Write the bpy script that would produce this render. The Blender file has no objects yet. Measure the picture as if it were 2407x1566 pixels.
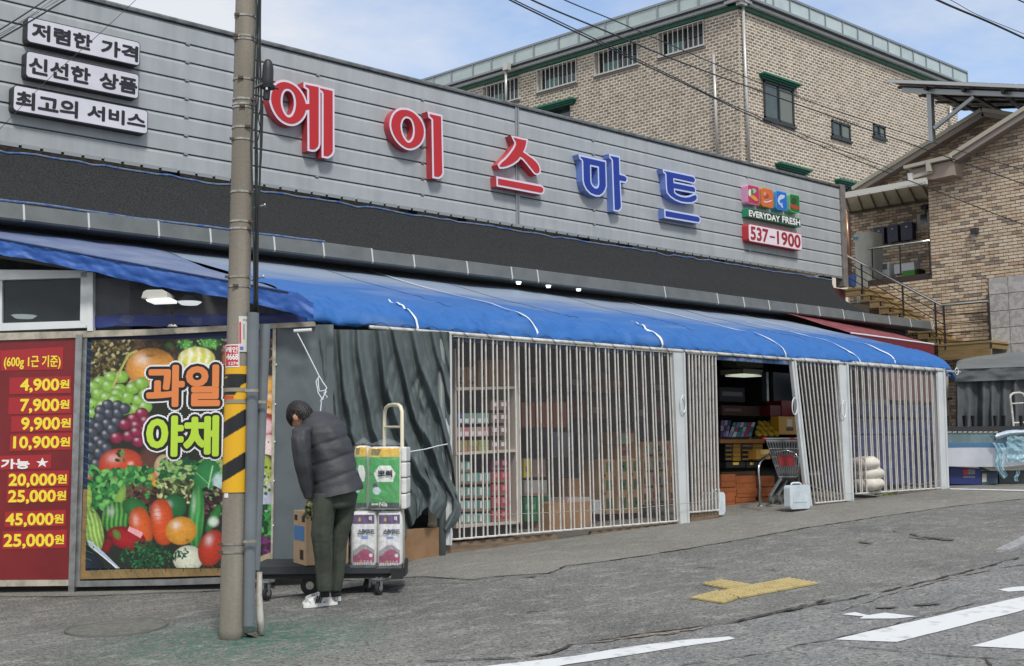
import bpy, bmesh, math, random
import numpy as np
from math import sin, cos, pi, radians, atan2, sqrt
from mathutils import Vector, Matrix, noise as mnoise
from mathutils.geometry import tessellate_polygon
random.seed(7)
rng = np.random.default_rng(11)
sc = bpy.context.scene
COL = sc.collection

# ------------------------------------------------------------------ camera
FPX = 2850.0; CX, CY = 1203.5, 783.0; EYE = 1.2
_d1 = Vector((4357-CX, 1035-CY, FPX)); _d2 = Vector((0, 1061-CY, FPX))
_up = _d1.cross(_d2).normalized()
if _up.y > 0: _up = -_up
_X = _d1.normalized(); _Y = _up.cross(_X)
if _Y.z < 0: _Y = -_Y
ROT = Matrix((_X, _Y, _up))                    # camera (right, down, forward) -> world
cam_d = bpy.data.cameras.new('camera'); cam = bpy.data.objects.new('camera', cam_d); COL.objects.link(cam)
cam_d.sensor_fit = 'HORIZONTAL'; cam_d.sensor_width = 36; cam_d.lens = 36*FPX/2407
cam_d.clip_start = 0.05; cam_d.clip_end = 2000
_r = ROT @ Vector((1, 0, 0)); _u = ROT @ Vector((0, -1, 0)); _b = ROT @ Vector((0, 0, -1))
cam.matrix_world = Matrix(((_r.x, _u.x, _b.x, 0), (_r.y, _u.y, _b.y, 0), (_r.z, _u.z, _b.z, EYE), (0, 0, 0, 1)))
sc.camera = cam

# ------------------------------------------------------------------ sky and sun
SUN_EL, SUN_AZ = radians(50), radians(205)     # azimuth measured from +Y clockwise seen from above
w = bpy.data.worlds.new('World'); sc.world = w; w.use_nodes = True
nt = w.node_tree; nt.nodes.clear()
def N(t, k, **kw):
    n = t.nodes.new(k)
    for a, b in kw.items(): setattr(n, a, b)
    return n
out = N(nt, 'ShaderNodeOutputWorld'); bg = N(nt, 'ShaderNodeBackground')
sky = N(nt, 'ShaderNodeTexSky', sky_type='NISHITA', sun_disc=False, sun_elevation=SUN_EL, sun_rotation=SUN_AZ)
sky.air_density = 1.0; sky.dust_density = 0.3; sky.ozone_density = 1.6
tc = N(nt, 'ShaderNodeTexCoord'); mp = N(nt, 'ShaderNodeMapping'); mp.inputs['Scale'].default_value = (1.0, 1.0, 2.6)
n1 = N(nt, 'ShaderNodeTexNoise'); n1.inputs['Scale'].default_value = 2.3; n1.inputs['Detail'].default_value = 9; n1.inputs['Roughness'].default_value = .6
sepx = N(nt, 'ShaderNodeSeparateXYZ')
# more cloud towards -X (left of the view), thinning towards +X
ma = N(nt, 'ShaderNodeMath', operation='MULTIPLY_ADD'); ma.inputs[1].default_value = -0.42; ma.inputs[2].default_value = 0.40
add = N(nt, 'ShaderNodeMath', operation='ADD')
cr = N(nt, 'ShaderNodeMapRange'); cr.inputs['From Min'].default_value = 0.42; cr.inputs['From Max'].default_value = 0.72
cr.inputs['To Min'].default_value = 0.16
mix = N(nt, 'ShaderNodeMixRGB'); mix.inputs['Color2'].default_value = (6.75, 7.0, 7.5, 1)
L = nt.links.new
L(tc.outputs['Generated'], mp.inputs[0]); L(mp.outputs[0], n1.inputs['Vector']); L(tc.outputs['Generated'], sepx.inputs[0])
L(sepx.outputs['X'], ma.inputs[0]); L(n1.outputs['Fac'], add.inputs[0]); L(ma.outputs[0], add.inputs[1])
L(add.outputs[0], cr.inputs['Value']); L(cr.outputs[0], mix.inputs['Fac']); gn = N(nt, 'ShaderNodeVectorMath', operation='MULTIPLY'); gn.inputs[1].default_value = (1.15, 1.42, 1.62); L(sky.outputs[0], gn.inputs[0]); L(gn.outputs[0], mix.inputs['Color1'])
L(mix.outputs[0], bg.inputs['Color']); bg.inputs['Strength'].default_value = 0.108; L(bg.outputs[0], out.inputs[0])
sd = bpy.data.lights.new('sun', 'SUN'); so = bpy.data.objects.new('sun', sd); COL.objects.link(so)
sd.energy = 2.5; sd.angle = radians(10); sd.color = (1, .96, .9)
_s = Vector((sin(SUN_AZ)*cos(SUN_EL), cos(SUN_AZ)*cos(SUN_EL), sin(SUN_EL)))
so.rotation_euler = _s.to_track_quat('Z', 'Y').to_euler()
sc.view_settings.view_transform = 'Standard'; sc.view_settings.look = 'None'; sc.view_settings.gamma = 1
sc.view_settings.use_curve_mapping = False; sc.view_settings.exposure = 0.12
sc.render.engine = 'CYCLES'; sc.cycles.max_bounces = 8; sc.cycles.transparent_max_bounces = 24

# ------------------------------------------------------------------ helpers: rays and planes
def ray(x, y): return ROT @ Vector((x-CX, y-CY, FPX))
ZV = Vector((0, 0, 1)); CAM = Vector((0, 0, EYE))
class Plane:
    def __init__(s, o, n, u=None, v=None):
        s.o = Vector(o); s.n = Vector(n).normalized()
        s.u = Vector(u).normalized() if u is not None else ZV.cross(s.n).normalized()
        s.v = Vector(v).normalized() if v is not None else s.n.cross(s.u).normalized()
    def px(s, x, y, h=0):
        r = ray(x, y); t = (s.o + s.n*h - CAM).dot(s.n) / r.dot(s.n); return CAM + r*t
    def uv(s, x, y, h=0):
        p = s.px(x, y, h) - s.o; return p.dot(s.u), p.dot(s.v)
    def w(s, u, v, h=0): return s.o + s.u*u + s.v*v + s.n*h
def zoom(ox, oy, k): return lambda x, y: (ox + x/k, oy + y/k)
c1 = zoom(0, 0, 2.975); c2 = zoom(800, 0, 2.975); c3 = zoom(1600, 0, 2.949); c4 = zoom(0, 520, 2.975); c5 = zoom(800, 520, 2.975)
c6 = zoom(1600, 520, 2.949); d1 = zoom(0, 1040, 2.9425); d2 = zoom(800, 1040, 2.9425); d3 = zoom(1600, 1040, 2.943)
zP = zoom(640, 920, 2.9206); zD = zoom(1660, 830, 4.074); zB = zoom(200, 780, 2.668); zR = zoom(1740, 420, 8.6)
zE = zoom(620, 170, 7.035); zI = zoom(890, 240, 5.95); zM = zoom(1340, 350, 7.4375); zW = zoom(0, 560, 1.841)
zS = zoom(2180, 820, 4.3); zH = zoom(1960, 440, 3.687); zK = zoom(1040, 800, 3.036); zL = zoom(1300, 800, 3.035); zQ = zoom(500, 560, 4.555)

YF = 10.0956; YG = 13.0; YS = 14.7
F = Plane((0, YF, 0), (0, -1, 0)); S = Plane((0, YS, 0), (0, -1, 0)); G = Plane((0, YG, 0), (0, -1, 0))
KP = F.px(735, 757); W = Plane((KP.x, KP.y, 0), (-.67191, -.74063, 0))
GX, GY, G0 = .0388, .03, .12-.0388*8.2-.03*YF
GN = Vector((-GX, -GY, 1)).normalized()
def _S(t): t = max(0.0, min(1.0, t)); return t*t*(3-2*t)
def dip(x, y): return .15*_S((8.1-x)/1.8)*_S((y-8.9)/1.1)      # the paving sinks towards the left shopfront
def gz(x, y): return G0 + GX*x + GY*y - dip(x, y)
_gpx = Plane.px
class Ground(Plane):
    def px(s, x, y, h=0):
        d = 0
        for _ in range(8): p = _gpx(s, x, y, h-d); d = dip(p.x, p.y)
        return p
def facing(p):
    n = Vector((CAM.x-p.x, CAM.y-p.y, 0)); return Plane((p.x, p.y, 0), n)

GP = Ground((0, 0, G0), GN, u=Vector((1, 0, GX)), v=Vector((0, 1, GY)))
# ------------------------------------------------------------------ materials
def lin(c): return tuple(((x/12.92) if x <= .04045 else ((x+.055)/1.055)**2.4) for x in c)
def hx(s, k=1.0):
    s = s.lstrip('#'); r = lin(tuple(int(s[i:i+2], 16)/255 for i in (0, 2, 4))); return tuple(min(1, x*k) for x in r)
MATS = {}
def mat(name, col, rough=.6, metal=0, var=None, vscale=3, vdet=5, fac=(.4, .65), bump=0, bscale=30, spec=.5, streak=0, emit=None, attr=None, dist=.01, vstretch=(1, 1, 1), clear=None):
    if name in MATS: return MATS[name]
    if isinstance(col, str): col = hx(col)
    if isinstance(var, str): var = hx(var)
    m = bpy.data.materials.new(name); m.use_nodes = True; t = m.node_tree; b = t.nodes['Principled BSDF']; l = t.links.new
    b.inputs['Base Color'].default_value = (*col, 1); b.inputs['Roughness'].default_value = rough; b.inputs['Metallic'].default_value = metal
    b.inputs['Specular IOR Level'].default_value = spec
    tcn = N(t, 'ShaderNodeTexCoord'); geo = N(t, 'ShaderNodeNewGeometry'); pos = geo.outputs['Position']
    src = None
    if attr:
        a = N(t, 'ShaderNodeAttribute'); a.attribute_name = attr; src = a.outputs['Color']
    if var is not None:
        mpn = N(t, 'ShaderNodeMapping'); mpn.inputs['Scale'].default_value = vstretch; l(pos, mpn.inputs[0])
        nz = N(t, 'ShaderNodeTexNoise'); nz.inputs['Scale'].default_value = vscale; nz.inputs['Detail'].default_value = vdet; nz.inputs['Roughness'].default_value = .6
        l(mpn.outputs[0], nz.inputs['Vector'])
        mr = N(t, 'ShaderNodeMapRange'); mr.inputs['From Min'].default_value = fac[0]; mr.inputs['From Max'].default_value = fac[1]; l(nz.outputs['Fac'], mr.inputs['Value'])
        mx = N(t, 'ShaderNodeMixRGB'); mx.inputs[1].default_value = (*col, 1); mx.inputs[2].default_value = (*var, 1)
        if src: l(src, mx.inputs[1])
        l(mr.outputs[0], mx.inputs[0]); src = mx.outputs[0]
    if streak:
        mpn = N(t, 'ShaderNodeMapping'); mpn.inputs['Scale'].default_value = (9, 9, .5); l(pos, mpn.inputs[0])
        nz = N(t, 'ShaderNodeTexNoise'); nz.inputs['Scale'].default_value = 1; nz.inputs['Detail'].default_value = 6; l(mpn.outputs[0], nz.inputs['Vector'])
        mr = N(t, 'ShaderNodeMapRange'); mr.inputs['From Min'].default_value = .4; mr.inputs['From Max'].default_value = .75; mr.inputs['To Min'].default_value = 1; mr.inputs['To Max'].default_value = 1-streak
        l(nz.outputs['Fac'], mr.inputs['Value'])
        mx = N(t, 'ShaderNodeMixRGB', blend_type='MULTIPLY'); mx.inputs[0].default_value = 1; mx.inputs[1].default_value = (*col, 1)
        if src: l(src, mx.inputs[1])
        l(mr.outputs[0], mx.inputs[2]); src = mx.outputs[0]
    if src: l(src, b.inputs['Base Color'])
    if bump:
        nz = N(t, 'ShaderNodeTexNoise'); nz.inputs['Scale'].default_value = bscale; nz.inputs['Detail'].default_value = 4; l(pos, nz.inputs['Vector'])
        bp = N(t, 'ShaderNodeBump'); bp.inputs['Strength'].default_value = bump; bp.inputs['Distance'].default_value = dist
        l(nz.outputs['Fac'], bp.inputs['Height']); l(bp.outputs[0], b.inputs['Normal'])
    if emit:
        b.inputs['Emission Color'].default_value = (*emit[0], 1); b.inputs['Emission Strength'].default_value = emit[1]
    if clear is not None:      # clear plastic or glass: mostly see-through with a glossy, slightly milky film
        tr = N(t, 'ShaderNodeBsdfTransparent'); tr.inputs[0].default_value = (*clear[1], 1); ms = N(t, 'ShaderNodeMixShader'); ms.inputs[0].default_value = clear[0]
        o = t.nodes['Material Output']; l(tr.outputs[0], ms.inputs[1]); l(b.outputs[0], ms.inputs[2]); l(ms.outputs[0], o.inputs[0])
    MATS[name] = m; return m

# ------------------------------------------------------------------ mesh building
WL = {}
def worldloc(o): return WL.get(o.name, Vector((0, 0, 0)))
def tag(o, label=None, cat=None, group=None, kind=None):
    if label: o['label'] = label
    if cat: o['category'] = cat
    if group: o['group'] = group
    if kind: o['kind'] = kind
    return o
def thing(name, label, cat, loc, group=None):
    o = bpy.data.objects.new(name, None); o.empty_display_size = .1; COL.objects.link(o)
    o.location = loc; WL[o.name] = Vector(loc); return tag(o, label, cat, group)
def mk(name, shapes, m, parent=None, smooth=False, bevel=0, label=None, cat=None, group=None, kind=None, colors=None):
    vs, fs, mi = [], [], []
    ms = m if isinstance(m, (list, tuple)) else [m]
    if isinstance(shapes, tuple): shapes = [shapes]
    for sh in shapes:
        k = len(vs); vs += [Vector(p) for p in sh[0]]; fs += [tuple(i+k for i in f) for f in sh[1]]
        mi += (sh[2] if len(sh) > 2 else [0]*len(sh[1]))
    lo = Vector((min(p.x for p in vs), min(p.y for p in vs), min(p.z for p in vs))); hi = Vector((max(p.x for p in vs), max(p.y for p in vs), 0))
    org = Vector(((lo.x+hi.x)/2, (lo.y+hi.y)/2, lo.z))
    me = bpy.data.meshes.new(name); me.from_pydata([tuple(p-org) for p in vs], [], fs)
    for x in ms: me.materials.append(x)
    if any(mi): me.polygons.foreach_set('material_index', mi)
    if bevel:
        bm = bmesh.new(); bm.from_mesh(me); bmesh.ops.remove_doubles(bm, verts=bm.verts, dist=1e-5)
        bmesh.ops.bevel(bm, geom=list(bm.edges), offset=bevel, segments=2, affect='EDGES', clamp_overlap=True, profile=.6); bm.to_mesh(me); bm.free()
    if smooth: me.polygons.foreach_set('use_smooth', [True]*len(me.polygons))
    if colors is not None:
        a = me.color_attributes.new('Col', 'FLOAT_COLOR', 'POINT'); arr = np.ones((len(vs), 4), np.float32); arr[:, :3] = colors; a.data.foreach_set('color', arr.ravel())
    me.update()
    o = bpy.data.objects.new(name, me); COL.objects.link(o); WL[o.name] = org
    if parent: o.parent = parent; o.location = org - worldloc(parent)
    else: o.location = org
    return tag(o, label, cat, group, kind)
def inst(src, org, parent, rot=None, name=None):      # a piece sharing the mesh of src
    o = bpy.data.objects.new(name or src.name.split('.')[0], src.data); COL.objects.link(o); WL[o.name] = Vector(org)
    if parent: o.parent = parent; o.location = Vector(org) - worldloc(parent)
    else: o.location = org
    return o
def hexa(a, b):      # two loops of equal length joined to a closed prism; a in front
    n = len(a); f = [tuple(range(n)), tuple(reversed(range(n, 2*n)))]
    f += [(i, n+i, n+(i+1) % n, (i+1) % n) for i in range(n)]
    return list(a)+list(b), f
def pbox(P, u0, v0, u1, v1, h0, h1):
    q = [(u0, v0), (u1, v0), (u1, v1), (u0, v1)]
    return hexa([P.w(*c, h1) for c in q], [P.w(*c, h0) for c in q])
def pxrect(P, x0, y0, x1, y1, h=0):      # pixel corners (top-left, bottom-right) -> u0,v0,u1,v1
    a = P.uv(x0, y0, h); b = P.uv(x1, y1, h); return min(a[0], b[0]), min(a[1], b[1]), max(a[0], b[0]), max(a[1], b[1])
def pxbox(P, x0, y0, x1, y1, h0, h1): return pbox(P, *pxrect(P, x0, y0, x1, y1, h1), h0, h1)
def prism(P, pts, h0, h1, caps=True):    # traced outline (pixels) at the front height h1
    uv = [P.uv(*p, h1) for p in pts]; return uvprism(P, [uv], h0, h1)
def uvprism(P, loops, h0, h1, side=0):
    def area(l): return sum(l[i][0]*l[(i+1) % len(l)][1]-l[(i+1) % len(l)][0]*l[i][1] for i in range(len(l)))
    loops = [list(l) if (area(l) > 0) == (i == 0) else list(reversed(l)) for i, l in enumerate(loops)]
    flat = [p for l in loops for p in l]; n = len(flat)
    tri = tessellate_polygon([[Vector((p[0], p[1], 0)) for p in l] for l in loops])
    vs = [P.w(*p, h1) for p in flat]+[P.w(*p, h0) for p in flat]; fs = []; mi = []
    for t in tri:
        a, b, c = [flat[i] for i in t]
        if (b[0]-a[0])*(c[1]-a[1])-(b[1]-a[1])*(c[0]-a[0]) < 0: t = (t[0], t[2], t[1])
        fs.append(tuple(t)); mi.append(0); fs.append((t[2]+n, t[1]+n, t[0]+n)); mi.append(side)
    k = 0
    for l in loops:
        m_ = len(l)
        for i in range(m_): a = k+i; b = k+(i+1) % m_; fs.append((a, a+n, b+n, b)); mi.append(side)
        k += m_
    return vs, fs, mi
def sheet(P, pts, h): uv = [P.uv(*p, h) for p in pts]; tri = tessellate_polygon([[Vector((*p, 0)) for p in uv]]); return [P.w(*p, h) for p in uv], [tuple(t) for t in tri]
def tube(pts, r, seg=8, closed=False, cap=True):
    pts = [Vector(p) for p in pts]; n = len(pts); vs = []; rr = r if isinstance(r, (list, tuple)) else [r]*n; ref = None
    for i, p in enumerate(pts):
        a = pts[(i-1) % n] if (closed or i) else p; b = pts[(i+1) % n] if (closed or i < n-1) else p
        d = (b-a).normalized()
        if ref is None: ref = d.orthogonal().normalized()
        ref = (ref - d*ref.dot(d)).normalized(); s2 = d.cross(ref)
        vs += [p + (ref*cos(2*pi*k/seg)+s2*sin(2*pi*k/seg))*rr[i] for k in range(seg)]
    fs = []
    for i in range(n if closed else n-1):
        j = (i+1) % n
        fs += [(i*seg+k, i*seg+(k+1) % seg, j*seg+(k+1) % seg, j*seg+k) for k in range(seg)]
    if cap and not closed: fs += [tuple(reversed(range(seg))), tuple(range((n-1)*seg, n*seg))]
    return vs, fs
def loft(rings, cap=True):
    n = len(rings[0]); vs = [p for r in rings for p in r]; fs = []
    for i in range(len(rings)-1): fs += [(i*n+k, i*n+(k+1) % n, (i+1)*n+(k+1) % n, (i+1)*n+k) for k in range(n)]
    if cap: fs += [tuple(reversed(range(n))), tuple(range((len(rings)-1)*n, len(rings)*n))]
    return vs, fs
def grid(fn, nu, nv):
    vs = [fn(i/nu, j/nv) for j in range(nv+1) for i in range(nu+1)]
    return vs, [(j*(nu+1)+i, j*(nu+1)+i+1, (j+1)*(nu+1)+i+1, (j+1)*(nu+1)+i) for j in range(nv) for i in range(nu)]
def rrect(u0, v0, u1, v1, r, k=5):
    o = []
    for cx, cy, a in ((u1-r, v0+r, -90), (u1-r, v1-r, 0), (u0+r, v1-r, 90), (u0+r, v0+r, 180)):
        o += [(cx+r*cos(radians(a+90*i/k)), cy+r*sin(radians(a+90*i/k))) for i in range(k+1)]
    return o
def rot_box(c, ax, ay, az):   # c = centre, half axes
    c = Vector(c); a = [c+ax*sx+ay*sy-az for sx, sy in ((-1, -1), (1, -1), (1, 1), (-1, 1))]; b = [p+az*2 for p in a]
    return b+a, hexa(b, a)[1]
_tc = {}
def glyphs(s):
    if s in _tc: return _tc[s]
    cu = bpy.data.curves.new('t', 'FONT'); cu.body = s; cu.resolution_u = 3; ob = bpy.data.objects.new('t', cu); COL.objects.link(ob)
    dg = bpy.context.evaluated_depsgraph_get(); dg.update(); me = bpy.data.meshes.new_from_object(ob.evaluated_get(dg))
    v = np.array([tuple(p.co)[:2] for p in me.vertices]); f = [tuple(p.vertices) for p in me.polygons]
    bpy.data.objects.remove(ob); bpy.data.meshes.remove(me)
    lo, hi = v.min(0), v.max(0); v = (v-lo)/(hi-lo); _tc[s] = (v, f); return _tc[s]
def txt(name, s, P, tl, br, h, m, parent, bold=0.0, mirror=False, ncp=8, layers=None, sq=None):
    """flat lettering fitted to the box between two pixel corners; bold = stroke swelling in metres"""
    u0, v0, u1, v1 = pxrect(P, *tl, *br, h) if sq is None else sq
    v, f = glyphs(s); sh = []
    u0 += bold; u1 -= bold; v0 += bold; v1 -= bold
    for k in range(max(1, ncp if bold else 1)):
        a = 2*pi*k/max(1, ncp); du, dv = (bold*cos(a), bold*sin(a)) if bold else (0, 0)
        pts = [P.w(u0+du+((1-p[0]) if mirror else p[0])*(u1-u0), v0+dv+p[1]*(v1-v0), h+k*1.5e-4) for p in v]
        sh.append((pts, f))
    return mk(name, sh, m, parent)
def halo(name, s, P, tl, br, h, m, parent, rad, inner=0.0, ncp=16):
    u0, v0, u1, v1 = pxrect(P, *tl, *br, h); v, f = glyphs(s); sh = []
    u0 += inner; u1 -= inner; v0 += inner; v1 -= inner
    for rr in (rad, rad*.82, rad*.6, rad*.35):
        for k in range(ncp):
            a = 2*pi*k/ncp; sh.append(([P.w(u0+rr*cos(a)+p[0]*(u1-u0), v0+rr*sin(a)+p[1]*(v1-v0), h+k*1e-4+(1-rr/rad)*5e-5) for p in v], f))
    return mk(name, sh, m, parent)
def nz(x, y=0, z=0, o=3): return mnoise.fractal(Vector((x, y, z)), 1.0, 2.0, o)

# ------------------------------------------------------------------ ground
def ground_mat(name, base, dark, light, green=False, grain=1.0):
    m = mat(name, base, rough=.93, bump=.9, bscale=55, dist=.012, spec=.25)
    t = m.node_tree; l = t.links.new; b = t.nodes['Principled BSDF']; geo = N(t, 'ShaderNodeNewGeometry'); pos = geo.outputs['Position']
    def noise(s, d, a, c, stretch=None):
        n_ = N(t, 'ShaderNodeTexNoise'); n_.inputs['Scale'].default_value = s; n_.inputs['Detail'].default_value = d; n_.inputs['Roughness'].default_value = .65
        if stretch:
            q = N(t, 'ShaderNodeMapping'); q.inputs['Scale'].default_value = stretch; l(pos, q.inputs[0]); l(q.outputs[0], n_.inputs['Vector'])
        else: l(pos, n_.inputs['Vector'])
        r_ = N(t, 'ShaderNodeMapRange'); r_.inputs['From Min'].default_value = a; r_.inputs['From Max'].default_value = c; l(n_.outputs['Fac'], r_.inputs['Value']); return r_.outputs[0]
    def mixc(f, a, c):
        x = N(t, 'ShaderNodeMixRGB'); l(f, x.inputs[0])
        for i, q in ((1, a), (2, c)):
            if isinstance(q, tuple): x.inputs[i].default_value = (*q, 1)
            else: l(q, x.inputs[i])
        return x.outputs[0]
    c = mixc(noise(.55, 9, .40, .64), base, dark)
    c = mixc(noise(3.1, 6, .5, .7, (1, 2.2, 1)), c, light)
    c = mixc(noise(34*grain, 3, .48, .66), c, tuple(x*.55 for x in dark))
    c = mixc(noise(62*grain, 3, .57, .74), c, tuple(min(1, x*1.7) for x in light))
    v = N(t, 'ShaderNodeTexVoronoi'); v.inputs['Scale'].default_value = 26; l(pos, v.inputs['Vector'])
    r_ = N(t, 'ShaderNodeMapRange'); r_.inputs['From Min'].default_value = .13; r_.inputs['From Max'].default_value = .06; l(v.outputs['Distance'], r_.inputs['Value'])
    sp = N(t, 'ShaderNodeMath', operation='MULTIPLY'); l(r_.outputs[0], sp.inputs[0]); l(noise(7, 2, .52, .6), sp.inputs[1])
    c = mixc(sp.outputs[0], c, tuple(min(1, x*2.0) for x in light))
    if green:   # overspray of green paint round the foot of the pole
        for px_, rad, k in (((600, 1500), 1.05, .75), ((430, 1520), 1.1, .5), ((700, 1490), .8, .5)):
            p = GP.px(*px_); sb = N(t, 'ShaderNodeVectorMath', operation='DISTANCE'); l(pos, sb.inputs[0]); sb.inputs[1].default_value = p
            r2 = N(t, 'ShaderNodeMapRange'); r2.inputs['From Min'].default_value = rad; r2.inputs['From Max'].default_value = 0; r2.inputs['To Max'].default_value = k
            l(sb.outputs['Value'], r2.inputs['Value']); q = N(t, 'ShaderNodeMath', operation='MULTIPLY'); l(r2.outputs[0], q.inputs[0]); l(noise(14, 4, .38, .6), q.inputs[1])
            c = mixc(q.outputs[0], c, hx('#2f6152'))
    l(c, b.inputs['Base Color']); return m
M_lot = ground_mat('lot asphalt', hx('#787875'), hx('#616260'), hx('#8f8d88'), green=True)
M_road = ground_mat('road asphalt', hx('#7d7e7e'), hx('#6c6d6d'), hx('#93928d'), grain=.8)
M_apron = ground_mat('apron paving', hx('#84837c'), hx('#767570'), hx('#918f88'), grain=1.6)
def gpt(x, y, z=0): return Vector((x, y, gz(x, y)+z))
R_ = 260
gx_ = [-R_, -60, -15, 0, 1, 2, 3]+[3.5+.4*k for k in range(24)]+[13.5, 15, 20, 30, 60, 120, R_]
vs = [gpt(x, y) if abs(x) < 80 else gpt(x, y) for y in gx_ for x in gx_]; n_ = len(gx_)
ground = mk('ground', (vs, [(j*n_+i, j*n_+i+1, (j+1)*n_+i+1, (j+1)*n_+i) for j in range(n_-1) for i in range(n_-1)]), M_lot, kind='structure')
def gsheet(name, pts, h, m, parent=None, kind='structure', jit=0, **k):
    P3 = [GP.px(*p, h) for p in pts]
    if jit:      # ragged edge: subdivide and jitter
        q = []
        for i, a in enumerate(P3):
            b = P3[(i+1) % len(P3)]; c = max(1, int((b-a).length/.09)); c = min(c, 150)
            for s in range(c):
                p = a.lerp(b, s/c); j = jit*nz(p.x*5, p.y*5, h); q.append(p+Vector((j, j*.8, 0)))
        P3 = q
    tri = tessellate_polygon([[Vector((p.x, p.y, 0)) for p in P3]])
    tri = [t if ((P3[t[1]]-P3[t[0]]).cross(P3[t[2]]-P3[t[0]])).z > 0 else (t[0], t[2], t[1]) for t in tri]
    o = mk(name, (P3, [tuple(t) for t in tri]), m, parent, kind=kind, **k)
    if name == 'pavement':       # cut so that the sheet follows the sinking ground
        bm = bmesh.new(); bm.from_mesh(o.data); og = WL[o.name]
        for ax, vals in ((0, [3+.35*q for q in range(20)]), (1, [8.4+.3*q for q in range(20)])):
            for vv_ in vals:
                co = Vector((0, 0, 0)); co[ax] = vv_-og[ax]; nn2 = Vector((0, 0, 0)); nn2[ax] = 1
                bmesh.ops.bisect_plane(bm, geom=list(bm.verts)+list(bm.edges)+list(bm.faces), plane_co=co, plane_no=nn2)
        for v_ in bm.verts: v_.co.z = gz(v_.co.x+og.x, v_.co.y+og.y)+h-og.z
        bm.to_mesh(o.data); bm.free()
    return o
edge = [(-200, 1400), (160, 1402), (520, 1388), (640, 1368), (800, 1362), (950, 1357), (1110, 1362), (1170, 1354), (1290, 1347), (1330, 1330), (1460, 1314), (1600, 1292), (1740, 1268), (1880, 1243), (2060, 1215), (2240, 1190), (2407, 1172), (2560, 1158)]
apron = gsheet('pavement', edge + [(2560, 1105), (2230, 1120), (1700, 1165), (1040, 1240), (640, 1300), (-200, 1340)], .004, M_apron, jit=.02)
redge = [(700, 1640), (1000, 1556), (1150, 1541), (1330, 1519), (1500, 1498), (1600, 1484), (1740, 1462), (1860, 1438), (1960, 1412), (2060, 1385), (2200, 1352), (2330, 1326), (2407, 1310), (2700, 1255)]
road = gsheet('road', redge + [(3400, 1290), (3600, 2300), (600, 2400)], .005, M_road, jit=.03)
M_crack = mat('crack dirt', '#2b2926', rough=1, var='#4a443c', vscale=30)
M_sand = mat('crumbled kerb sand', '#8d857a', rough=1, var='#5a544c', vscale=16, bump=.8, bscale=60)
def crack(name, pts, wd, h, m=None, jit=.03, parent=None, gaps=0.0, seed=0):
    P3 = [GP.px(*p, h) for p in pts]; L_ = []; R__ = []; sh = []
    q = []
    for a, b in zip(P3, P3[1:]):
        c = max(2, int((b-a).length/.05)); q += [a.lerp(b, s/c) for s in range(c)]
    q.append(P3[-1]); q = [p + Vector((jit*nz(p.x*4+seed, p.y*4), jit*nz(p.x*4, p.y*4+9+seed), 0)) for p in q]
    for i in range(len(q)-1):
        a, b = q[i], q[i+1]; d = (b-a); nn = Vector((-d.y, d.x, 0)).normalized()
        w1 = wd*max(0, .55+1.1*nz(a.x*6+seed, a.y*6, 5)+gaps*nz(a.x*1.3, a.y*1.3, seed)); w2 = wd*max(0, .55+1.1*nz(b.x*6+seed, b.y*6, 5)+gaps*nz(b.x*1.3, b.y*1.3, seed))
        if w1 <= 0 and w2 <= 0: continue
        sh.append(([a-nn*w1, b-nn*w2, b+nn*w2, a+nn*w1], [(0, 1, 2, 3)]))
    return mk(name, sh, m or M_crack, parent, kind='stuff' if parent else 'structure')
crack('crack', edge, .012, .009, parent=apron, gaps=.5)
crack('crack', [(860, 1372), (1110, 1370), (1180, 1362)], .008, .009, parent=ground, gaps=.5)
crack('loose_sand', [(1340, 1512), (1400, 1509), (1500, 1495), (1600, 1480), (1650, 1474)], .07, .010, M_sand, parent=ground, gaps=.6)
crack('crack', [(1000, 1553), (1190, 1545), (1300, 1535), (1350, 1512), (1420, 1503), (1530, 1486), (1600, 1478), (1720, 1462), (1860, 1430), (1960, 1405)], .020, .014, parent=ground, gaps=.5)
crack('crack', [(1730, 1459), (1830, 1436), (1900, 1424), (1980, 1410), (2110, 1382), (2220, 1356), (2330, 1328), (2420, 1303)], .019, .014, parent=ground, gaps=.5, seed=3)
crack('loose_sand', [(1960, 1440), (2080, 1398), (2200, 1366), (2330, 1338), (2410, 1326)], .02, .012, M_sand, parent=road, gaps=.7, seed=6)
crack('crack', [(1600, 1564), (1700, 1548), (1800, 1535), (1900, 1512), (1980, 1496), (2060, 1478), (2160, 1452), (2300, 1418)], .008, .011, parent=road, gaps=.3, seed=4)
crack('crack', [(1870, 1514), (1960, 1516), (2100, 1528), (2250, 1541), (2380, 1549), (2500, 1556)], .010, .012, parent=road, seed=8)
crack('crack', [(2310, 1546), (2330, 1562), (2320, 1600)], .010, .011, parent=road, seed=12)
crack('crack', [(2040, 1372), (2110, 1372), (2150, 1380)], .008, .014, parent=road, gaps=.3, seed=18)
for k, (a, b, wd) in enumerate([((2100, 1247), (2240, 1270), .06), ((1240, 1437), (1330, 1428), .012), ((1640, 1330), (1680, 1331), .012), ((1805, 1337), (1835, 1340), .016), ((2140, 1262), (2220, 1265), .05), ((2060, 1428), (2200, 1418), .05), ((1230, 1355), (1260, 1352), .03)]):
    crack('dirt_patch', [a, ((a[0]+b[0])/2, (a[1]+b[1])/2+2), b], wd, .010+.0006*k, mat('dirt stain', '#4b4743', rough=1, var='#5d5955', vscale=14), parent=ground, jit=.05, gaps=.8, seed=20+k)
crack('leaf_litter', [(2008, 1270), (2030, 1274), (2052, 1276)], .03, .016, mat('dead leaf', '#3c2c20', rough=1, var='#6a5138', vscale=40), parent=ground, jit=.03)
M_white = mat('road paint', '#cdd0d2', rough=.8, var='#a3a5a6', vscale=7, vdet=9, fac=(.55, .72), bump=.3, bscale=60)
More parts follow.
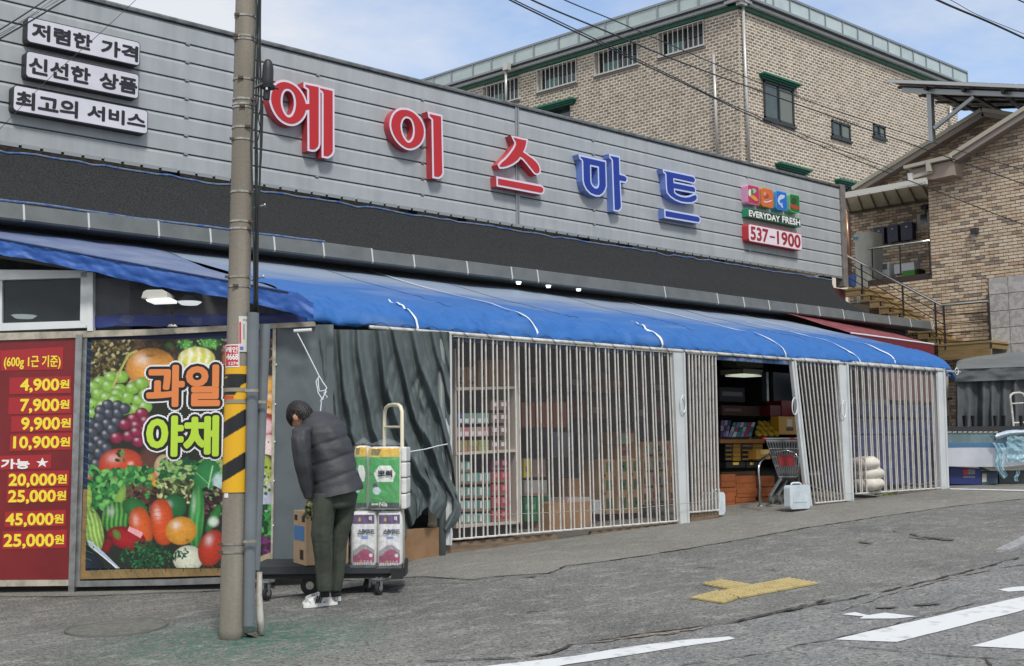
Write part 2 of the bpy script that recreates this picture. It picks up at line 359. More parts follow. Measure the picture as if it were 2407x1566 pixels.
gsheet('road_line', [(1090, 1575), (1140, 1566), (1350, 1542), (1480, 1520), (1600, 1505), (1715, 1496), (1728, 1501), (1690, 1508), (1600, 1520), (1480, 1540), (1330, 1562), (1250, 1580)], .0098, M_white, jit=.006)
gsheet('crosswalk_stripe', [(1960, 1503), (2108, 1509), (2407, 1434), (2700, 1360), (2700, 1305), (2407, 1402), (2250, 1437)], .0098, M_white, jit=.010)
gsheet('crosswalk_stripe', [(2283, 1519), (2407, 1525), (2700, 1440), (2700, 1390), (2407, 1484)], .0098, M_white, jit=.006)
gsheet('road_arrow', [(1978, 1444), (2010, 1439), (2040, 1446), (2080, 1440), (2155, 1449), (2105, 1454), (2020, 1454), (2030, 1449)], .0098, M_white, jit=.006)
gsheet('road_line', [(2345, 1386), (2380, 1380), (2440, 1376), (2440, 1388), (2370, 1391)], .0098, M_white, jit=.02)
gsheet('road_line', [(2233, 1148), (2420, 1152), (2420, 1154.5), (2233, 1150.5)], .012, M_white)
# concrete gutter slab at the right edge
kerb = [GP.px(*p, .03) for p in ((2340, 1291), (2372, 1292), (2470, 1248), (2440, 1243))]
mk('kerb', hexa(kerb, [p-Vector((0, 0, .06)) for p in kerb]), mat('kerb stone', '#9a9b9d', rough=.9, var='#7d7e80', vscale=12, bump=.5), kind='structure')
# manhole cover, faint in the asphalt
mc = GP.px(275, 1475); mr_ = .36
ring = [Vector((mc.x+mr_*cos(2*pi*k/40), mc.y+mr_*sin(2*pi*k/40), 0)) for k in range(40)]
for p in ring: p.z = gz(p.x, p.y)+.006
t = thing('manhole_cover', 'worn round manhole cover set flush in the asphalt at lower left', 'manhole cover', mc)
mk('lid', (ring, [tuple(range(40))]), mat('lid', '#6d6d68', rough=.9, var='#575852', vscale=20, bump=.7, bscale=70), t)
mk('rim', tube([p+Vector((0, 0, -.003)) for p in ring], .012, 6, closed=True), mat('lid rim', '#5b5b57', rough=.9), t)
# tactile paving: each tile a piece of its own, domes or bars raised
M_tac = mat('tactile yellow', '#ae9e6e', rough=.9, var='#95865a', vscale=10, vdet=6, fac=(.45, .7))
tp = thing('tactile_paving', 'yellow tactile paving tiles lying crosswise on the asphalt', 'tactile paving', GP.px(1770, 1380))
def tactile(q, bars):
    P3 = [GP.px(*p, .016) for p in q]; vs, fs = hexa(P3, [p-Vector((0, 0, .012)) for p in P3]); sh = [(vs, fs)]; n = 6
    for i in range(n):
        if bars and i % 2 == 0:
            s0, s1 = (i+.25)/n, (i+1.0)/n; A = lambda s, t_: P3[0].lerp(P3[1], t_).lerp(P3[3].lerp(P3[2], t_), s); b = [A(s0, .04), A(s0, .96), A(s1, .96), A(s1, .04)]
            sh.append(hexa([p+Vector((0, 0, .006)) for p in b], b))
        elif not bars:
            for j in range(n):
                s, t_ = (i+.5)/n, (j+.5)/n; c = P3[0].lerp(P3[1], t_).lerp(P3[3].lerp(P3[2], t_), s)
                b = [c+Vector((.020*cos(a*pi/3), .020*sin(a*pi/3), 0)) for a in range(6)]; tt = [c+Vector((.011*cos(a*pi/3), .011*sin(a*pi/3), .008)) for a in range(6)]
                sh.append(hexa(tt, b))
    return mk('tile', sh, M_tac, tp)
A, B, C, D = (1622, 1405), (1686, 1387), (1738, 1403), (1701, 1415)
def lerp2(a, b, t_): return (a[0]+(b[0]-a[0])*t_, a[1]+(b[1]-a[1])*t_)
tactile([d3(62, 1070), d3(250, 1022), d3(395, 1072), d3(295, 1106)], False)
a0, a1, b0, b1 = d3(262, 1028), d3(745, 935), d3(405, 1070), d3(948, 970)
for k in range(4): tactile([lerp2(a0, a1, k/4+.003), lerp2(a0, a1, (k+1)/4-.003), lerp2(b0, b1, (k+1)/4-.003), lerp2(b0, b1, k/4+.003)], False)
tactile([d3(150, 975), d3(285, 948), d3(380, 962), d3(235, 992)], True); tactile([d3(238, 992), d3(383, 963), d3(490, 980), d3(330, 1008)], True)

# ------------------------------------------------------------------ market building
mb = thing('market_building', 'long low grocery market building with grey sign wall behind the blue awning', 'shop building', (14, 14, gz(14, 14)))
M_panel = mat('sign cladding', '#a4a9ac', rough=.42, metal=0, var='#9ba1a4', vscale=2.2, streak=.12, spec=.35)
M_gap = mat('dark gap', '#31373a', rough=.8)
M_edge = mat('galvanised trim', '#9a9fa0', rough=.4, metal=.7)
uL = 2.2; uR = S.uv(1973, 434)[0]; uJ = S.uv(1213, 247)[0]; zT = 7.02; zB_ = 4.95
mk('panel_backing', pbox(S, uL, zB_+.01, uR, zT-.02, -.12, -.03), M_gap, mb)
npl = 8; dz = (zT-.05-zB_)/npl
for (a, b) in ((uL, uJ-.03), (uJ+.06, uR-.02)):
    for k in range(npl):
        z0 = zB_+dz*k; z1 = z0+dz-.011; pr = [(-.03, z0), (0, z0+.004), (.0, z1-.04), (-.020, z1), (-.03, z1)]
        mk('cladding_plank', hexa([S.w(a, z, h) for h, z in pr], [S.w(b, z, h) for h, z in pr]), M_panel, mb)
mk('joint_strip', [pbox(S, uJ-.03, zB_, uJ+.01, zT-.03, -.03, .012), pbox(S, uJ+.025, zB_, uJ+.06, zT-.03, -.03, .008)], M_edge, mb)
cap = [(-.16, zT-.05), (.03, zT-.05), (.035, zT-.02), (.03, zT), (-.16, zT+.01)]
mk('top_trim', hexa([S.w(uL, z, h) for h, z in cap], [S.w(uR, z, h) for h, z in cap]), mat('trim grey', '#7b7f80', rough=.5, metal=.4, var='#5d6162', vscale=8), mb)
mk('end_post', pbox(S, uR-.02, 4.75, uR+.16, zT+.02, -.16, .04), mat('end post', '#85807c', rough=.6, metal=.3, var='#726c68', vscale=6), mb)
bt = []
u = uL
while u < uR: bt.append(pbox(S, u, zB_-.03, u+.22, zB_+.02, -.02, .012+.004*random.random())); u += .26
mk('bottom_trim', bt, M_edge, mb, kind='stuff')
sc_ = []
for (cx_, cy_) in ((437, 300), (745, 380), (993, 430), (1396, 480), (1760, 560)):
    uu = S.uv(cx_, cy_)[0]
    for k in range(1, npl): sc_.append(pbox(S, uu-.03, zB_+dz*k-.02, uu+.03, zB_+dz*k+.01, 0, .014))
mk('panel_clip', sc_, M_edge, mb, kind='stuff')
for xx in (420, 800, 985, 1101, 1392, 1493, 1710, 1960):
    uu = S.uv(xx, 500)[0]; mk('sign_bracket', pbox(S, uu-.09, 3.9, uu+.09, 5.0, -.4, -.16), mat('bracket steel', '#3e3a3a', rough=.7), mb)
# upper storey wall seen through the slot, pale tile
UP = Plane((0, YS+1.1, 0), (0, -1, 0))
mk('upper_wall', [pbox(UP, 1.0, 3.9, uR+.8, 5.6, -.3, 0)], mat('cream tile wall', '#cfc4ac', rough=.7, var='#b59f83', vscale=14, vdet=2), mb)
# gutter fascia
gu0 = 1.5; guE = G.uv(2190, 769)[0]; zg0 = 3.685
print('gutter top z', G.uv(800, 580.5)[1], G.uv(2180, 748)[1], 'right', guE)
zg1 = 3.885
M_fas = mat('fascia', '#6c706f', rough=.45, metal=.3, var='#606463', vscale=3)
js = [52, 205, 370, 492, 642, 758, 872, 970, 1095, 1199, 1260, 1557, 1680, 1741, 1800, 1865, 1917, 1973, 2020, 2080, 2129, 2178]
uj = [gu0]+[G.uv(x, 560)[0] for x in js]+[guE]
for a, b in zip(uj, uj[1:]):
    t0 = random.uniform(-.008, .008); pr = [(-.25, zg1-.02), (.0, zg1+t0), (.02, zg1-.01+t0), (.05, zg0+.02), (.03, zg0), (-.3, zg0)]
    mk('fascia_segment', hexa([G.w(a+.006, z, h) for h, z in pr], [G.w(b-.006, z, h) for h, z in pr]), M_fas, mb)
    mk('joint_seal', hexa([G.w(b-.014, z, h+.004) for h, z in pr[1:5]], [G.w(b+.008, z, h+.004) for h, z in pr[1:5]]), mat('pale sealant', '#b9bcbb', rough=.6), mb)
# roof slab, store walls and floor of the shop
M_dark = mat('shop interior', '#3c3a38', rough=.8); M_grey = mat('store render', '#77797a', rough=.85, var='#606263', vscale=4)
mk('roof_slab', pbox(G, gu0, 3.78, guE-.1, 3.86, -8, -.3), M_dark, mb)
mk('beam', pbox(G, gu0, 3.45, guE-.2, 3.78, -.75, -.5), M_dark, mb)
SW = Plane((0, 13.6, 0), (0, -1, 0))
uD0, uD1 = SW.uv(1560, 900)[0], SW.uv(1990, 900)[0]
mk('store_wall', [pbox(SW, 1.5, -.6, uD0, 3.78, -.2, 0), pbox(SW, uD1, -.6, guE-.6, 3.78, -.2, 0), pbox(SW, uD0, 2.9, uD1, 3.78, -.2, 0)], M_grey, mb)
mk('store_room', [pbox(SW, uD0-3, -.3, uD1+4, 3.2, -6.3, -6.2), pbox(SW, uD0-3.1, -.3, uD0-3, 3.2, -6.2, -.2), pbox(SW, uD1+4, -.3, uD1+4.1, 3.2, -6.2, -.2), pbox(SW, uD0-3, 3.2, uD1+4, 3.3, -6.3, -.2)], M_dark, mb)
mk('side_wall', pbox(SW, guE-.8, 0, guE-.6, 3.78, -6, 0), M_grey, mb)
t = thing('ceiling_lamp', 'white box lamp hanging from the dark ceiling above the doorway', 'lamp', SW.px(*zD(450, 170)))
mk('housing', pxbox(SW, *zD(355, 150), *zD(542, 205), .3, .8), mat('lamp cream', '#c9c4a8', rough=.6), t)
mk('tube', pxbox(SW, *zD(360, 206), *zD(540, 224), .35, .75), mat('lamp tube', '#ffffff', emit=((.9, 1, .9), .5)), t)
# eave spotlights
for k, (x, y) in enumerate(((1219, 663), (1289, 671), (1360, 679))):
    p = G.px(x, y, -.04); tg = ('left', 'middle', 'right')[k]
    t = thing('eave_spotlight', '%s one of the three lit round spotlights under the eave' % tg, 'lamp', p, 'lit spotlights under the eave')
    mk('shade', tube([p+Vector((0, 0, .12)), p+Vector((0, 0, .01))], [.03, .07], 10), M_dark, t)
    mk('bulb', tube([p+Vector((0, 0, .005)), p+Vector((0, 0, -.035))], [.045, .03], 10), mat('bulb', '#ffffff', emit=((.85, 1, .95), 1.6)), t)
# shade net over the lean-to roof
M_net = mat('black shade net', '#222324', rough=1, var='#3b3c3d', vscale=60, vdet=2, fac=(.4, .6), spec=.1, bump=.6, bscale=90)
xtr = S.px(1956, 656, .1).x; xbr = G.px(2050, 737).x
def netf(s, t_):
    xr = xtr+(xbr-xtr)*t_; xr = xr - .35*sin(pi*t_)
    x = 1.6+(xr-1.6)*s; y = 14.62+(13.03-14.62)*t_; z = 4.83+(zg1+.0-4.83)*t_ - .05*sin(pi*t_) + .02*nz(x*.9, t_*3)
    if t_ == 0: z += .03*nz(x*3, 0)
    return Vector((x, y, z))
shade = mk('shade_net', grid(netf, 120, 8), M_net, label='black shade net stretched over the lean-to roof below the sign wall', cat='shade net', smooth=True)
M_blue = mat('blue tarp edge', '#3b62a0', rough=.7, var='#6a7a94', vscale=9, fac=(.42, .52))
mk('tarp_edge', tube([netf(k/120, 0)+Vector((0, -.02, .004)) for k in range(121)], .013, 6), M_blue, shade)
mk('tarp_edge', tube([netf(k/60*.35, 1)+Vector((0, -.02, .015)) for k in range(61)], .012, 6), M_blue, shade)

# ------------------------------------------------------------------ blue awning
aw = thing('blue_awning', 'long blue tarpaulin awning with white straps over the plastic curtains', 'awning', (13, YF, gz(13, YF)))
prof = [(13.45, 3.66), (13.0, 3.53), (12.49, 3.37), (11.75, 3.17), (11.07, 2.985), (10.68, 2.88), (10.43, 2.79), (10.25, 2.69), (10.13, 2.585), (10.085, 2.50), (10.10, 2.465), (10.16, 2.47)]
_cl = [0]
for a, b in zip(prof, prof[1:]): _cl.append(_cl[-1]+sqrt((a[0]-b[0])**2+(a[1]-b[1])**2))
def pf(t_):
    d = t_*_cl[-1]
    for i in range(len(prof)-1):
        if d <= _cl[i+1]+1e-9:
            k = (d-_cl[i])/(_cl[i+1]-_cl[i]); return Vector((0, prof[i][0]+(prof[i+1][0]-prof[i][0])*k, prof[i][1]+(prof[i+1][1]-prof[i][1])*k))
    return Vector((0, *prof[-1]))
ax0 = KP.x-.05; ax1 = 19.42
strapx = []
for x_ in (981, 1267, 1553, 1850, 2022, 2104): strapx.append(F.px(x_, 820).x)
def awf(s, t_, lift=0):
    x = ax0+(ax1-ax0)*s; p = pf(t_); b = pf(min(1, t_+.01))-pf(max(0, t_-.01)); nn = Vector((0, b.z, -b.y)).normalized()
    if nn.z < 0 and t_ < .9: nn = -nn
    g = max(0, min(1, (t_-.55)/.3)); q = 1-abs(t_-.9)/.1 if t_ > .8 else 0
    ds = min(abs(x-sx) for sx in strapx)
    bel = min(1, ds/.5)
    cz = max(0, 1-abs(nz(x*1.5+t_*5, t_*9, 3))*6.5); cy = max(0, 1-abs(nz(x*3.7-t_*11, t_*13, 8))*7); h = g*(.040*nz(x*1.3, t_*4)-.034*cz-.022*cy*min(1, ds*4)+.014*nz(x*5, t_*11, 4)) + .018*nz(x*.8, t_*3, 7)*(1-g) + .004*g*bel
    xx = x
    if t_ > .84: h += .022*nz(x*7, t_*16, 1)
    if s > .97:       # rounded right end
        k = (s-.97)/.03; p = p + Vector((0, .10*k*k, -.10*k*k if t_ > .6 else -.03*k))
    p = Vector((xx, p.y, p.z)) + nn*(h+lift); return p
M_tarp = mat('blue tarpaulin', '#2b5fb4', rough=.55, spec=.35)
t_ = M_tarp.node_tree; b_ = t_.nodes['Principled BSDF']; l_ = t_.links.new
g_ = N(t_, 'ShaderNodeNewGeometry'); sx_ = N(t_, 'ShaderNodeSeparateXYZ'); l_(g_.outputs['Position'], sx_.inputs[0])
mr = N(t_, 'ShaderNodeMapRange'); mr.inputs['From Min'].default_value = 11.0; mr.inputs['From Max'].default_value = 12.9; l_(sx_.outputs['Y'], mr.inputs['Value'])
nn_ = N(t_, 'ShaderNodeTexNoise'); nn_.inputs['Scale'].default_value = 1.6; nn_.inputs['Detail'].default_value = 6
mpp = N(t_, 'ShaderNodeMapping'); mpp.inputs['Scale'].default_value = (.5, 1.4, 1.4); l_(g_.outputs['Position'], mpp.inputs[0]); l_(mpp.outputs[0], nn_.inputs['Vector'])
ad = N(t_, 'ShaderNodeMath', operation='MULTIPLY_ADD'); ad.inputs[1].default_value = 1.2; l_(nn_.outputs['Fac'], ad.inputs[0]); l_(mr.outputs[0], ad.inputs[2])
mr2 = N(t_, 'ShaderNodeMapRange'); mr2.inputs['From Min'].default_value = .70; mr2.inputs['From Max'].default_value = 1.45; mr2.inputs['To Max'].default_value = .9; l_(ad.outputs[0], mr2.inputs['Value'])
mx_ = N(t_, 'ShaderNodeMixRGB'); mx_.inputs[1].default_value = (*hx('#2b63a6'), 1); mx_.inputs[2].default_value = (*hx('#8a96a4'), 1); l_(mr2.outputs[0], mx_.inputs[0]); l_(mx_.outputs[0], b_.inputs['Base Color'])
n3 = N(t_, 'ShaderNodeTexNoise'); n3.inputs['Scale'].default_value = 3.2; n3.inputs['Detail'].default_value = 6; n3.inputs['Distortion'].default_value = 1.6
bp_ = N(t_, 'ShaderNodeBump'); bp_.inputs['Strength'].default_value = .7; bp_.inputs['Distance'].default_value = .06; l_(n3.outputs['Fac'], bp_.inputs['Height']); l_(bp_.outputs[0], b_.inputs['Normal'])
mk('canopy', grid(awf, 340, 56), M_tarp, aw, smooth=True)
M_strap = mat('white strap', '#d7dde4', rough=.7)
for sx, t0 in zip(strapx, (.80, .0, .80, .0, .35, .0)):
    sft = (sx-ax0)/(ax1-ax0); hw = .014/(ax1-ax0)
    pts = [(awf(sft-hw, t0+(1-t0)*k/90, .02), awf(sft+hw, t0+(1-t0)*k/90, .02)) for k in range(91)]
    for _ in range(6): pts = [pts[0]]+[tuple((pts[j-1][e]+pts[j][e]*2+pts[j+1][e])/4 for e in (0, 1)) for j in range(1, len(pts)-1)]+[pts[-1]]
    mk('strap', ([p for q in pts for p in q], [(2*k, 2*k+1, 2*k+3, 2*k+2) for k in range(90)]), M_strap, aw, smooth=True)
# sewn seams
for x_ in (1120, 1420, 1700, 1960):
    sx = F.px(x_, 820).x; sft = (sx-ax0)/(ax1-ax0)
    mk('seam', tube([awf(sft, .02+.8*k/40, .003) for k in range(41)], .004, 4), mat('seam thread', '#43597f', rough=.8), aw)
M_pipe = mat('white pipe', '#c9cbc6', rough=.45, var='#9a9890', vscale=7)
pz = 2.47; px0 = F.px(865, 767).x
pipe = mk('front_pipe', tube([Vector((px0, YF-.03, pz)), Vector((ax1-.05, YF-.03, pz))], .021, 10), M_pipe, aw, smooth=True)
cp = []
for k in range(900): a = k*.25; x = px0+.05+(ax1-px0-.2)*k/900; cp.append(Vector((x, YF-.03+.03*cos(a), pz+.015+.04*sin(a))))
mk('lashing_cord', tube(cp, .0035, 4), mat('dark cord', '#2f3438', rough=.8), aw)
mk('inner_beam', pbox(F, ax0+1.0, 2.40, ax1-.2, 2.45, -.10, -.05), M_blue, aw)
# support rafters under the tarp
for k in range(9):
    x = px0+.3+k*(ax1-px0-.6)/8; mk('rafter', tube([Vector((x, 10.14, 2.41)), Vector((x, 13.4, 3.5))], .02, 6), M_pipe, aw)
# left awning facet: grey-blue sheet from the wall edge up under the gutter, blue valance hanging
le = [(-260, 513), (0, 562), (130, 586), (270, 612), (400, 636), (538, 661), (612, 675), (700, 691), (735, 716), (738, 752)]
HL = .28
eg = [W.px(*p, HL) for p in le]
bk = [Vector((x, 13.45, 3.68)) for x in (3.0, 4.1, 4.5, 4.95, 5.35, 5.75, 5.95, 6.25, 6.4, 6.5)]
def lf(s, t_):
    d = s*(len(eg)-1); i = min(len(eg)-2, int(d)); k = d-i; a = eg[i].lerp(eg[i+1], k); b = bk[i].lerp(bk[i+1], k); p = b.lerp(a, t_)
    return p + Vector((0, 0, -.02*sin(pi*t_)+.012*nz(p.x*2, p.y*2)))
M_tgrey = mat('faded tarp', '#5f6f94', rough=.5, var='#77829b', vscale=2.5)
M_tblue = mat('blue valance', '#22509a', rough=.55, var='#2d5da8', vscale=4, bump=.3, bscale=8, dist=.03)
la = thing('side_awning', 'short faded blue awning with hanging blue valance over the left window', 'awning', W.px(300, 620, HL))
mk('canopy', grid(lf, 60, 16), M_tgrey, la, smooth=True)
lo = [(-260, 545), (0, 597), (202, 636), (353, 671), (535, 701), (612, 718), (680, 735), (739, 752)]
def vf(s, t_):
    x = -260+(737+260)*s; yt = np.interp(x, [p[0] for p in le[:9]], [p[1] for p in le[:9]]); yb = np.interp(x, [p[0] for p in lo], [p[1] for p in lo])
    yb += 4*nz(x*.02, 0)
    return W.px(x, yt-3+(yb-yt+3)*t_, HL+.02+.035*nz(x*.016, t_*1.2)*t_+.012*nz(x*.05, t_*2, 4))
mk('valance', grid(vf, 160, 14), M_tblue, la, smooth=True)
mk('hem_cord', tube([W.px(*lerp2(le[i], le[i+1], k/4), HL+.03) for i in range(0, 7) for k in range(4)], .006, 5), mat('dark cord', '#2f3438'), la)

# ------------------------------------------------------------------ left wall: rails, window, vinyl, boards
M_alu = mat('aluminium', '#a3a5a4', rough=.35, metal=.8, var='#8a8b88', vscale=9)
M_rail = mat('cream rail', '#b4ae9f', rough=.6, var='#8e887a', vscale=8); M_upvc = mat('white upvc', '#d5dadb', rough=.35, var='#cdd2d3', vscale=3)
M_glassd = mat('window glass', '#3a4144', rough=.06, spec=.8, clear=(.3, (.8, .84, .84)))
sf = thing('shopfront_frame', 'steel frame of the left shopfront carrying boards and window', 'shopfront', W.px(300, 1380))
mk('top_rail', prism(W, [(-260, 790), (0, 783), (350, 774), (738, 756), (740, 767), (350, 788), (0, 800), (-260, 808)], -.04, .04), M_rail, sf)
mk('bottom_rail', prism(W, [(-280, 1366), (0, 1364), (170, 1363), (170, 1377), (0, 1379), (-280, 1382)], -.04, .03), M_rail, sf)
mk('bottom_rail', prism(W, [(172, 1366), (400, 1362), (645, 1352), (645, 1368), (400, 1376), (172, 1380)], -.04, .03), M_alu, sf)
def wpost(x0t, x1t, yt, x0b, x1b, yb, h0, h1, m, nm='post'): return mk(nm, prism(W, [(x0t, yt), (x1t, yt), (x1b, yb), (x0b, yb)], h0, h1), m, sf)
wpost(178, 193, 786, 160, 174, 1394, -.04, .06, M_alu); wpost(196, 205, 786, 178, 187, 1374, -.03, .02, M_alu); wpost(205, 218, 640, 205, 218, 778, -.03, .05, M_upvc)
wpost(641, 649, 764, 636, 640, 1340, -.03, .03, M_rail); wpost(205, 214, 790, 188, 202, 1350, -.06, -.02, mat('plywood edge', '#a58a62', rough=.8))
mk('header', prism(W, [(-260, 596), (0, 606), (205, 640), (205, 633), (0, 590), (-260, 560)], -.1, 0), mat('grey header', '#6b6c6a', rough=.8), sf)
wn = thing('shop_window', 'white framed window above the red price board', 'window', W.px(60, 770))
for q in ([(-260, 628), (0, 634), (205, 636), (205, 652), (0, 658), (-260, 655)], [(-260, 765), (0, 760), (190, 754), (205, 770), (0, 778), (-260, 785)], [(190, 640), (205, 637), (205, 768), (188, 755)], [(-262, 640), (-240, 640), (-240, 770), (-262, 770)]):
    mk('frame', prism(W, q, -.05, .035), M_upvc, wn)
mk('pane', prism(W, [(-245, 652), (192, 650), (190, 756), (-245, 770)], -.03, -.022), M_glassd, wn)
mk('mullion', prism(W, [(-3, 655), (5, 655), (4, 760), (-4, 760)], -.04, .01), M_upvc, wn)
vy = thing('vinyl_sheet', 'clear vinyl sheet stretched between the window and the awning corner', 'vinyl sheet', W.px(450, 770))
M_vin = mat('clear vinyl', '#aeb4bf', rough=.12, spec=.6, clear=(.14, (.93, .94, .97)))
mk('sheet', (lambda g: g)(grid(lambda s, t_: W.px(220+(735-220)*s, (625+s*100)+(768-s*10-(625+s*100))*t_, -.02+.02*nz(s*7, t_*3)), 50, 8)), M_vin, vy, smooth=True)
mk('blue_hem', grid(lambda s, t_: W.px(222+(735-222)*s, (742 + (-6)*s + 6*nz(s*12, 0))+(26)*t_, -.01+.015*nz(s*9, t_)), 60, 3), mat('blue film', '#3f4f94', rough=.3, clear=(.55, (.5, .55, .85))), vy, smooth=True)
# inner partition wall seen through window and vinyl
IW = Plane(W.w(0, 0, -1.3), W.n)
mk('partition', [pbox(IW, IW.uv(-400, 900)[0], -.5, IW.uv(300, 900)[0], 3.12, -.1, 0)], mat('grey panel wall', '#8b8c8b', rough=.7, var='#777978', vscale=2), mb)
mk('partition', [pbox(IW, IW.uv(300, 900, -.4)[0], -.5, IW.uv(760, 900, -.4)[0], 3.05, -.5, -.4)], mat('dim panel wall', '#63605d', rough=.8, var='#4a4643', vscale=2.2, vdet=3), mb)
mk('red_cabinet', pxbox(IW, *c4(690, 400), *c4(810, 680), -.3, -.05), mat('dark red cabinet', '#5a2622', rough=.6, var='#6d3a1a', vscale=6), label='dark red cabinet seen through the vinyl sheet', cat='cabinet')
mk('black_monitor', pxbox(IW, *c4(1020, 570), *c4(1190, 655), -.3, -.2), mat('black plastic', '#1c1c1e', rough=.4), label='black screen seen behind the vinyl sheet below the floodlight', cat='screen')
# floodlight
fl = thing('floodlight', 'white rectangular floodlight on a curved arm above the fruit banner', 'floodlight', W.px(*c4(1200, 735), .1))
q0 = [c4(985, 540), c4(1000, 492), c4(1025, 480), c4(1135, 478), c4(1165, 500), c4(1170, 540)]
mk('housing', prism(W, q0, .16, .42), mat('lamp white', '#b4b4ad', rough=.5), fl, bevel=.008)
mk('lens', prism(W, [c4(1020, 548), c4(1190, 536), c4(1188, 556), c4(1030, 562)], .2, .44), mat('lit lens', '#ffffff', emit=((.95, 1, 1), .75)), fl)
mk('arm', tube([W.px(*c4(*p), .15) for p in ((1120, 555), (1170, 580), (1205, 610), (1216, 650), (1214, 700), (1210, 735))], .008, 6), M_dark, fl)
mk('base', tube([W.px(*c4(1205, 738), .12), W.px(*c4(1205, 722), .12)], [.05, .03], 10), M_upvc, fl)
for nm, (x, y), lb in (('hanging_lamp', (168, 660), 'small lit lamp reflected dimly behind the white framed window'), ('hanging_lamp', (1325, 565), 'small lit lamp hanging behind the vinyl sheet')):
    p = IW.px(*c4(x, y), .3); t = thing(nm, lb, 'lamp', p)
    mk('shade', tube([p+Vector((0, 0, .07)), p], [.05, .16], 12), M_upvc, t); mk('bulb', tube([p, p-Vector((0, 0, .03))], [.13, .09], 12), mat('lit lens', '#ffffff'), t)

# red price board
pb = thing('price_board', 'dark red meat price board with yellow numerals', 'price board', W.px(90, 1364))
mk('board', prism(W, [(-280, 800), (180, 796), (163, 1362), (-300, 1366)], -.02, .02), mat('board red', '#7a2124', rough=.35, var='#6b1b1f', vscale=2), pb)
M_strip = mat('strip red', '#a0242a', rough=.3); M_yel = mat('sign yellow', '#ecd63a', rough=.5); M_ywh = mat('sign white', '#e6e4e2', rough=.5)
def strip(q, items):
    h = .024; s = mk('strip', prism(W, [zW(*p) for p in q], .02, h), M_strip, pb)
    for (tx, a, b, m, bo) in items: txt('lettering', tx, W, zW(*a), zW(*b), h+.002, m, s, bo)
strip([(-12, 487), (275, 470), (272, 568), (-12, 575)], [('(600g 1근 기준)', (18, 508), (262, 566), M_yel, .0025)])
strip([(-12, 478), (2, 478), (2, 572), (-12, 572)], [])
for q, n_t, a, b, c_, d_ in (
    ([(42, 604), (308, 597), (308, 670), (40, 676)], '4,900', (88, 608), (256, 668), (259, 612), (300, 650)),
    ([(38, 690), (310, 683), (308, 757), (36, 763)], '7,900', (88, 695), (256, 757), (259, 699), (300, 738)),
    ([(50, 771), (312, 765), (310, 833), (47, 838)], '9,900', (92, 775), (259, 837), (263, 779), (306, 819)),
    ([(44, 850), (312, 842), (309, 915), (42, 921)], '10,900', (58, 857), (256, 917), (260, 861), (303, 901)),
    ([(34, 1013), (300, 1005), (297, 1072), (32, 1079)], '20,000', (38, 1019), (244, 1079), (247, 1022), (289, 1062)),
    ([(30, 1087), (292, 1079), (289, 1140), (29, 1146)], '25,000', (36, 1090), (241, 1150), (245, 1093), (286, 1134)),
    ([(22, 1184), (286, 1176), (284, 1245), (18, 1252)], '45,000', (25, 1190), (231, 1250), (234, 1194), (275, 1234)),
    ([(12, 1270), (290, 1262), (287, 1340), (8, 1347)], '25,000', (16, 1280), (233, 1343), (236, 1283), (277, 1324))):
    strip(q, [(n_t, a, b, M_yel, .0055), ('원', c_, d_, M_yel, .0035)])
strip([(-12, 943), (223, 936), (221, 996), (-12, 1003)], [('가능', (5, 955), (128, 999), M_ywh, .005), ('★', (158, 950), (208, 990), M_ywh, .002)])

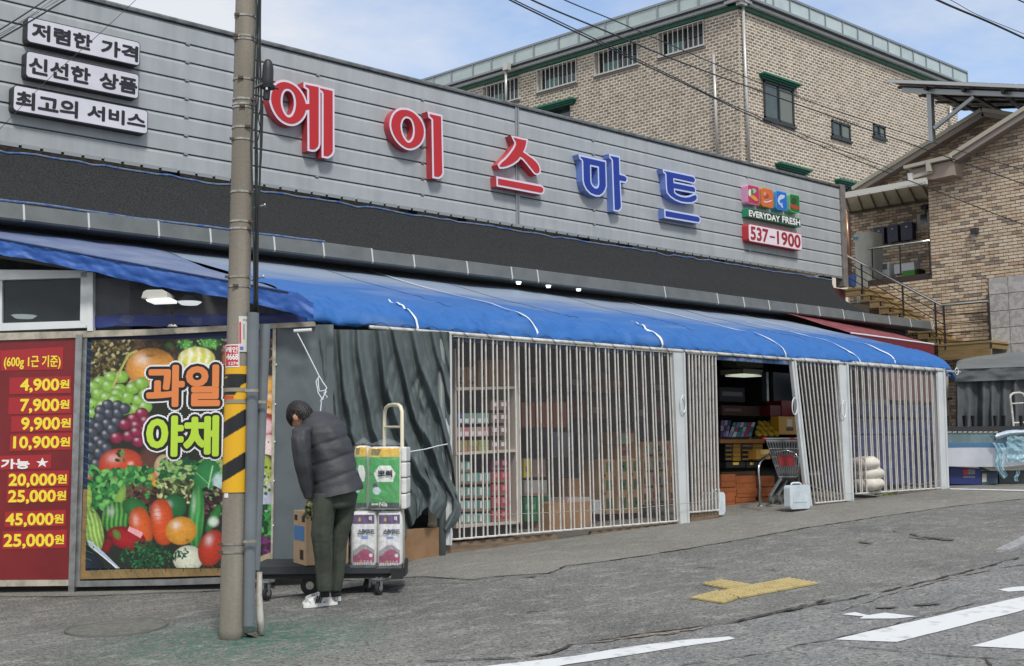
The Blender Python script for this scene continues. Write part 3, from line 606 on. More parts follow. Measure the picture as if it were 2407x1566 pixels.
# ------------------------------------------------------------------ painter for flat prints (per-vertex print colours)
def vn(H_, W_, cell, seed=0):
    r = np.random.default_rng(seed); gh, gw = int(H_/cell)+3, int(W_/cell)+3; g = r.random((gh, gw)); y = np.arange(H_)/cell; x = np.arange(W_)/cell
    yi, xi = y.astype(int), x.astype(int); fy, fx = (y-yi)[:, None], (x-xi)[None, :]; fy = fy*fy*(3-2*fy); fx = fx*fx*(3-2*fx)
    return (g[yi][:, xi]*(1-fy)*(1-fx)+g[yi][:, xi+1]*(1-fy)*fx+g[yi+1][:, xi]*fy*(1-fx)+g[yi+1][:, xi+1]*fy*fx)
class Canvas:
    def __init__(s, x0, y0, x1, y1, k, bgc):
        s.x0, s.y0, s.k = x0, y0, k; s.Wd, s.Hd = int((x1-x0)*k), int((y1-y0)*k); s.a = np.ones((s.Hd, s.Wd, 3))*np.array(hx(bgc))
        s.yy, s.xx = np.mgrid[0:s.Hd, 0:s.Wd]; s.xx = s.xx/k+x0; s.yy = s.yy/k+y0
    def put(s, m, c): m = np.clip(m, 0, 1)[..., None]; s.a = s.a*(1-m)+c*m
    def ell(s, cx, cy, rx, ry, col, rot=0, hi=.0, dark=.45, soft=.07, stripes=None, n=2.0):
        c = np.array(hx(col)); r = radians(rot); dx, dy = s.xx-cx, s.yy-cy; u = (dx*cos(r)+dy*sin(r))/rx; v = (-dx*sin(r)+dy*cos(r))/ry
        d = (abs(u)**n+abs(v)**n)**(1/n); m = (1-d)/soft; sh = 1-dark*np.clip(d, 0, 1)**2.2; cc = c[None, None]*sh[..., None]
        if stripes: f = (np.sin(u*stripes[1]+.6*np.sin(v*5))*.5+.5)[..., None]**1.5; cc = cc*(1-f)+np.array(hx(stripes[0]))*f*sh[..., None]
        if hi: g = np.exp(-(((u+.32)**2+(v+.38)**2)/.07))[..., None]*hi; cc = cc*(1-g)+g*.95
        s.put(m, cc)
    def poly(s, pts, col, soft=0):
        m = np.zeros_like(s.xx, bool); n = len(pts)
        for i in range(n):
            (xa, ya), (xb, yb) = pts[i], pts[(i+1) % n]
            if ya == yb: continue
            m ^= ((ya > s.yy) != (yb > s.yy)) & (s.xx < (xb-xa)*(s.yy-ya)/(yb-ya)+xa)
        s.put(m.astype(float), np.array(hx(col)))
    def line(s, pts, wd, col):
        for (xa, ya), (xb, yb) in zip(pts, pts[1:]):
            L2 = (xb-xa)**2+(yb-ya)**2; t_ = np.clip(((s.xx-xa)*(xb-xa)+(s.yy-ya)*(yb-ya))/L2, 0, 1); d = np.hypot(s.xx-xa-t_*(xb-xa), s.yy-ya-t_*(yb-ya)); s.put((wd-d)/2+.5, np.array(hx(col)))
    def leaves(s, box, cols, n, r0, r1, seed=1, mask=None):
        r = np.random.default_rng(seed)
        for _ in range(n):
            x, y = r.uniform(box[0], box[2]), r.uniform(box[1], box[3])
            if mask and not mask(x, y): continue
            s.ell(x, y, r.uniform(r0, r1), r.uniform(r0, r1)*.55, cols[r.integers(len(cols))], rot=r.uniform(0, 180), dark=.5, soft=.25)
    def to(s, name, P, u0, v0, u1, v1, h, m, parent, bulge=0.0, nr=3):
        vs, fs = grid(lambda a, b: P.w(u0+(u1-u0)*a, v1+(v0-v1)*b, h+bulge*(sin(pi*a)*sin(pi*b))**.5*(.75+.25*abs(sin(pi*nr*a)))+bulge*.25*nz(a*5, b*7, u0)), s.Wd-1, s.Hd-1)
        return mk(name, (vs, fs), m, parent, colors=s.a.reshape(-1, 3))
M_print = mat('banner print', (1, 1, 1), rough=.42, attr='Col')
M_print2 = mat('pack print', (1, 1, 1), rough=.25, attr='Col')

fb = thing('fruit_banner', 'printed fruit and vegetable banner with two big outlined words', 'banner', W.px(420, 1350))
mk('backboard', prism(W, [(205, 788), (640, 766), (634, 1352), (190, 1356)], -.04, .0), mat('navy backing', '#1e2a4d', rough=.7), fb)
mk('plywood_margin', prism(W, [(196, 1150), (206, 1150), (201, 1342), (636, 1323), (635, 1350), (188, 1362)], .0, .006), mat('plywood', '#94794f', rough=.8, var='#7b6540', vscale=8), fb)
C = Canvas(40, 45, 1174, 1503, .27, '#22261c')
C.leaves((40, 45, 420, 330), ['#6b5a33', '#3f3420', '#8f8158', '#2b2a1a', '#b7ab7c', '#55471f'], 420, 8, 26, 1)
C.leaves((300, 45, 640, 190), ['#5b4127', '#3c2a1c', '#4c3a2b'], 90, 14, 34, 2)
C.ell(625, 80, 46, 36, '#4f9b46', dark=.5, soft=.4); C.ell(770, 75, 70, 40, '#4d9440', dark=.5, soft=.4); C.ell(520, 85, 30, 26, '#3f6f34', dark=.5, soft=.4)
C.leaves((560, 50, 850, 110), ['#67ad55', '#2f6a2f', '#83c46c'], 60, 6, 14, 3)
C.leaves((850, 45, 1174, 330), ['#5b3b33', '#2c201e', '#7b5a50', '#412c2a', '#9d7d70'], 260, 8, 24, 4)
C.ell(410, 225, 158, 128, '#e09c45', hi=.5, dark=.45); C.ell(405, 150, 36, 14, '#b87a36', soft=.6, dark=.1)
C.ell(690, 175, 118, 82, '#d3cf5e', stripes=('#eef0c0', 14), hi=.5, dark=.35)
C.ell(920, 170, 75, 70, '#b0603c', dark=.5)
for (x, y) in ((1080, 420), (1130, 350), (1160, 440), (1110, 500), (1060, 330), (1150, 540)): C.ell(x, y, 62, 60, '#dba04a', hi=.4, dark=.5)
C.ell(1110, 640, 120, 120, '#a63e39', hi=.3, dark=.5); C.ell(1120, 610, 60, 60, '#d9b6b8', dark=.2, soft=.4); C.ell(1140, 740, 62, 80, '#e3cfcb', dark=.3); C.ell(1110, 830, 80, 45, '#5b4a3a', dark=.4)
C.ell(1100, 900, 60, 110, '#a5b74a', rot=12, dark=.4); C.ell(1080, 1060, 90, 190, '#aeb6c6', dark=.25); C.leaves((1080, 860, 1174, 1050), ['#a5b24e', '#3d5a22', '#c6cf86'], 40, 10, 26, 5)
C.leaves((900, 1120, 1174, 1330), ['#2f8f3e', '#1b5f2b', '#4fae50', '#12401f'], 130, 18, 44, 6); C.leaves((930, 1300, 1174, 1440), ['#4d1f45', '#2c1430', '#1a1020', '#73306a'], 80, 12, 36, 7)
C.poly([(900, 1503), (1174, 1400), (1174, 1503)], '#a2947a')
g = np.random.default_rng(5)
for (x, y) in ((165, 290), (230, 285), (100, 320), (60, 350), (150, 345), (220, 370), (300, 360), (355, 330), (270, 420), (205, 400), (90, 395), (140, 420), (60, 460), (340, 440), (190, 440), (320, 500), (255, 490), (380, 400), (60, 520), (120, 470), (380, 480)):
    C.ell(x, y, 46, 42, '#86b84a', hi=.45, dark=.5)
C.line([(180, 350), (225, 240), (275, 140), (320, 120)], 7, '#a9ac5e')
for (x, y) in ((150, 465), (210, 470), (105, 500), (160, 520), (215, 520), (255, 490), (100, 545), (50, 580), (150, 585), (205, 575), (95, 605), (60, 640), (145, 655), (30, 690), (95, 690), (60, 730), (120, 715), (45, 800), (105, 770), (150, 740), (90, 840), (50, 870), (180, 620)):
    C.ell(x, y, 37, 37, '#434a58', hi=.35, dark=.75)
for (x, y) in ((310, 555), (360, 520), (260, 590), (330, 600), (285, 665), (210, 675), (345, 700), (375, 640), (385, 570), (330, 640)): C.ell(x, y, 42, 38, '#8b2347', hi=.4, dark=.6)
C.ell(410, 840, 80, 130, '#5b3a31', dark=.5, soft=.3); C.ell(500, 870, 60, 90, '#c9b089', dark=.4)
C.ell(60, 930, 60, 50, '#b94a40', hi=.2, dark=.4)
C.ell(238, 845, 138, 105, '#c5492f', hi=.35, dark=.45, n=2.3); C.ell(300, 840, 26, 22, '#e7a394', soft=.7, dark=.1); C.leaves((215, 750, 270, 820), ['#465f2a', '#7d8a50', '#2c3d1c'], 16, 10, 22, 8)
C.ell(410, 925, 50, 40, '#d68a3a', dark=.4); C.ell(460, 965, 30, 24, '#d7a63c', dark=.4)
C.leaves((50, 870, 430, 1120), ['#3f8f45', '#256b33', '#5fae57', '#1a4a28', '#78bf66', '#2f7b3b'], 300, 16, 42, 9)
C.leaves((470, 820, 860, 1000), ['#2f7f3f', '#1c5a2c', '#6fae5b', '#a4c07a', '#195030', '#8cb266'], 280, 14, 36, 10)
C.leaves((280, 980, 460, 1130), ['#3b2320', '#55302a', '#241614', '#6d4a3c', '#4d5a34'], 110, 12, 30, 11)
C.leaves((470, 950, 680, 1090), ['#9fae6b', '#57703a', '#c6cf9a', '#3f4f28', '#3a2a24'], 130, 10, 26, 12)
C.ell(770, 930, 84, 118, '#2d8145', rot=8, dark=.4); C.line([(800, 860), (765, 1050)], 4, '#a5d0a0'); C.line([(700, 900), (775, 970), (850, 890)], 2.5, '#7dbb80')
C.ell(835, 960, 40, 70, '#b5d0cf', dark=.2, soft=.4)
C.leaves((750, 1000, 860, 1180), ['#4a2030', '#2b1420', '#6b3a4a', '#86a064', '#1c1a18'], 90, 10, 24, 13)
C.ell(40, 1050, 30, 80, '#9fb94e', dark=.3); C.ell(80, 1250, 62, 150, '#79a543', rot=-14, stripes=('#b7d47a', 16), dark=.5)
C.ell(235, 1060, 28, 90, '#7fa84a', rot=22, dark=.35); C.ell(215, 1180, 88, 105, '#226a31', stripes=('#6cae4c', 20), dark=.5, hi=.3)
C.ell(330, 1120, 80, 60, '#2b6e35', rot=30, dark=.5)
C.ell(575, 1110, 70, 80, '#1f6a37', rot=-30, dark=.5, hi=.3); C.ell(705, 1180, 50, 210, '#2f8a3e', rot=2, dark=.55, stripes=('#57b05a', 9), hi=.3); C.ell(810, 1190, 30, 100, '#2c7d38', rot=25, dark=.5); C.ell(810, 1210, 40, 40, '#cfe0cf', dark=.2, soft=.5)
C.ell(370, 1240, 70, 130, '#cf5a20', rot=-12, dark=.5, hi=.3, n=2.4); C.ell(500, 1210, 72, 150, '#d4511d', rot=-8, dark=.5, hi=.45, n=2.5)
for k in range(7): C.line([(440+k*4, 1120+k*28), (540+k*4, 1112+k*28)], 1.2, '#b54518')
C.ell(285, 1310, 130, 72, '#a01a20', rot=18, dark=.65, hi=.0); C.poly([(300, 1235), (385, 1275), (370, 1310), (290, 1262)], '#e2a0a8'); C.ell(225, 1285, 22, 36, '#5d7d33', rot=-30, dark=.3); C.ell(170, 1350, 30, 55, '#7b1418', rot=20, dark=.5)
C.ell(45, 1430, 150, 60, '#18202c', rot=42, dark=.5); C.line([(60, 1330), (150, 1410), (240, 1500)], 9, '#a8b6cc'); C.line([(60, 1350), (230, 1495)], 3, '#e2e8f0'); C.ell(50, 1460, 30, 40, '#1d2a3a', dark=.3)
C.ell(660, 1440, 95, 85, '#dfe2cb', dark=.4, hi=.4); C.ell(615, 1265, 98, 92, '#dd9a33', hi=.55, dark=.4); C.ell(655, 1325, 16, 14, '#8c6a26', soft=.6, dark=.2)
C.ell(800, 1375, 82, 120, '#c1391f', rot=14, dark=.5, hi=.5)
C.leaves((250, 1330, 520, 1490), ['#1d5a33', '#0f3a22', '#2f7a45', '#164a2a', '#0b2a1a'], 420, 6, 17, 14, mask=lambda x, y: abs(x-400)/150+abs(y-1420)/95 < 1.25)
C.leaves((520, 1380, 660, 1460), ['#1d5a33', '#0f3a22', '#2f7a45'], 90, 5, 13, 15, mask=lambda x, y: abs(y-(1420-.25*(x-560))) < 34)
C.a *= (.88+.24*vn(C.Hd, C.Wd, 3, 3))[..., None]
pr_ = W.uv(215, 799, .012)+W.uv(640, 1322, .012)
C.to('print', W, W.uv(208, 1060, .012)[0], pr_[3]-.045, pr_[2], pr_[1], .014, M_print, fb)
for s_, a, b, m in (('과일', (386, 209), (846, 470), mat('orange ink', '#d98248', rough=.45)), ('야채', (385, 527), (838, 782), mat('lime ink', '#b4d63e', rough=.45))):
    halo('white_outline', s_, W, zB(*a), zB(*b), .016, mat('white ink', '#e6e8ea', rough=.45), fb, .062, .02)
    halo('black_outline', s_, W, zB(*a), zB(*b), .0195, mat('black ink', '#17171a', rough=.45), fb, .046, .02)
    txt('lettering', s_, W, zB(*a), zB(*b), .0235, m, fb, .017, ncp=16)
ev = []
for x in np.linspace(70, 1160, 11):
    for y in (62, 1490): ev.append(tube([W.px(*zB(x, y), .014), W.px(*zB(x, y), .022)], .006, 6))
for y in np.linspace(250, 1350, 6):
    for x in (52, 1150): ev.append(tube([W.px(*zB(x, y), .014), W.px(*zB(x, y), .022)], .006, 6))
mk('eyelet', ev, mat('dark eyelet', '#2a2420', rough=.6), fb, kind='stuff')
M_twine = mat('green twine', '#2f8070', rough=.8)
tw = [tube([W.px(196+ (k % 2)*3, 800+k*17, .03), W.px(215+(k % 2)*4, 808+k*17, .03)], .0018, 4) for k in range(31)]+[tube([W.px(215+k*20, 1338-k, .03), W.px(228+k*20, 1362-k, .03)], .0018, 4) for k in range(20)]
mk('twine', tw, M_twine, fb, kind='stuff')

# ------------------------------------------------------------------ grey tarps
M_gt = mat('grey tarpaulin', '#545d61', rough=.5, var='#5c6569', vscale=1.6, bump=.15, bscale=5, dist=.03)
fp = mk('grey_tarpaulin', grid(lambda s, t_: W.px(649-10*t_+(135+6*t_)*s, 763+(1332-763)*t_, .01+.012*nz(s*2, t_*4)+ (.03*nz(s*6, t_*9) if t_ < .08 else 0)), 24, 60), M_gt, smooth=True, label='flat grey tarpaulin panel laced beside the fruit banner', cat='tarpaulin')
mk('eyelet', [tube([W.px(651-11*(y-765)/560, y, .02), W.px(651-11*(y-765)/560, y, .03)], .009, 6) for y in (857, 950, 1038, 1130, 1235)], M_upvc, fp, kind='stuff')
M_ct = mat('dark curtain tarpaulin', '#555e5f', rough=.6, spec=.3, var='#606a6b', vscale=1.8, bump=.25, bscale=5, dist=.03)
def ctf(s, t_):
    R = np.interp(t_, [0, .55, .78, .88, .93, 1], [1056, 1060, 1072, 1086, 1078, 1052]); Lx = np.interp(t_, [0, .5, .8, 1], [752, 765, 830, 905])
    yb = 1232+38*sin(s*7)+18*nz(s*6, 3); yt = 774+ s*6
    x = Lx+(R-Lx)*s; y = yt+(yb-yt)*t_
    a = .5+.5*min(1, t_*2.2); ph = s*(46-20*t_)+2.2*nz(s*3, t_*1.3, 1)
    h = .10+a*(.050*sin(ph)+.030*sin(ph*1.9+1.3+t_*1.5)+.035*nz(s*8, t_*2.6, 2)) - .06*(t_ > .0)*sin(pi*t_)*.5
    h += -.028*max(0, 1-abs(nz(s*5+t_*1.6, t_*1.5, 11))*5)*min(1, t_*4) + .03*nz(s*6-t_*1.2, t_*2.2, 14) + .014*abs(nz(s*22, t_*7, 6))*2*min(1, t_*3)
    if t_ > .8: h += .07*(t_-.8)/.2*sin(s*11)
    return F.px(x, y, h)
ctb = mk('tarpaulin_curtain', grid(ctf, 150, 90), M_ct, smooth=True, label='crumpled dark grey tarpaulin curtain drawn aside and tied with cord', cat='tarpaulin curtain')
mk('tie_cord', tube([F.px(x, y, .28) for x, y in ((950, 1064), (975, 1060), (1000, 1056), (1030, 1048), (1052, 1044))], .005, 6), M_strap, ctb)
cd = thing('cord_with_hook', 'thin white cord hanging in a looped knot before the grey tarpaulin', 'cord', W.px(752, 970, .1))
cpts = [c4(2080, 785), c4(2130, 880), c4(2230, 1080), c4(2260, 1130), c4(2285, 1165), c4(2270, 1185), c4(2235, 1190), c4(2228, 1160), c4(2225, 1110), c4(2232, 1085), c4(2210, 1120), c4(2225, 1200), c4(2250, 1240), c4(2240, 1340)]
mk('cord', tube([W.px(*p, .3) for p in cpts], .0055, 6), M_strap, cd)
mk('cord', tube([W.px(*c4(*p), .31) for p in ((2285, 1165), (2255, 1250), (2290, 1230), (2262, 1200), (2285, 1190), (2240, 1260))], .005, 6), M_strap, cd)
mk('roller', tube([W.px(*c4(2055, 768), .3), W.px(*c4(2180, 760), .3)], [.016, .016], 8), M_upvc, cd)
mk('board_offcut', pxbox(F, 945, 1245, 1044, 1312, .0, .03), mat('brown carton', '#8a6d50', rough=.85, var='#7a5f45', vscale=5), label='brown board leaning behind the crumpled curtain by the grey post', cat='board')
mk('grey_post', tube([F.px(1038, 1312, .02), F.px(1036, 780, .02)], .045, 12), mat('grey pipe', '#6f7778', rough=.5), smooth=True, label='grey pipe post standing at the left edge of the plastic curtains', cat='post')

# ------------------------------------------------------------------ accordion plastic curtains
M_bar = mat('white curtain bar', '#d0cec8', rough=.3, var='#a3a09b', vscale=9, fac=(.5, .8)); M_wpost = mat('white post', '#c6cacb', rough=.35, var='#b9bec0', vscale=3, streak=.12)
M_film = mat('curtain film', '#9a989b', rough=.25, spec=.4, clear=(.09, (.93, .91, .92)))
def accordion(label, tl, tr, bl, br, n, amp, group='folding plastic curtains', bartop=.012, h0=0):
    t = thing('folding_curtain', label, 'plastic curtain', F.px((bl[0]+br[0])/2, (bl[1]+br[1])/2), group)
    T0, T1, B0, B1 = F.px(*tl), F.px(*tr), F.px(*bl), F.px(*br); nv = Vector((0, -1, 0)); P_ = []
    for i in range(n+1):
        s = i/n; h = h0+amp*(1 if i % 2 else -1); P_.append((T0.lerp(T1, s)+nv*h, B0.lerp(B1, s)+nv*h))
    src = None
    for i, (a, b) in enumerate(P_):
        d = (b-a).normalized(); r = .0068; q = [(-r, -r), (r, -r), (r, r), (-r, r)]
        mk('bar', hexa([a+Vector((x, y, 0)) for x, y in q], [b+Vector((x, y, 0)) for x, y in q]), M_bar, t)
    for (a, b), (c, d) in zip(P_, P_[1:]):
        o = Vector((0, .004, .01)); e = Vector((0, .0015, 0))
        mk('strip', ([a+o, b+o, d+o, c+o], [(0, 1, 2, 3)]), M_film, t)
    rail = [b for a, b in P_]
    mk('bottom_rail', tube([p+Vector((0, -.004, .008)) for p in rail], .011, 6), M_bar, t)
    mk('top_rail', pbox(F, T0.x, T0.z-.01, T1.x, T0.z+.04, -.03, .03), M_bar, t)
    return t
cur1 = accordion('wide plastic curtain between the dark tarpaulin and the first white post', (1062, 790), (1577, 826), (1064, 1270), (1594, 1226), 44, .014)
cur2 = accordion('narrow bunched plastic curtain folded left of the open doorway', (1612, 830), (1683, 836), (1622, 1206), (1691, 1200), 18, .02)
cur3 = accordion('slanting plastic curtain hanging right of the open doorway', (1879, 848), (1970, 852), (1918, 1184), (1994, 1177), 20, .016)
cur4 = accordion('far right plastic curtain in front of the blue stacks', (2001, 856), (2205, 868), (2014, 1162), (2216, 1148), 30, .012)
def fpost(label, x0t, x1t, yt, x0b, x1b, yb, d=.06, hnd=None):
    t = thing('white_post', label, 'post', F.px((x0b+x1b)/2, yb))
    mk('post', prism(F, [(x0t, yt), (x1t, yt), (x1b, yb), (x0b, yb)], -d, .035), M_wpost, t, bevel=.004)
    mk('post_edge', prism(F, [(x1t-4, yt), (x1t-1, yt), (x1b-1, yb), (x1b-4, yb)], .036, .05), M_wpost, t)
    if hnd: mk('handle', tube([F.px(hnd[0]+hnd[2]*sin(a), hnd[1]+20*cos(a), .07) for a in np.linspace(0, 2*pi, 16)[:-1]], .008, 6, closed=True), M_upvc, t)
    return t
fpost('white post at the left end of the wide plastic curtain', 1047, 1062, 782, 1049, 1063, 1282)
fpost('white post between the wide and the bunched plastic curtain', 1583, 1611, 828, 1600, 1622, 1233, hnd=(1606, 950, 6))
fpost('leaning white edge post right of the open doorway', 1861, 1872, 848, 1899, 1910, 1190, .02, hnd=(1868, 955, 6))
fpost('white post between the slanting and the far right plastic curtain', 1972, 1995, 852, 1988, 2008, 1178, hnd=(1984, 962, 5))
fpost('white post at the right end of the far right plastic curtain', 2204, 2222, 866, 2214, 2232, 1152)
mk('tie_cord', tube([F.px(x, y, .12) for x, y in ((1085, 1212), (1200, 1209), (1340, 1203), (1480, 1196), (1606, 1184), (1640, 1180), (1670, 1175), (1692, 1166))], .0035, 5), mat('grey cord', '#9a9a92'), label='thin cord tied across the foot of the wide plastic curtain', cat='cord')
mk('tie_cord', tube([F.px(x, y, .12) for x, y in ((1902, 1140), (1935, 1152), (1975, 1162), (2010, 1160), (2060, 1165), (2105, 1155), (2145, 1136), (2160, 1140), (2214, 1128))], .0035, 5), MATS['grey cord'], label='thin cord tied across the foot of the far right plastic curtains', cat='cord')
M_ply = mat('old timber', '#7d6b58', rough=.9, var='#5f5042', vscale=9, vstretch=(.4, 1, 4))
mk('timber_board', prism(F, [(1048, 1278), (1308, 1254), (1310, 1268), (1048, 1304)], -.05, -.02), M_ply, label='long old timber board wedged under the wide plastic curtain', cat='board')
mk('timber_board', prism(F, [(1388, 1249), (1590, 1229), (1590, 1232), (1388, 1259)], -.05, -.02), M_ply, label='thin timber board under the right part of the wide curtain', cat='board')
mk('timber_board', prism(F, [(1624, 1207), (1690, 1202), (1690, 1218), (1624, 1228)], -.05, -.02), M_ply, label='short timber block under the bunched plastic curtain', cat='board')
mk('timber_board', prism(F, [(2060, 1161), (2108, 1156), (2108, 1162), (2060, 1170)], -.05, -.02), mat('green tape', '#6f7340', rough=.8), label='greenish board under the far right plastic curtain', cat='board')

# ------------------------------------------------------------------ goods
random.seed(3)
def rdepth(P, r, h): return P
def goods(name, label, cat, P, r, h, dep, m, group=None, bevel=0, prints=()):
    u0, v0, u1, v1 = pxrect(P, r[0], r[1], r[2], r[3], h)
    o = mk(name, pbox(P, u0, v0, u1, v1, h-dep, h), m, bevel=bevel, label=label, cat=cat, group=group)
    for k, (a, b, c, d, mm) in enumerate(prints):
        mk('print', pbox(P, u0+a*(u1-u0), v0+b*(v1-v0), u0+c*(u1-u0), v0+d*(v1-v0), h, h+.003), mm, o)
    return o
M_cart = mat('carton', '#a08460', rough=.85, var='#8c7250', vscale=5); M_cart2 = mat('orange carton', '#96552c', rough=.8, var='#7e4522', vscale=4)
M_g = mat('green ink', '#2c5a3a'); M_k = mat('dark ink', '#2c2622'); M_t = mat('teal ink', '#5f938c'); M_r = mat('red ink', '#9c2f35')
def pk(c, r=.35, nm=None): return mat(nm or 'pack '+c, c, rough=r)
# shelf behind the wide curtain
SH = Plane((0, YF+.38, 0), (0, -1, 0))
sh_ = thing('metal_shelf', 'cream metal shelf unit behind the left end of the wide plastic curtain', 'shelf', SH.px(1145, 1240))
M_sh = mat('shelf cream', '#cfc9bb', rough=.5)
for q in ([zK(88, 60), zK(98, 60), zK(112, 1340), zK(100, 1340)], [zK(508, 40), zK(535, 40), zK(562, 1300), zK(538, 1300)]): mk('upright', prism(SH, q, -.5, .0), M_sh, sh_)
for yl, yr in ((345, 338), (808, 788), (1330, 1300)): mk('shelf_board', prism(SH, [zK(98, yl-10), zK(540, yr-10), zK(540, yr+8), zK(98, yl+12)], -.5, .01), M_sh, sh_)
mk('back_panel', prism(SH, [zK(88, 30), zK(545, 30), zK(560, 1310), zK(100, 1340)], -.53, -.5), M_grey, sh_)
def row(nm, lb, cat, y0, y1, x0, x1, n, ms, dy=-.02, grp=None, prints=(), Pn=None, k=zK, h=-.06, dep=.25, gap=.06):
    for i in range(n):
        a, b = x0+(x1-x0)*i/n, x0+(x1-x0)*(i+1-gap)/n; yy = dy*(a-x0)
        p, q = k(a, y0+yy), k(b, y1+yy)
        wd_ = lb if n == 1 else lb + ', ' + (('left one', 'right one') if n == 2 else ('left one', 'middle one', 'right one') if n == 3 else ('leftmost', 'second from left', 'middle one', 'second from right', 'rightmost'))[i]
        goods(nm, wd_, cat, Pn or SH, (*p, *q), h, dep, random.choice(ms), group=grp, prints=prints)
bw = mat('brown crate lining', '#8b6f5c', rough=.8)
row('carton', 'tall brown carton on the top board of the cream shelf', 'carton', 190, 335, 105, 245, 2, [M_cart], grp='cartons on the shelf top', prints=((.3, .35, .5, .5, M_k), (.15, .15, .7, .28, M_k)))
row('carton', 'brown carton beside the tall one on the shelf top', 'carton', 140, 330, 255, 490, 3, [M_cart], grp='cartons on the shelf top', prints=((.35, .4, .55, .65, M_k),))
row('jar_pack', 'blue and mint green packs in the upper row of the middle board', 'pack', 522, 598, 105, 335, 5, [pk('#3b5f9c'), pk('#7ba39b'), pk('#84ab9d'), pk('#6f958f')], grp='packs on the middle board', prints=((.2, .1, .8, .5, M_ywh),))
row('jar_pack', 'pink packs with white labels on the middle board', 'pack', 622, 690, 105, 335, 5, [pk('#a9626b'), pk('#bf7b80'), pk('#b4a29c')], grp='pink packs on the middle board', prints=((.2, .1, .8, .55, M_ywh),))
row('carton_tray', 'low tray of lime and tan packs at the bottom of the middle board', 'tray', 715, 790, 108, 335, 3, [pk('#98a455'), pk('#b0895f'), M_cart], grp='trays on the middle board', prints=((.1, .45, .9, .9, pk('#8fa05a')),))
for y, lb in ((430, 'topmost'), (520, 'second'), (612, 'third'), (715, 'lowest')): row('food_tray', '%s tray of brown and grey packets at the right of the middle board' % lb, 'tray', y, y+70, 345, 470, 2, [pk('#77675e'), pk('#6a625e'), pk('#84716a')], grp='food trays on the middle board', prints=((0, 0, 1, .25, bw), (.2, .4, .8, .8, M_ywh)))
for y, lb in ((865, 'topmost'), (950, 'second'), (1050, 'third'), (1145, 'fourth'), (1240, 'lowest')): row('coffee_pack', '%s row of mint green packs in brown trays on the lower board' % lb, 'pack', y, y+78, 122, 345 if y > 900 else 210, 5 if y > 900 else 2, [pk('#6fa397'), pk('#7eb0a2'), pk('#5f9488')], grp='mint packs on the lower board', prints=((0, 0, 1, .22, bw), (.3, .3, .6, .9, M_ywh)))
for y, lb in ((850, 'purple topmost'), (938, 'second'), (1030, 'third'), (1120, 'fourth'), (1215, 'lowest')): row('red_pack', '%s row of red packs in trays on the lower board' % lb, 'pack', y, y+76, 352, 478, 2, [pk('#6f2f52') if y < 900 else pk('#a63a44'), pk('#5a3050') if y < 900 else pk('#b04850')], grp='red packs on the lower board', prints=((0, 0, 1, .2, bw), (.2, .45, .75, .85, pk('#c88a8a'))))
SD2 = Plane((0, YF+.9, 0), (0, -1, 0))
row('yellow_pack', 'bright yellow pack standing right of the cream shelf', 'pack', 845, 980, 580, 630, 1, [pk('#b5a92e')], Pn=SD2, dy=0, prints=((.3, .3, .7, .6, M_k),))
row('snack_tray', 'stacked trays of brown snack packs beside the yellow pack', 'tray', 850, 975, 645, 740, 2, [pk('#7c6355')], Pn=SD2, grp='snack trays', dy=0, prints=((0, 0, 1, .15, bw), (0, .5, 1, .6, bw)))
row('white_pack', 'pale grey packs in trays above the green bags', 'pack', 1000, 1110, 585, 750, 3, [pk('#8d918c'), pk('#a09e98')], Pn=SD2, grp='pale packs', dy=0, prints=((0, 0, 1, .2, bw),))
row('green_bag', 'green shiny bag on the floor beside the shelf', 'bag', 1120, 1290, 585, 720, 3, [pk('#1f6b43'), pk('#2b7d52')], Pn=SD2, grp='green bags by the shelf', dy=0, prints=((.2, .5, .8, .7, pk('#5fa27c')),))
row('green_bag', 'darker green bag above the big brown carton', 'bag', 1095, 1200, 670, 780, 2, [pk('#2f6450'), pk('#3d7260')], Pn=SD2, h=-.3, grp='green bags above the carton', dy=0)
CB = Plane((0, YF+.75, 0), (0, -1, 0))
goods('carton', 'large plain brown carton on the floor behind the middle of the wide curtain', 'carton', CB, (*zL(-20, 1165), *zL(278, 1350)), 0, .6, mat('tan carton', '#b08a62', rough=.85, var='#a07b55', vscale=3))
goods('carton', 'open brown carton behind the large plain one', 'carton', CB, (*zL(110, 985), *zL(290, 1165)), -.5, .5, mat('tan carton', '#a37f58'))
goods('white_container', 'white plastic container between the cartons behind the curtain', 'container', CB, (*zL(295, 1140), *zL(350, 1240)), 0, .3, pk('#b5bcc0'), bevel=.02)
goods('carton', 'white box lying on the large plain brown carton', 'carton', CB, (*zL(100, 1125), *zL(265, 1165)), -.1, .3, pk('#b9b4ac'))
nl = ['top', 'second', 'third', 'fourth']
for j, (xa, xb) in enumerate(((355, 450), (455, 545), (550, 640))):
    for i in range(3):
        y0 = 850+i*130+(-4*j); goods('noodle_carton', '%s carton of the %s stack with green print behind the wide curtain' % (nl[i], ('left', 'middle', 'right')[j]), 'carton', CB, (*zL(xa, y0), *zL(xb, y0+126)), -.1+.05*j, .4, M_cart, group='green printed cartons behind the curtain', prints=((.25, .3, .75, .85, M_g), (.05, .05, .2, .15, M_k), (.42, .5, .58, .65, M_ywh)))
for j, (xa, xb) in enumerate(((642, 735), (738, 830), (832, 915))):
    for i in range(4):
        y0 = 725+i*112-5*j; goods('noodle_carton', '%s carton of the %s stack with red and teal print near the white post' % (nl[i], ('left', 'middle', 'right')[j]), 'carton', CB, (*zL(xa, y0), *zL(xb, y0+108)), .1, .4, M_cart, group='red and teal printed cartons behind the curtain', prints=((.08, .3, .3, .7, M_k), (.4, .35, .65, .75, M_t), (.12, .05, .8, .2, M_k), (.75, .4, .95, .8, M_r)))
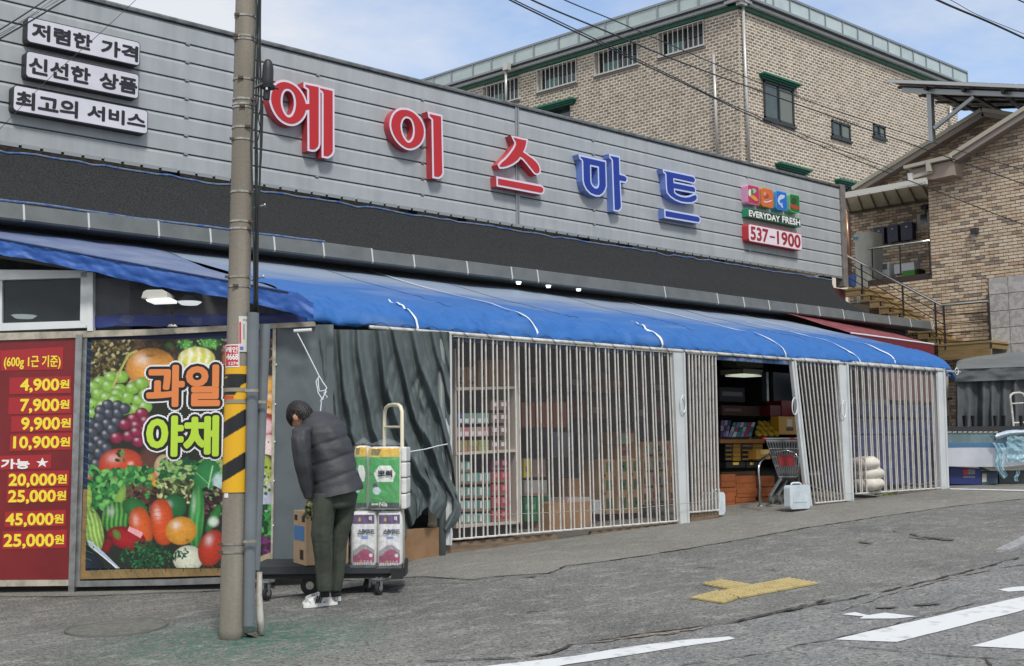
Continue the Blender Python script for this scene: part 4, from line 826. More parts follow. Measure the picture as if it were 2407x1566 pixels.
goods('noodle_carton', 'single carton lying on the left carton stacks behind the curtain', 'carton', CB, (*zL(480, 650), *zL(580, 740)), -.1, .4, M_cart, prints=((.1, .2, .5, .8, M_t), (0, .85, 1, 1, M_r)))
goods('noodle_carton', 'wide carton with purple print under the single top carton', 'carton', CB, (*zL(470, 745), *zL(640, 838)), -.15, .4, M_cart, prints=((.1, .2, .4, .6, pk('#6a3f52')),))
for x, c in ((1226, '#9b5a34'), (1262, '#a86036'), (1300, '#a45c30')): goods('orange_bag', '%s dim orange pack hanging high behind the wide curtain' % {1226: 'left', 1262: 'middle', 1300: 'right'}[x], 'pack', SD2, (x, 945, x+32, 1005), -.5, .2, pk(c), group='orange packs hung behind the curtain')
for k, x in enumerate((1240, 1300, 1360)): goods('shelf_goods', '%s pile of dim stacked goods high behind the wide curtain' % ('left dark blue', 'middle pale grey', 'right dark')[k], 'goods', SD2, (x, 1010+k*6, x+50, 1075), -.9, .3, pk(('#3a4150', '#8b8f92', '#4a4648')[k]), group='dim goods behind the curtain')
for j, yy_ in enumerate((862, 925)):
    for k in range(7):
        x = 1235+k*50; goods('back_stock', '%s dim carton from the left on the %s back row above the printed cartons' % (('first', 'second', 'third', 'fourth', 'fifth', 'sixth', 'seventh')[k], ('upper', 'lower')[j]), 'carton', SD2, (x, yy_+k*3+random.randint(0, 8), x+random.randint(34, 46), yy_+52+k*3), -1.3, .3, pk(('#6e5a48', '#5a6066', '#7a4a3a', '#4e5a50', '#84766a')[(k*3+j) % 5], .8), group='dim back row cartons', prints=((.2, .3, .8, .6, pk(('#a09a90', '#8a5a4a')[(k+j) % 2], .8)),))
# doorway
DP = Plane((0, YF+1.0, 0), (0, -1, 0))
k_ = 0
for (xa, xb, y0, y1) in ((145, 285, 1165, 1280), (288, 478, 1180, 1300), (140, 290, 1285, 1368), (298, 490, 1303, 1375), (135, 278, 1372, 1462), (284, 474, 1378, 1466), (520, 655, 1180, 1275), (522, 640, 1290, 1370), (524, 600, 1375, 1466)):
    goods('orange_carton', '%s orange-brown carton stacked on the doorway floor' % (('upper left', 'upper middle', 'centre left', 'centre middle', 'bottom left', 'bottom middle', 'upper right', 'centre right', 'bottom right')[k_]), 'carton', DP, (*zD(xa, y0), *zD(xb, y1)), .03*random.random(), .5, M_cart2, bevel=.004, prints=((.0, .46, 1, .50, mat('brown tape', '#6f4022')),)); k_ += 1
goods('orange_carton', 'open top flaps carton lying on the orange cartons', 'carton', DP, (*zD(150, 1140), *zD(470, 1178)), -.2, .3, mat('flap', '#8d7355'))
for j, (xa, xb) in enumerate(((180, 250), (258, 330), (335, 440), (445, 540))):
    for i in range(4):
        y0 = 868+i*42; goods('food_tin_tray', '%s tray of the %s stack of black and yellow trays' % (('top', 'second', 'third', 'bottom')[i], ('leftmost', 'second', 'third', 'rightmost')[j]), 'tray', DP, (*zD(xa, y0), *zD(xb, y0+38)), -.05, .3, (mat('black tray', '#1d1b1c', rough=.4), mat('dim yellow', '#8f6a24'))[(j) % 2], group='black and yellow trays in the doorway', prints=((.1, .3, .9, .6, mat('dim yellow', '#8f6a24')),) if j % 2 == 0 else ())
mk('display_table', [pxbox(DP, *zD(135, 805), *zD(560, 862), -.5, 0)], mat('orange table edge', '#93602c', rough=.6), label='orange edged display table across the doorway interior', cat='table')
goods('black_case', 'black flat case with a yellow label on the lower trays', 'case', DP, (*zD(190, 1046), *zD(375, 1096)), 0, .3, mat('black plastic', '#1c1c1e'), prints=((.35, .5, .65, .95, pk('#b5a83a')),))
goods('black_case', 'second black flat case to the right on the lower trays', 'case', DP, (*zD(385, 1046), *zD(500, 1096)), 0, .3, mat('black plastic', '#1c1c1e'), prints=((.3, .5, .6, .95, pk('#b5a83a')),))
def tilt(nm, lb, q, back, cells, m):
    P_ = [DP.px(*zD(*p), .05) for p in q[2:]]; T_ = [DP.px(*zD(*p), -.25) for p in q[:2]]; lo_ = [P_[1], P_[0]]; qq = [T_[0], T_[1], P_[0], P_[1]]
    o = thing(nm, lb, 'gift set', P_[1]); vs, fs = hexa(qq, [p+Vector((0, .05, -.03)) for p in qq]); mk('tray', (vs, fs), m, o)
    nrm = (qq[1]-qq[0]).cross(qq[3]-qq[0]).normalized()
    if nrm.y > 0: nrm = -nrm
    for (i, j, ni, nj, mm, kind) in cells:
        A = lambda s, t_: qq[0].lerp(qq[1], s).lerp(qq[3].lerp(qq[2], s), t_)
        if kind == 'can':
            c = A((i+.5)/ni, (j+.5)/nj); r = (A(1/ni, 0)-A(0, 0)).length*.43; e1 = (qq[1]-qq[0]).normalized(); e2 = nrm.cross(e1)
            ring = [c+e1*r*cos(a)+e2*r*sin(a) for a in np.linspace(0, 2*pi, 13)[:-1]]; mk('can', hexa([p+nrm*.03 for p in ring], ring), mm, o)
        else:
            b = [A((i+.08)/ni, (j+.1)/nj), A((i+.92)/ni, (j+.1)/nj), A((i+.92)/ni, (j+.9)/nj), A((i+.08)/ni, (j+.9)/nj)]; mk('item', hexa([p+nrm*.02 for p in b], b), mm, o)
ctl = [pk('#5c8f96'), pk('#9fc0c0'), pk('#8c8fb8'), pk('#b04c66'), pk('#c9cfd0'), pk('#3f7d76')]
tilt('gift_set', 'tilted gift set of teal white and red soaps on the display table', [(255, 670), (470, 670), (430, 806), (205, 808)], 0, [(i, j, 6, 3, ctl[(i*2+j) % 6 if i != 4 else 3], 'b') for i in range(6) for j in range(3)], mat('dark tray green', '#1d3a36'))
tilt('gift_set', 'tilted gift set of pale purple soaps at the left of the display table', [(135, 650), (240, 650), (205, 805), (130, 806)], 0, [(i, j, 3, 3, pk(('#7e6f92', '#a59fae', '#58496c')[(i+j) % 3]), 'b') for i in range(3) for j in range(3)], mat('dark tray purple', '#2a2036'))
tilt('gift_set', 'tilted gift set of round yellow tins on the display table', [(500, 660), (692, 652), (690, 800), (458, 804)], 0, [(i, j, 4, 3, pk('#b9962e'), 'can') for i in range(4) for j in range(3)], mat('black tray', '#1d1b1c'))
goods('gift_box', 'yellow gift box standing at the right end of the display table', 'box', DP, (*zD(694, 606), *zD(868, 780)), 0, .15, pk('#b98a22'), prints=((.45, .45, .75, .85, pk('#cfc6b0')), (.4, .2, .8, .4, pk('#3a2a1e'))))
goods('red_box', 'dark red box above the round yellow tins', 'box', DP, (*zD(612, 500), *zD(715, 602)), -.4, .3, pk('#6a1f1c'))
goods('red_box', 'brighter red box above the yellow gift box', 'box', DP, (*zD(720, 455), *zD(825, 602)), -.4, .3, pk('#7d1d17'))
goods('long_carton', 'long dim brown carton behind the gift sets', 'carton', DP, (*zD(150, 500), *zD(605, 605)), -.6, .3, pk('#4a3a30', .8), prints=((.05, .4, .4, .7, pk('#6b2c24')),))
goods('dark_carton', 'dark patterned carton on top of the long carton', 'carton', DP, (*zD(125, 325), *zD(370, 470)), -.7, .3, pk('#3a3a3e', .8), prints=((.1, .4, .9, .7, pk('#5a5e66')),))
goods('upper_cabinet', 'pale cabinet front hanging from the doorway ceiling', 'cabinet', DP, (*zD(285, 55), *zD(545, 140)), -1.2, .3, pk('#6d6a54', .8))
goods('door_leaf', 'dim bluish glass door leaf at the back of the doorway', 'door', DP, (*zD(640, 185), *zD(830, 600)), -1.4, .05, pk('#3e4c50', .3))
mk('inner_frame', pxbox(DP, *zD(575, 180), *zD(603, 470), -1.2, -1.1), M_alu, label='thin metal frame post at the back of the doorway', cat='post')
goods('yellow_pouch', 'open carton of yellow pouches behind the shopping cart', 'pouch', DP, (*zD(480, 925), *zD(615, 1015)), .1, .3, pk('#a57f36'), prints=((.3, .5, .9, 1, pk('#c9b46a')),))
# stacks behind the far right curtain
BP = Plane((0, YF+.6, 0), (0, -1, 0))
for i in range(5):
    y0 = 948+i*38; goods('blue_crate', '%s layer of the blue wrapped water stack behind the far right curtain' % (('top', 'second', 'middle', 'fourth', 'lowest')[i]), 'crate stack', BP, (2015+random.uniform(-4, 4), y0, 2200, y0+36), random.uniform(-.03, .03), .7, mat('blue wrap', '#2f3c66', rough=.3, var='#51608c', vscale=7), bevel=.02, group='blue stack behind the curtain')
goods('brown_screen', 'dull brown board standing behind the blue stack', 'board', BP, (2005, 860, 2205, 945), -.9, .05, pk('#6e5350', .8))
M_sack = mat('rice sack', '#d2cdc4', rough=.8, var='#bdb7ad', vscale=9, bump=.3)
for (x, y, rx, ry, lb) in ((2032, 1090, 22, 17, 'top small'), (2040, 1113, 28, 18, 'second'), (2040, 1137, 30, 18, 'lowest')):
    c = BP.px(x, y, .5); sc2 = (c-CAM).dot(ROT @ Vector((0, 0, 1)))/FPX; a, b = rx*sc2*1.25, ry*sc2
    mk('rice_sack', grid(lambda s, t_: c+Vector((a*cos(2*pi*s)*sin(pi*t_)**.7, .25*sin(2*pi*s)*sin(pi*t_)**.7, b*.95*cos(pi*t_)*(1+.3*nz(s*4, t_*4, x))+.02*nz(s*3, x))), 24, 12), M_sack, smooth=True, label='%s whitish rice sack behind the far right curtain' % lb, cat='sack')

# ------------------------------------------------------------------ signs on the cladding
def offset(poly, d):
    n = len(poly); A = sum(poly[i][0]*poly[(i+1) % n][1]-poly[(i+1) % n][0]*poly[i][1] for i in range(n)); sg = 1 if A > 0 else -1; o = []
    for i in range(n):
        p0, p1, p2 = [Vector((*poly[j % n], 0)) for j in (i-1, i, i+1)]; a = (p1-p0).normalized(); b = (p2-p1).normalized()
        na, nb = Vector((a.y, -a.x, 0))*sg, Vector((b.y, -b.x, 0))*sg; m = na+nb
        m = na if m.length < .3 else m.normalized(); k = 1/max(.55, m.dot(na)); q = p1+m*d*k; o.append((q.x, q.y))
    return o
def subdiv(poly, it=1):      # Chaikin smoothing used on round parts
    for _ in range(it):
        q = []
        for i in range(len(poly)):
            a, b = poly[i], poly[(i+1) % len(poly)]; q += [(a[0]*.75+b[0]*.25, a[1]*.75+b[1]*.25), (a[0]*.25+b[0]*.75, a[1]*.25+b[1]*.75)]
        poly = q
    return poly
LH = .15
def channel(label, zf, strokes, face, side, rim):
    uvs = [[[S.uv(*zf(*p), LH) for p in l] for l in st[0]] for st in strokes]
    allp = [p for st in uvs for l in st for p in l]
    t = thing('channel_letter', label, 'sign letter', S.w(sum(p[0] for p in allp)/len(allp), min(p[1] for p in allp), 0))
    for k, (st, raw) in enumerate(zip(uvs, strokes)):
        if raw[1]: st = [subdiv(l, 2) for l in st]
        outer = [offset(st[0], .034)] + [offset(l, -.034) for l in st[1:]]
        vs, fs, mi = uvprism(S, outer, .0, LH+.0012*k, side=1); mk('letter_box', (vs, fs, mi), [rim, side], t)
        mk('letter_face', uvprism(S, st, LH+.002, LH+.006+.0005*k)[:2], face, t)
    return t
M_lr = mat('letter red', '#b32a2f', rough=.35, spec=.3); M_lrs = mat('letter red side', '#c24850', rough=.35, spec=.4, var='#b23a44', vscale=3); M_rim = mat('letter pale rim', '#d4cad8', rough=.35, spec=.4)
M_lb = mat('letter blue', '#1b358f', rough=.35, spec=.3); M_lbs = mat('letter blue side', '#6d87cc', rough=.35); M_rimb = mat('letter blue rim', '#b9c6e6', rough=.35)
channel('first red Korean letter of the shop name, beside the utility pole', zE, [
    ([[(330, 158), (430, 180), (530, 240), (610, 330), (665, 430), (692, 520), (700, 570), (690, 640), (665, 710), (620, 775), (560, 825), (490, 852), (420, 850), (340, 820), (260, 760), (200, 680), (150, 580), (122, 480), (118, 400), (140, 310), (190, 220), (250, 175)],
      [(395, 268), (440, 280), (490, 330), (520, 400), (535, 490), (530, 580), (510, 660), (475, 725), (430, 752), (385, 745), (340, 700), (300, 620), (278, 530), (275, 440), (290, 350), (325, 290), (360, 270)]], 1),
    ([[(690, 205), (905, 248), (905, 1180), (890, 1230), (850, 1270), (800, 1278), (755, 1268), (752, 615), (692, 625), (690, 525), (752, 525), (750, 290), (735, 265), (690, 235)]], 0),
    ([[(930, 262), (1135, 312), (1138, 1300), (1115, 1350), (1070, 1385), (1040, 1390), (988, 1380), (988, 350), (970, 310), (930, 285)]], 0)], M_lr, M_lrs, M_rim)
channel('second red Korean letter, a ring and a plain upright bar', zI, [
    ([[(330, 108), (400, 112), (480, 145), (550, 210), (605, 290), (630, 370), (632, 440), (615, 520), (570, 590), (500, 635), (430, 650), (360, 625), (290, 570), (235, 500), (195, 420), (175, 340), (178, 270), (200, 200), (240, 145), (290, 115)],
      [(395, 195), (440, 210), (480, 260), (500, 330), (508, 400), (500, 470), (480, 530), (440, 572), (400, 572), (355, 520), (320, 450), (303, 370), (303, 300), (325, 235), (360, 200)]], 1),
    ([[(712, 168), (870, 205), (888, 990), (870, 1025), (835, 1048), (775, 1038), (762, 250), (750, 225), (718, 200)]], 0)], M_lr, M_lrs, M_rim)
channel('third red Korean letter over the panel joint, forked stroke above a bar', zI, [
    ([[(1885, 497), (2065, 540), (2055, 600), (2040, 650), (2015, 700), (2080, 745), (2150, 795), (2200, 840), (2235, 890), (2250, 940), (2245, 980), (2215, 998), (2185, 985), (2140, 930), (2080, 855), (2020, 785), (1978, 760), (1940, 810), (1870, 860), (1800, 890), (1740, 905), (1700, 905), (1690, 885), (1720, 850), (1780, 800), (1840, 730), (1890, 660), (1920, 600), (1920, 555), (1900, 525)]], 0),
    ([[(1667, 1070), (2270, 1185), (2300, 1210), (2300, 1245), (2280, 1268), (2250, 1265), (1670, 1155)]], 0)], M_lr, M_lrs, M_rim)
channel('first blue Korean letter, boxy loop beside an upright with a short arm', zM, [
    ([[(180, 135), (610, 235), (622, 650), (600, 720), (560, 775), (510, 805), (440, 800), (360, 765), (295, 700), (255, 620), (240, 560), (230, 215), (215, 180), (185, 155)],
      [(345, 270), (505, 305), (512, 620), (500, 670), (470, 697), (430, 695), (390, 660), (360, 610), (350, 570)]], 0),
    ([[(705, 125), (850, 155), (860, 455), (950, 480), (980, 505), (985, 540), (965, 570), (860, 550), (885, 1010), (870, 1045), (835, 1070), (780, 1060), (750, 210), (735, 170), (708, 145)]], 0)], M_lb, M_lbs, M_rimb)
channel('last blue Korean letter, three prongs above a long bar', zM, [
    ([[(1645, 387), (2140, 492), (2170, 515), (2180, 550), (2160, 585), (1800, 505), (1805, 600), (2150, 670), (2175, 690), (2185, 720), (2180, 750), (2150, 750), (1810, 685), (1815, 770), (1860, 810), (1930, 840), (2010, 855), (2090, 845), (2150, 820), (2185, 808), (2210, 830), (2210, 870), (2180, 905), (2120, 930), (2040, 930), (1940, 915), (1840, 875), (1760, 820), (1710, 760), (1697, 700), (1685, 450), (1670, 410), (1648, 400)]], 0),
    ([[(1665, 1085), (2230, 1190), (2260, 1215), (2262, 1255), (2245, 1278), (1670, 1180)]], 0)], M_lb, M_lbs, M_rimb)
M_lbx = mat('lightbox face', '#cfd0d8', rough=.3, var='#bfc0c9', vscale=1.5); M_lbk = mat('lightbox side', '#2a2c30', rough=.5); M_blk = mat('letter black', '#191a20', rough=.4)
def board(name, label, tl, br, side, face, texts, r=.05, h=.14):
    u0, v0, u1, v1 = pxrect(S, *tl, *br, h); t = thing(name, label, 'sign', S.w((u0+u1)/2, v0, 0))
    q = rrect(u0, v0, u1, v1, r); mk('sign_box', uvprism(S, [q], 0, h)[:2], side, t); qi = rrect(u0+.012, v0+.012, u1-.012, v1-.012, max(.01, r-.012)); mk('sign_face', uvprism(S, [qi], h, h+.004)[:2], face, t)
    for (s_, a, b, m, bo) in texts: txt('lettering', s_, S, a, b, h+.007, m, t, bo)
    return t
board('slogan_sign', 'top white slogan sign of three on the grey cladding', c1(190, 112), c1(978, 466), M_lbk, M_lbx, [('저렴한', c1(225, 152), c1(645, 362), M_blk, .010), ('가격', c1(708, 268), c1(966, 438), M_blk, .010)])
board('slogan_sign', 'middle white slogan sign of three on the grey cladding', c1(182, 352), c1(970, 697), M_lbk, M_lbx, [('신선한', c1(203, 390), c1(633, 597), M_blk, .010), ('상품', c1(697, 497), c1(960, 666), M_blk, .010)])
board('slogan_sign', 'lowest and widest white slogan sign of three on the grey cladding', c1(93, 590), c1(1033, 943), M_lbk, M_lbx, [('최고의', c1(113, 628), c1(545, 832), M_blk, .010), ('서비스', c1(612, 725), c1(1018, 905), M_blk, .010)])
def icon(label, tl, br, side, face, shapes, oy=0):
    t = board('produce_icon', label, zR(*tl), zR(*br), side, face, [], r=.05, h=.16)
    for k, (pts, m) in enumerate(shapes): mk('picture', uvprism(S, [[S.uv(*zR(*p), .17) for p in pts]], .164, .167+.002*k)[:2], m, t)
def el(cx, cy, rx, ry, rot=0, n=14): r = radians(rot); return [(cx+rx*cos(a)*cos(r)-ry*sin(a)*sin(r), cy+rx*cos(a)*sin(r)+ry*sin(a)*cos(r)) for a in np.linspace(0, 2*pi, n+1)[:-1]]
icon('crimson square icon with a vegetable picture on the sign wall', (145, 112), (388, 548), mat('pink side', '#d79bbd'), mat('crimson face', '#b02855', rough=.35), [(el(198, 285, 28, 75), mat('leek white', '#cfe0c8')), (el(275, 250, 50, 48), mat('cabbage', '#8fb294')), (el(240, 275, 22, 50), mat('leaf green', '#2f7a4a')), (el(265, 380, 75, 36, 25), mat('carrot', '#d58a3a')), (el(300, 420, 60, 30, 25), mat('yellow pepper', '#c98f3a'))])
icon('orange square icon with a meat picture on the sign wall', (430, 175), (672, 605), mat('orange side', '#d08a4a'), mat('orange face', '#c9652c', rough=.35), [(el(530, 350, 60, 50, 50), mat('meat red', '#a8412f')), (el(500, 310, 30, 38, 10), mat('bone', '#c98f7c')), (el(558, 455, 88, 28, -12), mat('fat pale', '#dcc3bf')), (el(560, 440, 80, 10, -14), mat('meat red', '#a8412f'))])
icon('blue square icon with a fish picture on the sign wall', (720, 235), (950, 662), mat('cyan side', '#5aa0d0'), mat('blue face', '#1766bd', rough=.35), [([(905, 345), (880, 330), (830, 325), (790, 350), (765, 400), (760, 450), (780, 510), (820, 545), (850, 590), (870, 595), (865, 560), (850, 530), (858, 490), (840, 490), (835, 520), (805, 490), (800, 440), (850, 410), (890, 400), (900, 370)], mat('fish pale', '#b9c3d8'))])
icon('green square icon with a pepper picture on the sign wall', (995, 298), (1205, 705), mat('green side', '#86c48f'), mat('green face', '#1f6b35', rough=.35), [(el(1090, 455, 52, 75), mat('dark pepper', '#184a2a')), (el(1100, 575, 95, 40, 22), mat('red pepper', '#b13a30')), (el(1050, 540, 40, 20, 22), mat('red pepper', '#b13a30'))])
board('everyday_sign', 'long dark green sign reading EVERYDAY FRESH', zR(160, 590), zR(1228, 985), mat('green sign side', '#2f8a66'), mat('dark green face', '#123c2e', rough=.35), [('EVERYDAY', zR(173, 628), zR(802, 885), M_ywh, .006), ('FRESH', zR(845, 752), zR(1217, 962), M_ywh, .006)], r=.02, h=.16)
board('phone_sign', 'white sign with red phone number on the sign wall', zR(160, 908), zR(1250, 1460), mat('red sign side', '#c23a40'), mat('phone face', '#ddd3dc', rough=.35), [('537', zR(205, 955), zR(575, 1300), mat('phone red', '#971f27', rough=.4), .012), ('1900', zR(740, 1052), zR(1225, 1415), mat('phone red', '#971f27', rough=.4), .012)], r=.06, h=.16)
mk('hyphen_mark', pbox(S, *pxrect(S, *zR(590, 1155), *zR(695, 1205), .16), .164, .170), MATS['phone red'], bpy.data.objects['phone_sign'])

# ------------------------------------------------------------------ utility pole
p0 = GP.px(543, 1500); PP = facing(p0); DF = (ROT.transposed() @ (p0-CAM)).z/FPX
xl = lambda y: 553-38*y/1505; xr = lambda y: 603-32*y/1505
def pc(y): return PP.px((xl(y)+xr(y))/2, y)
def pr(y): return (xr(y)-xl(y))/2*DF
pole = thing('utility_pole', 'weathered concrete utility pole with steel bands in front of the market', 'utility pole', p0)
ys = [1512, 1480, 1300, 1100, 900, 700, 500, 300, 100, 0, -120]
M_con = mat('pole concrete', '#7f796e', rough=.9, var='#918b80', vscale=2.4, vstretch=(2.5, 2.5, .35), streak=.22, bump=.35, bscale=45)
mk('pole', tube([pc(y) for y in ys], [pr(y) for y in ys], 32), M_con, pole, smooth=True)
M_band = mat('steel band', '#b3b0a8', rough=.3, metal=.8, var='#8a8378', vscale=20); M_rust = mat('rusty clip', '#4c4038', rough=.8)
def pp(y, a, k=1.0, add=0): c = pc(y); r = pr(y)*k+add; return c+PP.u*r*sin(a)+PP.n*r*cos(a)
for i, (y, off) in enumerate(((42, -.8), (90, -.9), (97, -.9), (190, -.3), (237, .9), (249, .9), (256, -.1), (303, .4), (331, -1.0), (454, .9), (523, .9), (540, .8), (653, -1.2), (675, -.3), (1278, -1.2), (1297, -1.2))):
    b = mk('band', loft([[pp(y-2.3, a, 1, .002) for a in np.linspace(0, 2*pi, 33)[:-1]], [pp(y-2.3, a, 1, .005) for a in np.linspace(0, 2*pi, 33)[:-1]], [pp(y+2.3, a, 1, .005) for a in np.linspace(0, 2*pi, 33)[:-1]], [pp(y+2.3, a, 1, .002) for a in np.linspace(0, 2*pi, 33)[:-1]]], cap=False), M_band, pole)
    c = pp(y, off, 1, .010); mk('clip', rot_box(c, PP.u*.02, PP.n*.008, ZV*.009), M_rust, b)
for y, h_ in ((602/2.975, 0), (485, 0), (653, 0)):
    a = pp(y+6, 1.3, .9); b = a+PP.u*.10+ZV*.025+PP.n*.02; s_ = mk('step_bolt', tube([a, b], .007, 8), M_edge, pole); mk('bolt_head', tube([b, b+PP.u*.006+ZV*.002], .014, 8), M_edge, s_)
# yellow and black reflective sleeve with dimples
nu_, nv_ = 96, 150; cols = np.zeros((nv_+1, nu_+1, 3)); vs = []
Yc, Kc = np.array(hx('#dba818')), np.array(hx('#1b1c1d'))
for j in range(nv_+1):
    y = 862+(1157-862)*j/nv_
    for i in range(nu_+1):
        a = -pi+2*pi*i/nu_; xpx = sin(a)*27; f_ = ((y+xpx*.66-3+ (0 if abs(a) < pi/2 else 18)) - 972) % 101
        k = 1 if (f_ < 40 and y > 880) or (880 < y < 886) or (930 > y > 898 and xpx < -4+(930-y)*.6 and xpx > -27) else 0
        d = .0018*max(0, cos(xpx*.9)*cos(y*.75)); cols[j, i] = (Kc if k else Yc)*(1+.5*(d > .001)*k); vs.append(pp(y, a, 1, .006+d))
vv, ff = vs, [(j*(nu_+1)+i, j*(nu_+1)+i+1, (j+1)*(nu_+1)+i+1, (j+1)*(nu_+1)+i) for j in range(nv_) for i in range(nu_)]
slv = mk('reflective_sleeve', (vv, ff), mat('sleeve print', (1, 1, 1), rough=.35, attr='Col'), pole, smooth=True, colors=cols.reshape(-1, 3))
def on_pole(name, m, x0, y0, x1, y1, add=.008, par=None, n=8):
    def fn(s, t_):
        x, y = x0+(x1-x0)*s, y0+(y1-y0)*t_; c = (xl(y)+xr(y))/2; k = max(-1, min(1, (x-c)/((xr(y)-xl(y))/2))); return pp(y, math.asin(k), 1, add)
    return mk(name, grid(fn, n, 6), m, par or pole, smooth=True)
def pole_txt(s_, m, x0, y0, x1, y1, add, par, bold=0):
    v, f = glyphs(s_); sh = []
    for k in range(5 if bold else 1):
        ox, oy = ((0, 0), (bold, 0), (-bold, 0), (0, bold), (0, -bold))[k]; pts = []
        for p in v:
            x, y = x0+(x1-x0)*p[0]+ox, y1+(y0-y1)*p[1]+oy; c = (xl(y)+xr(y))/2; kk = max(-1, min(1, (x-c)/((xr(y)-xl(y))/2))); pts.append(pp(y, math.asin(kk), 1, add+k*1e-4))
        sh.append((pts, f))
    return mk('lettering', sh, m, par)
st1 = on_pole('sticker', M_ywh, 533, 812, 562, 865, .009); on_pole('red_field', mat('sticker red', '#c03a44', rough=.4), 534, 814.5, 560, 862, .0105, st1)
pole_txt('레인', M_ywh, 536, 818, 558, 831, .0125, st1, .5); pole_txt('4668', M_ywh, 536, 834, 559, 848, .0125, st1, .5); pole_txt('1274', M_ywh, 541, 853, 559, 860, .0125, st1, .3)
st2 = on_pole('sticker', mat('sticker white', '#c8c7c2', rough=.5), 561, 746, 582, 829, .007); on_pole('red_print', mat('sticker red', '#c03a44'), 562, 760, 566, 810, .008, st2); pole_txt('이', M_blk, 570, 752, 578, 758, .009, st2); on_pole('blue_print', mat('sticker blue', '#5a6fae'), 563, 817, 571, 825, .008, st2)
on_pole('grey_print', mat('grey print', '#6a6c6c'), 571, 764, 573, 800, .008, st2)
on_pole('warning_text', mat('warning red', '#c4532a'), 531, 931, 550, 943, .011, slv)
for y in (917, 944): on_pole('worn_tape', mat('tape beige', '#8d8672', rough=.6), xl(y)+1, y-4, xr(y)-3, y+5, .012, slv)
on_pole('white_spot', M_ywh, 528, 1158, 537, 1169, .002)
# cables running down the pole
ck = []
M_cab = mat('black cable', '#1b1d1f', rough=.5); M_cabg = mat('dark green cable', '#26332f', rough=.5)
for k, (xs, r, m) in enumerate((([(608, -100), (606, 100), (600, 300), (601, 450), (600, 600), (598, 735)], .007, M_cab), ([(603, -100), (603, 60), (596, 235), (590, 345), (595, 480), (597, 735)], .006, M_cabg), ([(613, -100), (611, 120), (614, 240), (612, 380), (607, 520), (605, 735)], .008, M_cab),
    ([(606, 100), (608, 200), (603, 300), (605, 400), (603, 520), (601, 735)], .007, M_cabg), ([(617, 235), (607, 275), (612, 300), (606, 330)], .004, M_cab), ([(618, 238), (616, 330), (611, 420), (603, 500), (602, 640), (604, 735)], .005, M_cab), ([(609, 488), (600, 540), (603, 580), (606, 620), (603, 735)], .004, mat('copper wire', '#8d6556', rough=.6)))):
    pts = [PP.px(x, y, .045+.012*(k % 3)) for x, y in xs]; q = []
    for i in range(len(pts)-1):
        for j in range(6): q.append(pts[i].lerp(pts[i+1], j/6)+PP.u*.004*nz(i+j/6, k*3))
    q.append(pts[-1]); mk('pole_cable', tube(q, r, 6), m, pole, smooth=True)
an = thing('junction_capsule', 'black dome capped cable closure strapped to the right side of the pole', 'cable closure', PP.px(630, 234, .06))
q = [(630, 140, .001), (630, 141, .019), (630, 146, .030), (630, 154, .038), (630, 165, .041), (629, 190, .042), (629, 202, .041), (629, 207, .03)]
mk('dome', tube([PP.px(x, y, .08) for x, y, r in q], [r for x, y, r in q], 16), mat('closure plastic', '#26292b', rough=.5), an, smooth=True)
mk('collar', tube([PP.px(631, 202, .08), PP.px(631, 209, .08)], [.052, .048], 12), M_cab, an); mk('plug', tube([PP.px(628, 207, .08), PP.px(626, 234, .08)], [.026, .026], 12), M_cab, an)
mk('knob', tube([PP.px(640, 205, .1), PP.px(655, 209, .1)], .008, 8), M_cab, an); mk('bracket', tube([PP.px(602, 204, .05), PP.px(618, 196, .1)], .009, 8), M_edge, an); mk('gland', tube([PP.px(627, 206, .12), PP.px(627, 211, .12)], .008, 8), M_upvc, an)
# grey cable guards and white conduit
M_guard = mat('grey guard', '#767e83', rough=.4, metal=.3, var='#6b7276', vscale=3)
def guard(label, q, h):
    t = thing('cable_guard', label, 'cable guard', PP.px(q[2][0], q[2][1], h)); (xa, ya), (xb, yb), (xc_, yc), (xd, yd) = q
    def ringat(t_):
        a = PP.px(xa+(xd-xa)*t_, ya+(yd-ya)*t_, h); b = PP.px(xb+(xc_-xb)*t_, yb+(yc-yb)*t_, h); c = (a+b)/2; r = (b-a).length/2
        return [c+PP.u*r*cos(th)+PP.n*r*.75*sin(th) for th in np.linspace(pi, 0, 13)]+[c+PP.u*r*.9*cos(th)+PP.n*(r*.65*sin(th)) for th in np.linspace(0, pi, 13)]
    mk('channel', loft([ringat(0), ringat(1)]), M_guard, t)
    return t
g1 = guard('front grey steel cable guard strapped to the utility pole', [(580, 735), (609, 735), (599, 1471), (571, 1471)], .05)
g2 = guard('shorter grey steel cable guard leaning behind the front one', [(611, 763), (636, 763), (611, 1340), (588, 1340)], -.03)
for y, x0, x1 in ((918, 576, 607), (1273, 573, 602)): mk('clamp', rot_box(PP.px((x0+x1)/2, y, .12), PP.u*(x1-x0)/2*DF*1.0, PP.n*.004, ZV*.010), M_band, g1)
mk('clamp', rot_box(PP.px(617, 945, .045), PP.u*.028, PP.n*.004, ZV*.010), M_band, g2)
cdt = thing('white_conduit', 'short white plastic conduit standing at the foot of the pole', 'conduit', GP.px(614, 1488))
mk('pipe', tube([PP.px(x, y, -.02) for x, y in ((610, 1345), (609, 1400), (611, 1450), (614, 1492))], [.020, .022, .027, .026], 12), mat('dirty white pipe', '#bdbbb4', rough=.5, var='#8f8a80', vscale=9), cdt, smooth=True)
mk('cable_end', tube([PP.px(x, y, -.02) for x, y in ((607, 1290), (606, 1320), (608, 1348))], .005, 6), M_guard, cdt)
